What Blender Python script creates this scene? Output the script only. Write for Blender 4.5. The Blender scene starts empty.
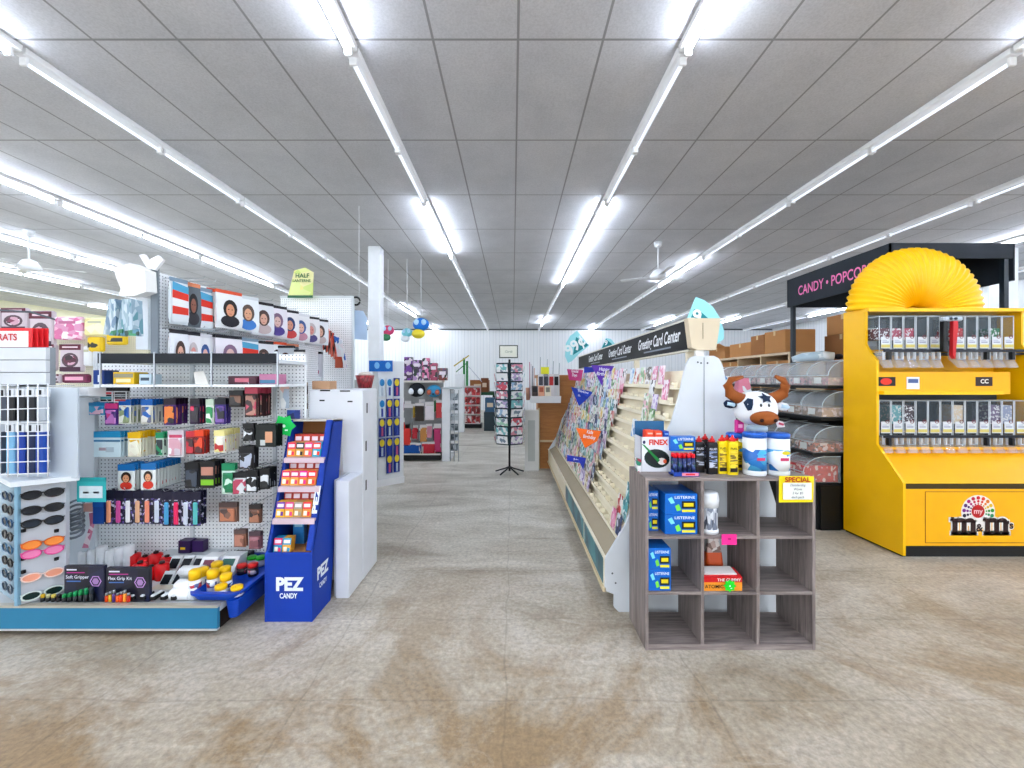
import bpy, math, random
from mathutils import Vector, Matrix
R = random.Random(7)
S = bpy.context.scene
COL = S.collection
F = 406.0; CX = 512.5; CY = 380.0; EYE = 1.44; CEIL = 3.88
# ---------------------------------------------------------------- camera, world, light, exposure
cam_d = bpy.data.cameras.new('camera'); cam = bpy.data.objects.new('camera', cam_d); COL.objects.link(cam)
cam.location = (0, 0, EYE); cam.rotation_euler = (math.radians(90), 0, 0)
cam_d.sensor_width = 36; cam_d.lens = 36 * F / 1024; cam_d.shift_y = -4 / 1024; cam_d.shift_x = -0.5 / 1024
cam_d.clip_start = 0.05; cam_d.clip_end = 100
S.camera = cam
w = bpy.data.worlds.new('world'); S.world = w; w.use_nodes = True
w.node_tree.nodes['Background'].inputs[0].default_value = (0.85, 0.92, 1, 1)
w.node_tree.nodes['Background'].inputs[1].default_value = 1.0
S.view_settings.view_transform = 'Standard'; S.view_settings.look = 'None'
S.view_settings.gamma = 1; S.view_settings.exposure = 0.58; S.view_settings.use_curve_mapping = False
S.cycles.use_denoising = True; S.cycles.max_bounces = 8; S.cycles.transparent_max_bounces = 24
S.cycles.caustics_reflective = False; S.cycles.caustics_refractive = False; S.cycles.sample_clamp_indirect = 6
TUBE = 56.0          # brightness of a lit fluorescent tube
def front_fill(x, wdt, e):   # daylight is an added area lamp lighting the shop from assumed front windows
    l = bpy.data.lights.new('window_daylight', 'AREA'); l.shape = 'RECTANGLE'; l.size = wdt; l.size_y = 2.3; l.energy = e; l.color = (0.9, 0.95, 1)
    o = bpy.data.objects.new('window_daylight', l); COL.objects.link(o); o.location = (x, -4.9, 1.7); o.rotation_euler = (math.radians(90), 0, 0)
    return o
for wx in (-10, -5, 0, 5, 9.5): front_fill(wx, 3.6, 58)

# ---------------------------------------------------------------- materials
INK = 1.22      # depth of the inks and paints
def srgb(c):
    if isinstance(c, str): c = tuple(int(c[i:i+2], 16) / 255 for i in (0, 2, 4))
    return tuple((x / 12.92 if x <= 0.04045 else ((x + 0.055) / 1.055) ** 2.4) ** INK for x in c) + (1,)
MC = {}
def mat(c, rough=0.5, metal=0, alpha=1, emit=0, spec=0.5):
    k = (c, rough, metal, alpha, emit)
    if k in MC: return MC[k]
    m = bpy.data.materials.new('m_' + str(c)); m.use_nodes = True
    nt = m.node_tree; b = nt.nodes['Principled BSDF']; col = srgb(c)
    n = nt.nodes.new('ShaderNodeTexNoise'); n.inputs['Scale'].default_value = 6
    tc = nt.nodes.new('ShaderNodeTexCoord'); nt.links.new(tc.outputs['Object'], n.inputs['Vector'])
    mx = nt.nodes.new('ShaderNodeMix'); mx.data_type = 'RGBA'
    mx.inputs[6].default_value = tuple(x * 0.9 for x in col[:3]) + (1,); mx.inputs[7].default_value = tuple(min(1, x * 1.06) for x in col[:3]) + (1,)
    nt.links.new(n.outputs['Fac'], mx.inputs[0]); nt.links.new(mx.outputs[2], b.inputs['Base Color'])
    b.inputs['Specular IOR Level'].default_value = 0.3
    b.inputs['Roughness'].default_value = rough; b.inputs['Metallic'].default_value = metal; b.inputs['Alpha'].default_value = alpha
    if emit:
        b.inputs['Emission Color'].default_value = col; b.inputs['Emission Strength'].default_value = emit
    MC[k] = m; return m
def art(cols, scale=18, stretch=(1, 1, 1), rough=0.35, name='art', seed=0, rand=True):
    """printed packaging: irregular patches of flat ink"""
    k = ('art', tuple(cols), scale, stretch, rough, seed)
    if k in MC: return MC[k]
    m = bpy.data.materials.new(name); m.use_nodes = True; nt = m.node_tree; b = nt.nodes['Principled BSDF']
    tc = nt.nodes.new('ShaderNodeTexCoord'); mp = nt.nodes.new('ShaderNodeMapping'); mp.inputs['Scale'].default_value = stretch
    mp.inputs['Location'].default_value = (seed * 1.7, seed * .9, seed * 2.3)
    nt.links.new(tc.outputs['Object'], mp.inputs['Vector'])
    v = nt.nodes.new('ShaderNodeTexVoronoi'); v.inputs['Scale'].default_value = scale
    vec = mp.outputs['Vector']
    if rand:
        oi = nt.nodes.new('ShaderNodeObjectInfo'); ad = nt.nodes.new('ShaderNodeVectorMath'); ad.operation = 'ADD'
        ms = nt.nodes.new('ShaderNodeMath'); ms.operation = 'MULTIPLY'; ms.inputs[1].default_value = 40
        nt.links.new(oi.outputs['Random'], ms.inputs[0]); nt.links.new(vec, ad.inputs[0]); nt.links.new(ms.outputs[0], ad.inputs[1]); vec = ad.outputs[0]
    nt.links.new(vec, v.inputs['Vector'])
    sp = nt.nodes.new('ShaderNodeSeparateColor'); nt.links.new(v.outputs['Color'], sp.inputs[0])
    r = nt.nodes.new('ShaderNodeValToRGB'); r.color_ramp.interpolation = 'CONSTANT'
    el = r.color_ramp.elements
    while len(el) < len(cols): el.new(0.5)
    for i, c in enumerate(cols): el[i].position = i / len(cols); el[i].color = srgb(c)
    nt.links.new(sp.outputs[0], r.inputs[0]); nt.links.new(r.outputs[0], b.inputs['Base Color']); b.inputs['Roughness'].default_value = rough
    MC[k] = m; return m
def nodes(name):
    m = bpy.data.materials.new(name); m.use_nodes = True; nt = m.node_tree
    return m, nt, nt.nodes['Principled BSDF']
def clear(c='eef4f8', alpha=0.22, rough=0.06):
    return mat(c, rough, 0, alpha)
def ramp(nt, pts, src, interp='LINEAR'):
    r = nt.nodes.new('ShaderNodeValToRGB'); r.color_ramp.interpolation = interp; el = r.color_ramp.elements
    while len(el) < len(pts): el.new(0.5)
    for i, (p, c) in enumerate(pts): el[i].position = p; el[i].color = srgb(c)
    nt.links.new(src, r.inputs[0]); return r.outputs[0]
def mix(nt, a, b, f, mode='MIX'):
    mx = nt.nodes.new('ShaderNodeMix'); mx.data_type = 'RGBA'; mx.blend_type = mode
    for i, s in ((6, a), (7, b), (0, f)):
        if hasattr(s, 'links') or hasattr(s, 'is_linked'): nt.links.new(s, mx.inputs[i])
        else: mx.inputs[i].default_value = s if i == 0 else srgb(s)
    return mx.outputs[2]
def noise(nt, vec, sc, det=6, rough=0.6, dist=0):
    n = nt.nodes.new('ShaderNodeTexNoise'); n.inputs['Scale'].default_value = sc; n.inputs['Detail'].default_value = det
    n.inputs['Roughness'].default_value = rough; n.inputs['Distortion'].default_value = dist; nt.links.new(vec, n.inputs['Vector']); return n.outputs['Fac']
def bump(nt, b, h, s=0.2, d=0.01):
    bp = nt.nodes.new('ShaderNodeBump'); bp.inputs['Strength'].default_value = s; bp.inputs['Distance'].default_value = d
    nt.links.new(h, bp.inputs['Height']); nt.links.new(bp.outputs[0], b.inputs['Normal'])
def mapped(nt, scale=(1, 1, 1), loc=(0, 0, 0), rot=(0, 0, 0)):
    tc = nt.nodes.new('ShaderNodeTexCoord'); mp = nt.nodes.new('ShaderNodeMapping'); mp.inputs['Scale'].default_value = scale
    mp.inputs['Location'].default_value = loc; mp.inputs['Rotation'].default_value = rot
    nt.links.new(tc.outputs['Object'], mp.inputs['Vector']); return mp.outputs[0]
def concrete():
    m, nt, b = nodes('worn_concrete')
    v = mapped(nt); vs = mapped(nt, (1, 2.6, 1), rot=(0, 0, 0.25))
    base = ramp(nt, [(0.3, 'b4aea2'), (0.43, 'dad6ca'), (0.56, 'eeebe1'), (0.7, 'faf8f1')], noise(nt, vs, 1.1, 9, 0.66, 0.6))
    brown = ramp(nt, [(0.46, '000000'), (0.56, 'ffffff')], noise(nt, v, 0.75, 9, 0.7, 0.8))
    c = mix(nt, base, '7d5d3e', 0.0); 
    # brown wear, strongest near the front of the shop
    sep = nt.nodes.new('ShaderNodeSeparateXYZ'); nt.links.new(v, sep.inputs[0])
    mr = nt.nodes.new('ShaderNodeMapRange'); mr.inputs[1].default_value = 4.4; mr.inputs[2].default_value = 1.6; mr.inputs[3].default_value = 0.10; mr.inputs[4].default_value = 0.95
    nt.links.new(sep.outputs[1], mr.inputs[0])
    mu = nt.nodes.new('ShaderNodeMath'); mu.operation = 'MULTIPLY'
    ml = nt.nodes.new('ShaderNodeMath'); ml.operation = 'MULTIPLY_ADD'; ml.inputs[1].default_value = 0.42; ml.inputs[2].default_value = 0.56
    nt.links.new(brown, ml.inputs[0]); nt.links.new(mr.outputs[0], mu.inputs[0]); nt.links.new(ml.outputs[0], mu.inputs[1])
    c = mix(nt, base, 'a0855e', mu.outputs[0])
    sc = ramp(nt, [(0.56, '000000'), (0.66, 'bbbbbb')], noise(nt, vs, 1.7, 14, 0.8, 1.2))
    c = mix(nt, c, 'e6e0d4', sc)
    dk_ = ramp(nt, [(0.30, '999999'), (0.42, '000000')], noise(nt, vs, 1.9, 12, 0.75, 0.8)); c = mix(nt, c, '857c6e', dk_)
    br = nt.nodes.new('ShaderNodeTexBrick'); br.offset = 0; 
    nn = nt.nodes.new('ShaderNodeTexNoise'); nn.inputs['Scale'].default_value = 3; nn.inputs['Detail'].default_value = 5; nt.links.new(v, nn.inputs['Vector'])
    vm = nt.nodes.new('ShaderNodeVectorMath'); vm.operation = 'MULTIPLY_ADD'; vm.inputs[1].default_value = (0.07, 0.07, 0); nt.links.new(nn.outputs['Color'], vm.inputs[0]); nt.links.new(v, vm.inputs[2]); nt.links.new(vm.outputs[0], br.inputs['Vector'])
    br.inputs['Scale'].default_value = 1; br.inputs['Mortar Size'].default_value = 0.008; br.inputs['Mortar Smooth'].default_value = 0.8
    br.inputs['Brick Width'].default_value = 0.92; br.inputs['Row Height'].default_value = 0.62
    ln = nt.nodes.new('ShaderNodeMath'); ln.operation = 'MULTIPLY'; ln.inputs[1].default_value = 0.2; nt.links.new(br.outputs['Fac'], ln.inputs[0])
    c = mix(nt, c, '4a4238', ln.outputs[0])
    fine = ramp(nt, [(0.3, 'b4b4b4'), (0.65, 'ffffff')], noise(nt, v, 38, 6, 0.7))
    c = mix(nt, c, fine, 0.75, 'MULTIPLY')
    nt.links.new(c, b.inputs['Base Color'])
    rr = nt.nodes.new('ShaderNodeMapRange'); rr.inputs[3].default_value = 0.28; rr.inputs[4].default_value = 0.6
    nt.links.new(noise(nt, v, 2.2, 8), rr.inputs[0]); nt.links.new(rr.outputs[0], b.inputs['Roughness'])
    bump(nt, b, noise(nt, v, 22, 8, 0.7), 0.25, 0.004)
    return m
def grain(c1, c2, sc=(30, 30, 2.2), rough=0.55):
    k = ('grain', c1, c2, sc)
    if k in MC: return MC[k]
    m, nt, b = nodes('wood_grain'); v = mapped(nt, sc)
    c = ramp(nt, [(0.3, c1), (0.7, c2)], noise(nt, v, 1.3, 8, 0.65, 0.5)); nt.links.new(c, b.inputs['Base Color']); b.inputs['Roughness'].default_value = rough
    MC[k] = m; return m
def pegmat(c='f8fafb', hole='6f787e', pitch=0.0254, plane='xz'):
    k = ('peg', c, plane)
    if k in MC: return MC[k]
    m, nt, b = nodes('pegboard'); v = mapped(nt, (1 / pitch,) * 3)
    fr = nt.nodes.new('ShaderNodeVectorMath'); fr.operation = 'FRACTION'; nt.links.new(v, fr.inputs[0])
    sb = nt.nodes.new('ShaderNodeVectorMath'); sb.operation = 'SUBTRACT'; sb.inputs[1].default_value = (.5, .5, .5); nt.links.new(fr.outputs[0], sb.inputs[0])
    mu = nt.nodes.new('ShaderNodeVectorMath'); mu.operation = 'MULTIPLY'; mu.inputs[1].default_value = (1, 0, 1) if plane == 'xz' else (0, 1, 1); nt.links.new(sb.outputs[0], mu.inputs[0])
    ln = nt.nodes.new('ShaderNodeVectorMath'); ln.operation = 'LENGTH'; nt.links.new(mu.outputs[0], ln.inputs[0])
    cc = ramp(nt, [(0, hole), (0.17, c)], ln.outputs['Value'], 'CONSTANT')
    nt.links.new(cc, b.inputs['Base Color']); b.inputs['Roughness'].default_value = 0.5; MC[k] = m; return m
def siding():
    m, nt, b = nodes('ribbed_metal_siding'); v = mapped(nt, (1, 1, 1))
    sp = nt.nodes.new('ShaderNodeSeparateXYZ'); nt.links.new(v, sp.inputs[0])
    ad = nt.nodes.new('ShaderNodeMath'); ad.operation = 'ADD'; nt.links.new(sp.outputs[0], ad.inputs[0]); nt.links.new(sp.outputs[1], ad.inputs[1])
    mp = nt.nodes.new('ShaderNodeMath'); mp.operation = 'MULTIPLY'; mp.inputs[1].default_value = 1 / 0.3; nt.links.new(ad.outputs[0], mp.inputs[0])
    fr = nt.nodes.new('ShaderNodeMath'); fr.operation = 'FRACT'; nt.links.new(mp.outputs[0], fr.inputs[0])
    c = ramp(nt, [(0, 'd0d5da'), (0.08, 'f4f7fa'), (0.5, 'f6f8fa'), (0.6, 'e8ecf0'), (0.68, 'f6f8fa')], fr.outputs[0])
    nt.links.new(c, b.inputs['Base Color']); b.inputs['Roughness'].default_value = 0.4
    bump(nt, b, fr.outputs[0], 0.3, 0.02); return m
def tile_m():
    m, nt, b = nodes('ceiling_tile'); v = mapped(nt)
    c = ramp(nt, [(0.3, 'cfd1d6'), (0.7, 'dfe0e4')], noise(nt, v, 1.5, 8, 0.7))
    f = ramp(nt, [(0.35, 'c8c8c8'), (0.6, 'ffffff')], noise(nt, v, 60, 4, 0.7))
    c = mix(nt, c, f, 0.3, 'MULTIPLY')
    v2 = mapped(nt, (1, 1, 1), (0.57, -4.13, 0))
    br = nt.nodes.new('ShaderNodeTexBrick'); br.offset = 0; nt.links.new(v2, br.inputs['Vector'])
    br.inputs['Scale'].default_value = 1; br.inputs['Brick Width'].default_value = 0.61; br.inputs['Row Height'].default_value = 1.22
    br.inputs['Mortar Size'].default_value = 0.010; br.inputs['Mortar Smooth'].default_value = 0.2
    c = mix(nt, c, 'a2a3a6', br.outputs['Fac'])
    # stains
    s = ramp(nt, [(0.70, '000000'), (0.78, '888888')], noise(nt, v, 0.8, 3, 0.5)); c = mix(nt, c, 'c8c4bc', s)
    nt.links.new(c, b.inputs['Base Color']); b.inputs['Roughness'].default_value = 0.8
    bump(nt, b, noise(nt, v, 45, 3), 0.06, 0.003); return m

WHITE = mat('eef1f4', 0.4); BLACK = mat('17191c', 0.45); STEEL = mat('b9bec4', 0.35, 0.7); GREY = mat('a9b1b8', 0.5)
YEL = mat('ffcb0c', 0.35); YEL2 = mat('f6bd0c', 0.45); CLR = clear(); CLRG = clear('c9d6df', 0.3)
CARDB = mat('b98a5a', 0.8); CARDB2 = mat('a3754a', 0.8); CREAM = mat('efe6cf', 0.55); OAK = grain('a9733a', 'c08a4c', (3, 3, 22))
PZB = mat('0c47a8', 0.6); CYAN = mat('3a88a8', 0.5); PEG = pegmat(); PEGY = pegmat(plane='yz')
GWOOD = grain('6c6260', 'a89d98', (3, 40, 40)); GWOODV = grain('6c6260', 'a89d98', (40, 40, 2.5))
NAVY = mat('1c2440', 0.4)

# ---------------------------------------------------------------- mesh building
def mget(m): return m
class MB:
    def __init__(s): s.v = []; s.f = []; s.m = []; s.ms = []; s.sm = []
    def mi(s, m):
        if m not in s.ms: s.ms.append(m)
        return s.ms.index(m)
    def add(s, vs, fs, m, smooth=False):
        o = len(s.v); s.v += [tuple(p) for p in vs]; k = s.mi(m)
        for f in fs: s.f.append(tuple(i + o for i in f)); s.m.append(k); s.sm.append(smooth)
        return s
    def box(s, x0, x1, y0, y1, z0, z1, m, bev=0.0):
        if bev > 0:
            b = min(bev, (x1-x0)/2.2, (y1-y0)/2.2, (z1-z0)/2.2)
            prof = [(x0+b, y0), (x1-b, y0), (x1, y0+b), (x1, y1-b), (x1-b, y1), (x0+b, y1), (x0, y1-b), (x0, y0+b)]
            cx, cy = (x0+x1)/2, (y0+y1)/2
            def ins(p): return (cx+(p[0]-cx)*(1-2*b/(x1-x0)), cy+(p[1]-cy)*(1-2*b/(y1-y0)))
            rings = [[ins(p)+(z0,) for p in prof], [p+(z0+b,) for p in prof], [p+(z1-b,) for p in prof], [ins(p)+(z1,) for p in prof]]
            return s.loft(rings, m, cap=True)
        vs = [(x, y, z) for x in (x0, x1) for y in (y0, y1) for z in (z0, z1)]
        return s.add(vs, [(0, 1, 3, 2), (4, 6, 7, 5), (0, 4, 5, 1), (2, 3, 7, 6), (0, 2, 6, 4), (1, 5, 7, 3)], m)
    def loft(s, rings, m, cap=True, smooth=False, closed=True):
        n = len(rings[0]); vs = [p for r in rings for p in r]; fs = []
        for i in range(len(rings)-1):
            for j in range(n if closed else n-1):
                k = (j+1) % n; fs.append((i*n+j, i*n+k, (i+1)*n+k, (i+1)*n+j))
        if cap: fs.append(tuple(range(n-1, -1, -1))); fs.append(tuple((len(rings)-1)*n+j for j in range(n)))
        return s.add(vs, fs, m, smooth)
    def prism(s, prof, ax, a, b, m):
        """profile in the two other axes (x: yz, y: xz, z: xy) swept along ax from a to b"""
        def P(p, t): return {'x': (t, p[0], p[1]), 'y': (p[0], t, p[1]), 'z': (p[0], p[1], t)}[ax]
        return s.loft([[P(p, a) for p in prof], [P(p, b) for p in prof]], m)
    def tube(s, pts, r, m, n=8, cap=True):
        pts = [Vector(p) for p in pts]; rings = []
        rr = r if isinstance(r, (list, tuple)) else [r]*len(pts)
        t0 = (pts[1]-pts[0]).normalized(); ref = Vector((0, 0, 1)) if abs(t0.z) < 0.9 else Vector((0, 1, 0))
        for i, p in enumerate(pts):
            t = (pts[min(i+1, len(pts)-1)]-pts[max(i-1, 0)]).normalized()
            a = t.cross(ref); 
            if a.length < 1e-4: a = t.cross(Vector((1, 0, 0)))
            a.normalize(); b = t.cross(a).normalized(); ref = a.cross(t).normalized() if False else ref
            rings.append([tuple(p+a*math.cos(2*math.pi*j/n)*rr[i]+b*math.sin(2*math.pi*j/n)*rr[i]) for j in range(n)])
        return s.loft(rings, m, cap, True)
    def lathe(s, prof, c, m, n=16, axis='z', sx=1, sy=1):
        rings = []
        for r, h in prof:
            ring = []
            for j in range(n):
                a = 2*math.pi*j/n; x, y = r*math.cos(a)*sx, r*math.sin(a)*sy
                ring.append({'z': (c[0]+x, c[1]+y, c[2]+h), 'y': (c[0]+x, c[1]+h, c[2]+y), 'x': (c[0]+h, c[1]+x, c[2]+y)}[axis])
            rings.append(ring)
        return s.loft(rings, m, True, True)
    def ball(s, c, rx, ry, rz, m, n=16, k=10):
        prof = []
        rings = []
        for i in range(k+1):
            t = -math.pi/2+math.pi*i/k; cr = max(math.cos(t), 0.02)
            rings.append([(c[0]+rx*cr*math.cos(2*math.pi*j/n), c[1]+ry*cr*math.sin(2*math.pi*j/n), c[2]+rz*math.sin(t)) for j in range(n)])
        return s.loft(rings, m, True, True)
    def slab(s, pts, th, nrm, m):
        """flat outline given thickness th against direction nrm"""
        nv = Vector(nrm).normalized()*th
        return s.loft([[tuple(p) for p in pts], [tuple(Vector(p)-nv) for p in pts]], m)
    def bar(s, a, b, wd, m):
        return s.tube([a, b], wd, m, 6)
    def text(s, txt, o, right, up, size, m, bold=0.0, depth=0.002, shear=0, align='CENTER', width=None):
        vs, fs = glyphs(txt, bold, shear, align)
        r = Vector(right).normalized(); u = Vector(up).normalized(); nn = r.cross(u); o = Vector(o)
        k = size
        if width:
            xs = [p[0] for p in vs]; kx = width/(max(xs)-min(xs))
        else: kx = size
        vv = [tuple(o+r*p[0]*kx+u*p[1]*k+nn*(depth if p[2] > -9 else 0)) for p in vs]
        return s.add(vv, fs, m)
    def ellipse(s, o, right, up, rx, ry, m, n=14, depth=0.0):
        r = Vector(right).normalized(); u = Vector(up).normalized(); nn = r.cross(u); o = Vector(o)+nn*depth
        return s.add([tuple(o+r*rx*math.cos(2*math.pi*i/n)+u*ry*math.sin(2*math.pi*i/n)) for i in range(n)], [tuple(range(n))], m)
    def rect(s, o, right, up, wd, h, m, depth=0.0):
        r = Vector(right).normalized(); u = Vector(up).normalized(); nn = r.cross(u); o = Vector(o)+nn*depth
        return s.add([tuple(o+r*a*wd/2+u*b*h/2) for a, b in ((-1, -1), (1, -1), (1, 1), (-1, 1))], [(0, 1, 2, 3)], m)
    def mesh(s, name, off=(0, 0, 0)):
        me = bpy.data.meshes.new(name)
        me.from_pydata([(a-off[0], b-off[1], c-off[2]) for a, b, c in s.v], [], s.f)
        for m in s.ms: me.materials.append(m)
        me.polygons.foreach_set('material_index', s.m); me.polygons.foreach_set('use_smooth', s.sm); me.update(); return me
    def obj(s, name, parent=None, loc=None):
        off = (0, 0, 0)
        if parent is not None:
            p = parent; off = Vector((0, 0, 0))
            while p is not None: off = off + p.location; p = p.parent
            off = tuple(off)
        elif loc is not None: off = loc
        o = bpy.data.objects.new(name, s.mesh(name, off)); COL.objects.link(o)
        if parent is not None: o.parent = parent
        elif loc is not None: o.location = loc
        return o
GC = {}
def glyphs(txt, bold, shear, align):
    k = (txt, bold, shear, align)
    if k in GC: return GC[k]
    cu = bpy.data.curves.new('t', 'FONT'); cu.body = txt; cu.size = 1; cu.offset = bold; cu.shear = shear; cu.align_x = align; cu.align_y = 'CENTER'; cu.resolution_u = 3
    o = bpy.data.objects.new('t', cu); COL.objects.link(o); dg = bpy.context.evaluated_depsgraph_get()
    me = bpy.data.meshes.new_from_object(o.evaluated_get(dg)); vs = [tuple(v.co) for v in me.vertices]; fs = [tuple(p.vertices) for p in me.polygons]
    bpy.data.objects.remove(o); bpy.data.curves.remove(cu); bpy.data.meshes.remove(me)
    GC[k] = (vs, fs); return GC[k]
def P(u, v, Y): return ((u-CX)*Y/F, Y, EYE+(CY-v)*Y/F)
def px(u, Y): return (u-CX)*Y/F
def pz(v, Y): return EYE+(CY-v)*Y/F
def tag(o, label, cat, group=None, kind=None):
    o['label'] = label; o['category'] = cat
    if group: o['group'] = group
    if kind: o['kind'] = kind
    return o
def thing(name, label, cat, loc=(0, 0, 0), group=None, rotz=0):
    o = bpy.data.objects.new(name, None); COL.objects.link(o); o.location = loc; o.rotation_euler = (0, 0, rotz); o.empty_display_size = 0.05
    return tag(o, label, cat, group)
def copy_tree(o, parent=None):
    c = o.copy(); COL.objects.link(c)
    if parent is not None: c.parent = parent
    for ch in list(o.children): copy_tree(ch, c)
    return c
def dup(o, loc, label=None, rotz=None, group=None):
    c = copy_tree(o); c.location = loc
    if rotz is not None: c.rotation_euler = (0, 0, rotz)
    if label: c['label'] = label
    if group: c['group'] = group
    return c
LATER = []
def struct(name, mb): o = mb.obj(name); o['kind'] = 'structure'; return o
ORD = ['first', 'second', 'third', 'fourth', 'fifth', 'sixth', 'seventh', 'eighth', 'ninth', 'tenth', 'eleventh', 'twelfth', 'thirteenth', 'fourteenth', 'fifteenth', 'sixteenth', 'seventeenth', 'eighteenth', 'nineteenth', 'twentieth'] + ['twenty-' + x for x in ('first', 'second', 'third', 'fourth', 'fifth', 'sixth', 'seventh', 'eighth', 'ninth')] + ['thirtieth']

# ================================================================ the setting
XL, XR, YB, YF = -15.6, 12.4, 19.4, -5.0
SID = siding()
struct('floor', MB().box(XL, XR, YF, YB, -0.1, 0, concrete()))
struct('ceiling', MB().box(XL, XR, YF, YB, CEIL, CEIL+0.1, tile_m()))
struct('wall_back', MB().box(XL, XR, YB, YB+0.15, 0, CEIL, SID))
struct('wall_left', MB().box(XL-0.15, XL, YF, YB, 0, CEIL, mat('e6e2c4', 0.6)))
struct('wall_right', MB().box(XR, XR+0.15, YF, YB, 0, CEIL, SID))
wf = MB(); wm = mat('d9dadb', 0.6)
wf.box(XL, XR, YF-0.2, YF, 0, 0.5, wm).box(XL, XR, YF-0.2, YF, 2.9, CEIL, wm)
wins = [(-12, -8), (-7, -3), (-2, 2), (3, 7), (7.8, 11.3)]  # assumed openings, out of view, put in for frontal light
prev = XL
for a, b in wins: wf.box(prev, a, YF-0.2, YF, 0.5, 2.9, wm); prev = b
wf.box(prev, XR, YF-0.2, YF, 0.5, 2.9, wm); struct('wall_front', wf)
for i, (a, b) in enumerate(wins):
    g = MB().box(a, b, YF-0.11, YF-0.10, 0.5, 2.9, clear('dfeaf0', 0.12)); struct('window_%d' % (i+1), g)
struct('trim_1', MB().box(XL, XR, YB-0.03, YB, CEIL-0.06, CEIL, mat('6d7074', 0.6)))
# steel column
for i, (x, y, wd, nm) in enumerate([(px(376, 7.5), 7.5, 0.22, 'white'), (9.2, 7.6, 0.25, 'white')]):
    t = thing('column', ['white square column rising behind the left-hand shelving', 'white square column behind the black candy canopy'][i], 'column', (x, y, 0))
    MB().box(x-wd/2, x+wd/2, y-wd/2, y+wd/2, 0.02, CEIL, WHITE, 0.01).obj('shaft', t)
    MB().box(x-wd/2-0.03, x+wd/2+0.03, y-wd/2-0.03, y+wd/2+0.03, 0.0, 0.12, WHITE).obj('base_collar', t)

# ---------------------------------------------------------------- ceiling lights
LY = [0.53+2.44*k for k in range(-2, 8)]; LX = [0.04+(k+0.5)*2.44 for k in range(-6, 5)]
def lit(x, y):
    if y < 1: return True
    k = round((x-1.26)/2.44); yy = round((y-0.53)/2.44)     # yy: 1=2.97, 2=5.41, 3=7.85, 4=10.29, 5=12.73, 6=15.17, 7=17.6
    t = {-1: [2], 0: [2, 3, 6], -2: [5, 7], 1: [3, 7], 2: [6], 3: [1, 2, 3, 6], 4: [1, 4, 5]}  # some rear entries switched on only as added light for the far wall
    if k <= -3: return yy <= 3 or yy >= 5  # rear left fixtures likewise lit as added fill
    return yy in t.get(k, [])
housing_m = mat('f4f5f6', 0.35); tube_off_glow = mat('eef4ff', 0.2, 0, 1, 0.6); sock_m = mat('f2f3f4', 0.4)  # unlit tubes carry a faint added glow that brightens the room
tube_on = mat('eaf2ff', 0.3, 0, 1, TUBE)
def fixture(on):
    t = thing('ceiling_light', 'x', 'ceiling light', (0, 0, 0), 'fluorescent strips on the ceiling')
    h = MB().prism([(-0.05, 0), (-0.045, -0.04), (-0.025, -0.05), (0.025, -0.05), (0.045, -0.04), (0.05, 0)], 'y', 0.01, 2.43, housing_m); hs = h.obj('housing', t)
    for k in (0, 1):
        y0 = 0.04+k*1.19
        MB().tube([(0, y0, -0.085), (0, y0+1.15, -0.085)], 0.0145, tube_on if on else tube_off_glow, 10).obj('tube', t)
        for q in (y0-0.012, y0+1.145): MB().box(-0.028, 0.028, q, q+0.02, -0.112, -0.05, sock_m, 0.004).obj('socket', hs)
    return t
fx = {True: fixture(True), False: fixture(False)}; used = set()
rown = {}
for i, x in enumerate(LX):
    for j, y in enumerate(LY):
        on = lit(x, y); lab = '%s fluorescent strip light, %s row from the left wall, %s from the back wall' % ('brightly glowing' if on else 'dim', ORD[i], ORD[len(LY)-1-j])
        if on not in used: used.add(on); o = fx[on]; o.location = (x, y, CEIL-0.001); o['label'] = lab
        else: dup(fx[on], (x, y, CEIL-0.001), lab)
# ceiling fans
def fan(x, y, lab):
    t = thing('ceiling_fan', lab, 'ceiling fan', (x, y, CEIL), 'ceiling fans')
    MB().lathe([(0.07, 0), (0.06, -0.07), (0.02, -0.1)], (x, y, CEIL), WHITE).obj('canopy_cup', t)
    MB().tube([(x, y, CEIL-0.08), (x, y, CEIL-0.5)], 0.014, WHITE).obj('downrod', t)
    MB().lathe([(0.03, 0.04), (0.08, 0.02), (0.13, -0.06), (0.13, -0.11), (0.06, -0.14)], (x, y, CEIL-0.52), WHITE).obj('motor', t)
    for k in range(3):
        a = 0.5+k*2*math.pi/3; d = Vector((math.cos(a), math.sin(a), 0)); n = Vector((-d.y, d.x, 0.12))
        c = Vector((x, y, CEIL-0.6)); MB().slab([c+d*0.12-n*0.03, c+d*0.66-n*0.06, c+d*0.66+n*0.06, c+d*0.12+n*0.03], 0.006, (0, 0, 1), WHITE).obj('blade', t)
fan(px(658, 7.2), 7.2, 'white three-blade ceiling fan right of the aisle'); fan(px(29, 6.6), 6.6, 'white three-blade ceiling fan at far left')

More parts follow.
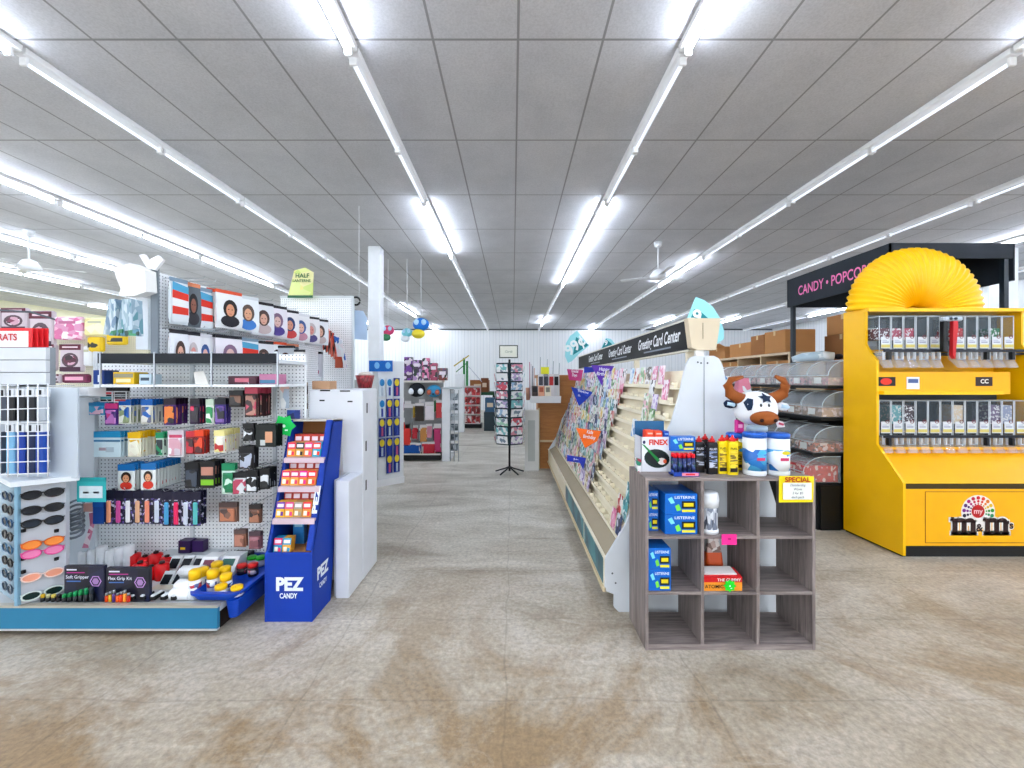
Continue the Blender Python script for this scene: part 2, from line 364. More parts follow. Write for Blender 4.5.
# ================================================================ product makers
def pack_mesh_parts(w, h, d, header, body, m_header, m_body, hk=0.22, curl=0.0, pic=None):
    """hanging card: origin at its hook hole (top middle), front facing -Y"""
    c = MB()
    c.box(-w/2, w/2, -0.0015, 0.0015, -h, 0.012, m_body); 
    c.box(-w/2, w/2, -0.003, 0.0025, -h*hk, 0.013, m_header)
    return c
def cluster(u0, u1, v0, v1, Yf, n, mh, mb, blister, look, cat='hanging pack', name='hanging_pack', gap=0.024, hk=0.22, d=0.012, group='packs hung on the pegboard', pic=None, tilt=0.0, bw=0.4):
    """a run of identical packs on one peg, front one at Yf, the others behind it"""
    w = (u1-u0)*Yf/F; h = (v1-v0)*Yf/F; x, y, z = P((u0+u1)/2, v0, Yf)
    t = thing(name, look + (' with more behind it on its peg' if 0 else ''), cat, (x, y, z), group)
    c = MB(); c.box(-w/2, w/2, -0.001, 0.001, -h, 0, mb); c.box(-w/2, w/2, -0.003, 0.002, -h*hk, 0.004, mh)
    if pic: pic(c, w, h)
    co = bpy.data.objects.new('backing_card', c.mesh('backing_card')); COL.objects.link(co); co.parent = t
    if blister:
        b = MB(); hh = h*(1-hk); b.box(-w*bw, w*bw, -d, -0.001, -h*0.95, -h*hk-hh*0.08, blister, 0.006)
        bo = bpy.data.objects.new('contents', b.mesh('contents')); COL.objects.link(bo); bo.parent = t
    t.rotation_euler = (0, 0, tilt)
    for k in range(1, n):
        cc = dup(t, (x+R.uniform(-1, 1)*0.003, y+k*gap, z+R.uniform(-1, 1)*0.003), look); cc.rotation_euler = (R.uniform(-.03, .03), 0, tilt+R.uniform(-.08, .08))
    return t, (x, y, z, n*gap)
def hook(x, z, y0, y1, parent):   # a peg hook sticking out of a board at y1 towards the camera
    MB().tube([(x, y1, z+0.012), (x, y0, z+0.012), (x, y0-0.012, z+0.03)], 0.0022, STEEL, 6).obj('peg_hook', parent)

# ================================================================ near left gondola, pegboard end facing the camera
YG = 2.86; G0, G1 = -3.45, -1.46
g = thing('gondola_shelving', 'white pegboard shelving bay with blue kick panel at the left', 'shelving', (-2.4, 2.6, 0))
MB().box(-3.45, -1.66, 2.30, 2.9, 0.13, 0.165, mat('cfd3d4', 0.4)).obj('base_deck', g)
k = MB(); k.box(-3.45, -1.655, 2.275, 2.295, 0.045, 0.165, CYAN); k.box(-3.45, -1.65, 2.27, 2.30, 0.165, 0.178, mat('c9c4b8', 0.4, 0.4)); k.box(-3.45, -1.655, 2.272, 2.296, 0.036, 0.046, mat('d5d9da', 0.4, 0.4)); k.obj('kick_panel', g)
k = MB(); k.box(-3.4, -1.70, 2.36, 2.85, 0.0, 0.13, mat('3d3029', 0.8)); k.obj('plinth', g)
MB().box(-2.92, G1, YG, YG+0.02, 0.165, 1.62, PEG).obj('pegboard', g)
for x in (-2.93, -2.25, -1.67): MB().box(x-0.012, x+0.012, YG-0.012, YG+0.03, 0.165, 1.64, mat('dfe4e7', 0.4)).obj('upright', g)
MB().box(px(100, 2.5), px(278, 2.5), 2.5, 2.86, pz(363, 2.5)-0.0, pz(361, 2.5)+0.008, mat('dfe4e7', 0.4)).obj('shelf', g)
MB().box(px(100, 2.5)-0.0, px(278, 2.5), 2.485, 2.5, pz(363.5, 2.5), pz(353.5, 2.5), mat('1a222c', 0.6)).obj('ticket_rail', g)
MB().box(px(97, 2.5), px(277, 2.5), 2.485, 2.86, pz(387, 2.5), pz(384.5, 2.5), mat('eef2f4', 0.4)).obj('shelf', g)
for u in (101, 155, 212, 278): MB().box(px(u, 2.49)-0.004, px(u, 2.49)+0.004, 2.482, 2.492, pz(387, 2.49), pz(352, 2.49), STEEL).obj('divider_post', g)
# glass shelves half way down
for v in (): MB().box(px(200, 2.7), px(250, 2.7), 2.62, 2.86, pz(556, 2.62), pz(554, 2.62), CLRG).obj('shelf', g)

BLU = mat('1d6fb8', 0.4); blk = mat('1c1b22', 0.4)
face_cols = ['e8b48c', 'd9a07a', 'c98d68']
def facepic(hair, shirt):
    def f(c, w, h):
        o = Vector((0, -0.0035, -h*0.5)); r, u = (1, 0, 0), (0, 0, 1)
        c.ellipse(o+Vector((0, 0, -h*0.30)), r, u, w*0.36, h*0.16, mat(shirt, 0.4)); c.ellipse(o+Vector((0, -.0005, h*0.03)), r, u, w*0.30, h*0.21, mat(hair, 0.4)); c.ellipse(o+Vector((0, -.001, -h*0.02)), r, u, w*0.19, h*0.15, mat('e2ac86', 0.4))
        for sx in (-1, 1): c.ellipse(o+Vector((sx*w*0.08, -.0015, 0)), r, u, w*0.03, h*0.015, mat('2a2020', 0.4))
        c.rect(o+Vector((0, -.0015, -h*0.09)), r, u, w*0.1, h*0.015, mat('b0433a', 0.4))
    return f
def stripes(cols):
    def f(c, w, h):
        n = len(cols)
        for i, q in enumerate(cols): c.rect((0, -0.0032, -h*(0.28+0.68*(i+0.5)/n)), (1, 0, 0), (0, 0, 1), w*0.84, h*0.68/n*0.8, mat(q, 0.4))
    return f
def blocks(items):
    def f(c, w, h):
        for (x, z, ww, hh, q) in items: c.rect(((x-0.5)*w, -0.0034, -z*h), (1, 0, 0), (0, 0, 1), ww*w, hh*h, mat(q, 0.4))
    return f
Yp = 2.58
CL = [ # u0,u1,v0,v1,n,header,body,blister,look,pic
 (100, 113, 388, 402, 3, '20242a', 'd8dce0', None, 'black and white barred novelty card high on the pegboard left edge', stripes(['c33c4a', '15181c', '4aa0a8', '15181c'])),
 (114, 127, 388, 402, 2, '20242a', 'dfe3e6', None, 'grey barred novelty card second from the left, top row', stripes(['15181c', '888f96', '15181c', 'b04a50'])),
 (89, 106, 403, 415, 3, '1d8fc0', '58b8dc', 'e9c6d6', 'cyan wide pack with pink window at the board left edge', None),
 (105, 118, 404, 425, 4, 'd24a8c', '5c3c8c', 'c888c8', 'pink and purple pack beside the cyan wide pack', facepic('6a3a90', 'a04888')),
 (119, 131, 400, 424, 5, '1c64ac', 'e8eae2', '9aa884', 'blue-header card with olive toy, top pack row', facepic('d97a3c', '8aa0a0')),
 (141, 153, 400, 424, 5, '1a6cb4', 'dcdcd4', '707488', 'blue-header card with slate grey toy, top pack row', None),
 (164, 176, 399, 425, 5, '2a1830', '5a3078', 'e0883c', 'black and purple pack with orange figure, top pack row', facepic('e08a30', 'c03c6c')),
 (190, 200, 399, 424, 4, '231a2a', '3a2448', 'e0406c', 'dark pack with hot pink tube, top pack row', None),
 (206, 214, 400, 424, 2, 'c8d8c8', 'e4ece4', '2f9a60', 'slim white card with green tube, top pack row', None),
 (215, 226, 399, 424, 3, '1b1c28', '4c3c88', '8a6ab0', 'black and violet pack at the right end of the top pack row', None),
 (229, 243, 391, 407, 3, '222226', '3a3436', '8c6a58', 'small black pack left of the pink make-up packs', None),
 (245, 258, 387, 417, 7, 'c4546c', '4b3436', 'b88a7c', 'tall pink and brown make-up pack near the top right', blocks([(.3, .8, .3, .25, 'cfe0ec'), (.75, .75, .3, .3, '2a2426'), (.5, .45, .8, .15, 'a0525c')])),
 (94, 121, 432, 457, 3, '2e9cc8', 'dceef4', None, 'pale blue wide pack, second pack row, far left', blocks([(.5, .35, .98, .07, '2e7fa8'), (.35, .68, .3, .12, 'b8a8b0'), (.6, .7, .3, .2, 'c0d0d8')])),
 (128, 141, 433, 457, 7, 'e8c01c', 'eeeede', 'e8e4d4', 'yellow-header card in the second pack row', blocks([(.5, .65, .5, .45, '26241c'), (.5, .65, .38, .36, 'e8e0c0')])),
 (156, 164, 433, 456, 3, '1f9468', 'c8dcd0', '28323a', 'green-header card in the second pack row', None),
 (168, 184, 431, 457, 3, 'cfc4cc', 'ecebee', 'd4a8b4', 'white card with pink stickers, second pack row', blocks([(.5, .2, .8, .12, 'c05070'), (.6, .75, .4, .3, 'b04c64')])),
 (186, 195, 432, 454, 4, 'c83c4c', '8c3434', '4c2830', 'red-header card in the second pack row', None),
 (194, 204, 431, 454, 3, 'e0562c', 'a8322c', '602830', 'orange-header card in the second pack row', None),
 (214, 225, 431, 453, 7, 'ece4a4', 'e8e6dc', 'b83434', 'pale yellow card with red toy, second pack row', None),
 (243, 254, 424, 441, 2, '17181a', '202226', 'd8dce0', 'black card with white frame print beside the photo pack', None),
 (256, 276, 425, 447, 4, '16201e', '27302e', None, 'black pack with a face photo near the right edge', blocks([(.65, .55, .36, .5, 'd8a888'), (.35, .8, .25, .25, 'c8d0d0')])),
 (118, 135, 465, 491, 5, '1f78b4', 'e4eae8', None, 'blue-header card with a man in a red shirt, third row, left run', facepic('3a2a22', 'd84a38')),
 (141, 156, 464, 490, 10, '1f78b4', 'e4eae8', None, 'blue-header card with a man in a red shirt, third row, right run', facepic('3a2a22', 'd84a38')),
 (185, 199, 463, 488, 4, '1a1b20', '2a2c34', '4c5664', 'black pack with slate bottle, third pack row', None),
 (200, 215, 462, 488, 5, '1a1b20', '26262c', None, 'black pack with tan colour grid above green slime', blocks([(.5, .35, .8, .32, 'c09080'), (.5, .78, .85, .22, '8ac03c')])),
 (222, 235, 464, 494, 2, '1f8c64', 'cfe4d8', '1f8058', 'green-header card with a green bottle, third pack row', None),
 (239, 254, 447, 469, 3, '1c1c20', '2c2a2e', 'b8c0d0', 'black card with pale bottle above the white-print packs', None),
 (232, 248, 473, 495, 2, '202226', 'd4d8da', 'b8506a', 'black and white pack at the left end of the slanting run', None),
 (246, 258, 471, 492, 4, '1b1d20', '24282c', 'dfe3e6', 'black pack with white bottle in the slanting run', None),
 (260, 270, 469, 489, 4, '1b1d20', '24282c', 'dfe3e6', 'black pack with white bottle at the right end of the slanting run', None),
 (219, 237, 503, 522, 2, '5a4a48', '8a6a5c', 'c08468', 'brown pack low on the pegboard, left one of the upper pair', None),
 (249, 261, 505, 523, 2, '3a3434', '7a5a4c', 'b08068', 'brown pack low on the pegboard, right one of the upper pair', None),
 (234, 246, 530, 547, 2, '6a5a58', '906858', 'b88878', 'brown pack lowest on the pegboard, left one of the pair', None),
 (249, 261, 532, 549, 2, '5a4c54', '8c6068', 'b08088', 'mauve-brown pack lowest on the pegboard, right one of the pair', None),
]
for (u0, u1, v0, v1, n, hc, bc, bl, look, pic) in CL:
    n = min(n, 9)
    t, (x, y, z, dd) = cluster(u0, u1, v0, v1, Yp, n, mat(hc, 0.4), mat(bc, 0.4), art([bl, bc, bl, hc], 26, seed=len(look)) if bl else None, look, pic=pic)
    hook(x, z, Yp-0.02, YG, g)
# wand packs: a low row of star-spangled cards, each with its own bright wand
wc = ['e0a080', 'c85a9c', 'e8e8ec', 'd8b090', 'e89a80', 'd0d8e4', '5aa8d0', 'e0386c', 'cfd6e0', '6ac0c0']
wn = ['salmon', 'violet-pink', 'white', 'tan', 'peach', 'pale grey', 'sky blue', 'hot pink', 'silver', 'teal']
star = art(['1c1d38', '1c1d38', '24254a', '1c1d38', 'c8c8dc', '1c1d38', '6a5aa0', '1c1d38'], 70)
for i in range(10):
    u = 105+i*9.6
    look = 'star-spangled black pack holding a %s wand, lowest pack row' % wn[i]
    t, (x, y, z, dd) = cluster(u, u+9.4, 491+(i > 5)*1.5, 524+(i > 5)*2, Yp, 3, mat('24223e', 0.4), star, mat(wc[i], 0.35), look, d=0.014, bw=0.24)
    hook(x, z, Yp-0.02, YG, g)
# teal mask pack and its blue pack behind
cluster(77, 106, 478, 502, 2.45, 1, mat('2aa4a8', 0.4), mat('3cb4b8', 0.4), None, 'teal-bordered eye mask box hanging at the left edge of the board', hk=0.14, pic=blocks([(.5, .58, .8, .5, 'cfdfe4'), (.32, .6, .2, .08, '5a6a72'), (.68, .6, .2, .08, '5a6a72')]))
cluster(93, 104, 502, 524, 2.55, 2, mat('1c5ca0', 0.4), mat('1c4c90', 0.4), None, 'royal blue pack under the teal eye mask box')
# items on the endcap shelves (z of white shelf top)
zs = pz(384.5, 2.5)+0.001
def sbox(u0, u1, v0, v1, Y, dep, m, look, name='carton', cat='box', group=None, zb=None, face=None):
    x0, x1 = px(u0, Y), px(u1, Y); z0 = pz(v1, Y) if zb is None else zb; z1 = pz(v0, Y)
    t = thing(name, look, cat, ((x0+x1)/2, Y+dep/2, z0), group)
    MB().box(x0, x1, Y, Y+dep, z0, z1, m, 0.002).obj('box_body', t)
    if face:
        f = MB(); W, H = x1-x0, z1-z0
        for (cx, cz, ww, hh, q) in face: f.box(x0+(cx-ww/2)*W, x0+(cx+ww/2)*W, Y-0.0015-0.0004*face.index((cx, cz, ww, hh, q)), Y-0.0005, z1-(cz+hh/2)*H, z1-(cz-hh/2)*H, mat(q, 0.4))
        f.obj('printed_face', t)
    return t
sbox(113, 134, 372, 384, 2.56, 0.1, mat('e8c428', 0.4), 'yellow and silver carton behind the white shelf edge', zb=zs, face=[(.5, .3, .9, .3, 'a8a490'), (.5, .7, .7, .3, 'f0e8c0')])
sbox(139, 151, 374, 384, 2.56, 0.08, mat('c8d8e0', 0.4), 'pale blue small carton beside the yellow carton', zb=zs, face=[(.5, .5, .7, .3, '4a5a68')])
sbox(228, 256, 376, 384, 2.56, 0.12, mat('5a3040', 0.4), 'dark maroon carton on the white shelf', zb=zs, face=[(.5, .5, .5, .5, 'c87888')])
sbox(259, 276, 374, 384, 2.58, 0.12, mat('c88aa8', 0.4), 'pink and teal carton at the right end of the shelf', zb=zs, face=[(.5, .75, .9, .35, '5a8ca8')])
t = thing('price_card', 'white tilted paper card leaning on the endcap shelf', 'card', (px(203, 2.56), 2.56, zs))
MB().slab([P(196, 384, 2.56)[:2]+(zs,), P(209, 384, 2.56)[:2]+(zs,), P(204, 371, 2.60), P(194, 372, 2.60)], 0.004, (0, 1, 0), mat('f2f0ea', 0.6)).obj('paper', t)
sbox(93, 104, 370, 384, 2.56, 0.1, mat('2a4c8c', 0.4), 'dark blue carton at the left end of the shelf', zb=zs, face=[(.6, .6, .3, .5, 'e8eef2')])

# ---------------------------------------------------------------- things on the lower deck
ZD = 0.166
def dk(u, v):  # point on the deck plane
    Y = (EYE-ZD)*F/(v-CY); return px(u, Y), Y
def gift_box(u0, u1, v0, title, look):
    Y = 2.33; x0, x1 = px(u0, Y), px(u1, Y); z1 = pz(v0, Y)
    t = thing('gripper_box', look, 'box', ((x0+x1)/2, Y, ZD), 'navy boxed kits on the deck')
    MB().box(x0, x1, Y, Y+0.022, ZD, z1, art(['171c30', '1c2340', '171c30', '232c50'], 9, seed=3), 0.002).obj('box_body', t)
    f = MB(); W = x1-x0; H = z1-ZD
    wht = mat('e8ecf4', 0.4)
    f.text(title, (x0+W*0.06, Y-0.002, z1-H*0.30), (1, 0, 0), (0, 0, 1), 0.026, wht, 0.01, align='LEFT')
    f.rect((x0+W*0.2, Y-0.002, z1-H*0.1), (1, 0, 0), (0, 0, 1), W*0.25, 0.008, wht)
    f.rect((x0+W*0.3, Y-0.002, z1-H*0.18), (1, 0, 0), (0, 0, 1), W*0.45, 0.006, mat('c04898', 0.4))
    f.rect((x0+W*0.25, Y-0.002, z1-H*0.42), (1, 0, 0), (0, 0, 1), W*0.35, 0.006, mat('5a88c8', 0.4))
    for r, q in ((0.034, 'c8a0d8'), (0.028, '1c2340'), (0.02, 'b090c0')): f.ellipse((x1-W*0.2, Y-0.002-(0.034-r)*.05, z1-H*0.42), (1, 0, 0), (0, 0, 1), r, r, mat(q, 0.4), 6)
    f.obj('printed_face', t)
gift_box(64, 104, 566, 'Soft Gripper', 'navy box titled soft gripper standing on the deck')
gift_box(106, 149, 568, 'Flex Grip Kit', 'navy boxed kit standing right of the soft gripper box')
def bottle(name, look, cat, x, y, z, r, h, mbody, mcap, caph=0.3, group=None, band=None, capr=0.8, lean=0):
    t = thing(name, look, cat, (x, y, z), group)
    MB().lathe([(r*0.92, 0), (r, h*0.03), (r, h*(1-caph)*0.93), (r*0.6, h*(1-caph)), (0.01, h*(1-caph))], (x, y, z), mbody, 14).obj('bottle_body', t)
    MB().lathe([(r*capr, h*(1-caph)), (r*capr, h*0.95), (r*capr*0.85, h), (0.005, h)], (x, y, z), mcap, 14).obj('cap', t)
    if band: MB().lathe([(r*1.02, h*0.2), (r*1.02, h*(1-caph)*0.75)], (x, y, z), band, 14).obj('label_wrap', t)
    t.rotation_euler = (lean, 0, 0)
    return t
# yellow-capped glue bottles, lying about and standing at the corner
lab6 = ['yellow-capped bottle at the left front of the corner cluster', 'yellow-capped bottle standing behind the left front one', 'tallest yellow-capped bottle in the middle of the cluster', 'yellow-capped bottle at the right rear of the cluster', 'yellow-capped bottle right of the middle of the cluster', 'yellow-capped bottle lying low in the blue tote, left one', 'yellow-capped bottle lying low in the blue tote, right one', 'yellow-capped bottle at the rear of the cluster']
pos6 = [(195, 573, 2.38), (203, 571, 2.45), (213, 573, 2.42), (225, 570, 2.5), (226, 577, 2.42), (221, 588, 2.36), (237, 589, 2.36), (217, 565, 2.55)]
lblart = art(['dfe4ec', '5a6a9c', 'e8ecf2', 'b83a48', '2a3a6c'], 40)
for lb, (u, v, Y) in zip(lab6, pos6):
    zt = pz(v, Y); z0 = 0.191; bottle('glue_bottle', lb, 'bottle', px(u, Y), Y, z0, 0.032, zt-z0+0.02, mat('e9edf0', 0.35), mat('f6cc1c', 0.35), 0.38, 'yellow-capped bottles', lblart, 1.0)
for i, (u, v, Y, cc, q) in enumerate([(242, 564, 2.62, 'dd3a34', 'dark can with orange-red cap, left one beside the candy stand'), (253, 563, 2.6, 'd8302c', 'dark can with orange-red cap, right one beside the candy stand'), (252, 556, 2.74, '3cc43c', 'spray can with green cap, left one behind the red caps'), (261, 556, 2.74, '3cc43c', 'spray can with green cap, right one behind the red caps')]):
    zt = pz(v, Y); bottle('spray_can', q, 'spray can', px(u, Y), Y, 0.191, 0.03, zt-0.191, mat('30262c' if i < 2 else 'c8ccd4', 0.35), mat(cc, 0.35), 0.3, 'spray cans at the deck corner', art(['2a242c', 'c8506c', '3a2c34', 'b8b0b8'], 36) if i < 2 else None, 1.0)
# white bottles lying at the left of the corner
for i, (u, v, Y) in enumerate([(186, 582, 2.40), (181, 590, 2.36), (190, 568, 2.55)]):
    x, y, z = P(u, v, Y); t = thing('white_bottle', ['white plastic bottle lying left of the yellow caps, upper', 'white plastic bottle lying left of the yellow caps, lower', 'white plastic bottle lying behind the yellow caps'][i], 'bottle', (x, y, ZD), 'white bottles lying down')
    MB().lathe([(0.02, 0), (0.034, 0.015), (0.034, 0.11), (0.02, 0.125)], (x-0.06, y, z-0.02), mat('f2f4f6', 0.35), 12, 'x').obj('bottle_body', t)
    MB().lathe([(0.036, 0.122), (0.036, 0.15), (0.02, 0.155)], (x-0.06, y, z-0.02), mat('e8ecef', 0.35), 12, 'x').obj('cap', t)
    z0 = z-0.055
    if z0 > ZD+0.01: MB().box(x-0.05, x+0.05, y-0.02, y+0.02, ZD, z0+0.005, mat('cfd6dc', 0.5)).obj('carton_base', t)
# blue tote at the corner
t = thing('blue_tote', 'blue plastic tote wrapping the corner of the lower deck', 'tray', (-1.62, 2.5, ZD))
def rrect(x0, x1, y0, y1, r, z, n=5):
    pts = []
    for cx, cy, a0 in ((x1-r, y1-r, 0), (x0+r, y1-r, 90), (x0+r, y0+r, 180), (x1-r, y0+r, 270)):
        for i in range(n+1): a = math.radians(a0+90*i/n); pts.append((cx+r*math.cos(a), cy+r*math.sin(a), z))
    return pts
tb = MB(); PB = mat('1450b4', 0.35)
tb.loft([rrect(-1.83, -1.585, 2.32, 2.84, 0.05, 0.182), rrect(-1.85, -1.565, 2.305, 2.86, 0.06, 0.212), rrect(-1.86, -1.555, 2.30, 2.87, 0.065, 0.214), rrect(-1.86, -1.555, 2.30, 2.87, 0.065, 0.226), rrect(-1.83, -1.585, 2.33, 2.84, 0.055, 0.226), rrect(-1.81, -1.60, 2.34, 2.82, 0.05, 0.19)], PB, False, False)
tb.add(rrect(-1.81, -1.60, 2.34, 2.82, 0.05, 0.19), [tuple(range(24))], PB); tb.add(rrect(-1.83, -1.585, 2.32, 2.84, 0.05, 0.182), [tuple(range(23, -1, -1))], PB); tb.obj('tub', t)
tb = MB(); tb.loft([rrect(-1.64, -1.585, 2.33, 2.83, 0.025, 0.075), rrect(-1.645, -1.568, 2.31, 2.85, 0.03, 0.183)], PB); tb.obj('hanging_skirt', t)
# red detergent-like bottles bag cluster
REDM = mat('dc1c24', 0.35)
for i in range(7):
    u = 134+(i % 4)*11+(i//4)*6; v = 551+(i % 2)*4+(0 if i < 4 else 10); Y = 2.74-(0.14 if i >= 4 else 0)
    zt = pz(v, Y); x = px(u, Y)
    t = bottle('red_squeeze_bottle', 'red squeeze bottle with dark cap, %s from the left in the %s row' % (ORD[i % 4], 'rear' if i < 4 else 'front'), 'bottle', x, Y, ZD, 0.038, zt-ZD, REDM, mat('3a1418', 0.4), 0.12, 'red bottles behind the navy boxes', None, 0.4)
# white rolls
for i in range(6):
    u = 84+i*9; Y = 2.72; x, y, z = P(u, 556-(i % 3)*2-i*0.5, Y)
    t = thing('paper_roll', 'white paper roll standing behind the navy boxes, %s from the left' % ORD[i], 'roll', (x, Y, ZD), 'white rolls on the deck')
    MB().lathe([(0.01, 0.0), (0.029, 0), (0.029, z-ZD+0.03), (0.014, z-ZD+0.03), (0.012, z-ZD)], (x, Y, ZD), mat('f4f6f8', 0.8), 14).obj('roll_body', t)
# purple box
sbox(178, 190, 541, 553, 2.78, 0.06, mat('3c2658', 0.4), 'purple box with yellow banana print near the pegboard foot', zb=pz(553.5, 2.78), face=[(.4, .6, .4, .2, 'e8c83c')])
MB().box(px(160, 2.78), px(215, 2.78), 2.74, 2.86, pz(555.5, 2.78), pz(553.6, 2.78), mat('d8dde0', 0.4)).obj('shelf', g)
sbox(191, 203, 541, 553, 2.80, 0.05, mat('4a3068', 0.4), 'plain violet box beside the banana-print box', zb=pz(553.5, 2.78))
# framed card packs in wooden trays
for r_, (v, Y, n, us) in enumerate([(558, 2.66, 3, (166, 12)), (574, 2.52, 3, (158, 12))]):
    x0 = px(us[0]-2, Y); x1 = px(us[0]+n*us[1]+4, Y)
    t = thing('card_tray', 'brown cardboard display tray holding card packs, %s one' % ('rear' if r_ == 0 else 'front'), 'tray', ((x0+x1)/2, Y, ZD))
    MB().box(x0, x1, Y-0.05, Y+0.06, ZD, pz(v+13, Y), mat('8c6a5c' if r_ == 0 else 'd9d3c4', 0.6)).obj('tray_body', t)
    for k in range(n):
        u = us[0]+k*us[1]; xa, xb = px(u, Y), px(u+10.5, Y); zb = pz(v+13, Y)+0.001; zt = pz(v, Y)
        q = thing('card_pack', 'small white card pack with dark window, %s in the %s tray' % (ORD[k], 'rear' if r_ == 0 else 'front'), 'pack', ((xa+xb)/2, Y, zb), 'card packs in the trays')
        MB().slab([(xa, Y, zb), (xb, Y, zb), (xb+0.012, Y+0.04, zt), (xa+0.012, Y+0.04, zt)], 0.01, (0, -1, 0.3), mat('e8ecee', 0.4)).obj('sleeve', q)
        m_ = MB(); a = Vector((xa+0.008, Y-0.002, zb+0.012)); 
        m_.slab([(xa+0.009, Y+0.004, zb+0.016), (xb-0.004, Y+0.004, zb+0.016), (xb+0.004, Y+0.032, zt-0.016), (xa+0.017, Y+0.032, zt-0.016)], 0.0, (0, -1, 0), mat('2a3440', 0.3)); 
        for p in range(len(m_.v)): m_.v[p] = (m_.v[p][0], m_.v[p][1]-0.0035, m_.v[p][2])
        m_.obj('window_print', q)
# tall white sleeve packs leaning
for i, (u0, u1, v0, v1, Y, c1) in enumerate([(203, 219, 557, 573, 2.62, '7a3c50'), (222, 240, 556, 573, 2.66, '2f6a5c')]):
    xa, xb = px(u0, Y), px(u1, Y); zb = ZD; zt = pz(v0, Y)
    q = thing('boxed_set', 'white leaning boxed set with %s window' % ('maroon' if i == 0 else 'green'), 'box', ((xa+xb)/2, Y, ZD))
    MB().prism([(Y-0.10, ZD), (Y+0.05, ZD), (Y+0.08, zt), (Y, zt)], 'x', xa, xb, mat('f0f2f3', 0.4)).obj('box_body', q)
    H = zt-ZD; f0 = lambda s_: Y-0.10+0.10*s_-0.002
    MB().add([(xa+0.02, f0(.62), ZD+H*.62), (xb-0.02, f0(.62), ZD+H*.62), (xb-0.02, f0(.9), ZD+H*.9), (xa+0.02, f0(.9), ZD+H*.9)], [(0, 1, 2, 3)], mat(c1, 0.4)).obj('window_print', q)
sbox(232, 250, 553, 575, 2.78, 0.05, mat('202428', 0.4), 'black and yellow carton behind the boxed sets', zb=ZD)
# small nail-polish style bottles along the front edge
cols = [('d8b83c', 'gold'), ('c8c8a0', 'pale gold'), ('e0d070', 'lemon'), ('20242a', 'black'), ('1f9a5c', 'green'), ('1f9a5c', 'green'), ('28a068', 'green'), ('2a9c60', 'green'), ('1f8c5c', 'green'), ('3a4450', 'slate')]
for i, (c, nm) in enumerate(cols):
    u = 43+i*5.4; Y = 2.315; v = 598-(i > 3)*(i-3)*1.5; zt = pz(v, Y)
    bottle('small_bottle', 'tiny dark bottle with %s cap on the deck edge, %s from the left' % (nm, ORD[i]), 'bottle', px(u, Y), Y, ZD+0.013, 0.011, max(zt-ZD, 0.04), mat('20262c', 0.3), mat(c, 0.35), 0.45, 'tiny bottles along the deck edge', None, 0.9)
for i in range(7):
    u = 107+i*3.6; Y = 2.31; c = ['e05a20', 'd8b030', '5a3a80', 'e86a28', 'e04a20', 'f0a040', 'c83a28'][i]
    bottle('lighter', 'bright small lighter in the row before the right navy box, %s from left' % ORD[i], 'lighter', px(u, Y), Y, ZD+0.013, 0.009, 0.05+0.008*(i % 3), mat(c, 0.3), STEEL, 0.25, 'lighters on the deck edge')
for i in range(9):
    u = 132+i*5.2; Y = 2.32+0.03*(i % 2); x = px(u, Y); z = ZD+0.014
    t = thing('battery_pack', 'small black and white blister pack on the deck edge, %s from the left' % ORD[i], 'pack', (x, Y, z), 'small blister packs on the deck edge')
    MB().box(x-0.02, x+0.012, Y, Y+0.035, z, z+0.022, BLACK, 0.003).obj('pack_base', t); MB().box(x-0.014, x+0.006, Y-0.002, Y+0.03, z+0.02, z+0.03, mat('dfe3e6', 0.35), 0.003).obj('blister', t)
# grey hose coil & pink tag string at left
t = thing('coiled_hose', 'grey coiled hose hanging beside the sunglasses tower', 'hose', P(74, 540, 2.6))
pts = []
for i in range(90):
    a = i*0.45; x, y, z = P(74, 520, 2.6); pts.append((x+0.055*math.cos(a), 2.6+0.03*math.sin(a), z+0.1-i*0.0022+0.03*math.sin(a)))
MB().tube(pts, 0.008, mat('8c949c', 0.4), 6).obj('coil', t)
t = thing('ribbon_strip', 'pink and white hanging ribbon strip beside the coiled hose', 'ribbon', P(90, 530, 2.62))
MB().slab([P(88, 505, 2.6), P(95, 505, 2.6), P(94, 525, 2.6), P(88, 548, 2.6), P(82, 548, 2.6), P(90, 525, 2.6)], 0.003, (0, -1, 0), art(['d890a8', 'f0e4e8', 'b86a88'], 40)).obj('ribbon', t)
MB().box(*sorted((px(86, 2.6), px(97, 2.6))), 2.585, 2.6, pz(511, 2.6), pz(503, 2.6), mat('c8a098', 0.5)).obj('clip', t)

# ---------------------------------------------------------------- far left near: white display panel, wire rack, sunglasses tower
t = thing('blank_display_stand', 'white blank display stand with a boxed top ledge, left of the pegboard', 'panel', (-3.1, 2.75, 0))
MB().box(-3.45, -2.80, 2.72, 2.74, 0.166, 1.385, mat('dfe5ea', 0.45)).obj('panel_board', t)
MB().prism([(2.47, 1.39), (2.47, 1.345), (2.74, 1.32), (2.74, 1.39)], 'x', -2.9, -2.58, mat('f3f5f6', 0.4)).obj('ledge', t)
for (u, v) in ((55, 418), (50, 443), (50, 458)):
    MB().tube([P(u+16, v, 2.72), P(u, v, 2.6), P(u+18, v, 2.45)], 0.004, mat('5a626a', 0.4), 6).obj('peg_hook', t)
x0, x1 = px(-40, 2.35), px(46, 2.35)
t = thing('slatted_cabinet', 'white slatted display cabinet top at the left picture edge', 'cabinet', (x0, 2.5, 0))
b = MB()
for k in range(3): b.box(x0, x1, 2.35, 2.37, pz(384.5-12.5*k, 2.35), pz(372.8-12.5*k, 2.35), mat('d8dce0', 0.5))
b.box(x0, x1, 2.37, 2.462, 1.402, 1.41, mat('e6e9ea', 0.5)); b.box(x0, x1, 2.37, 2.40, 1.40, pz(347, 2.35), mat('9aa0a6', 0.6)); b.obj('slat_front', t)
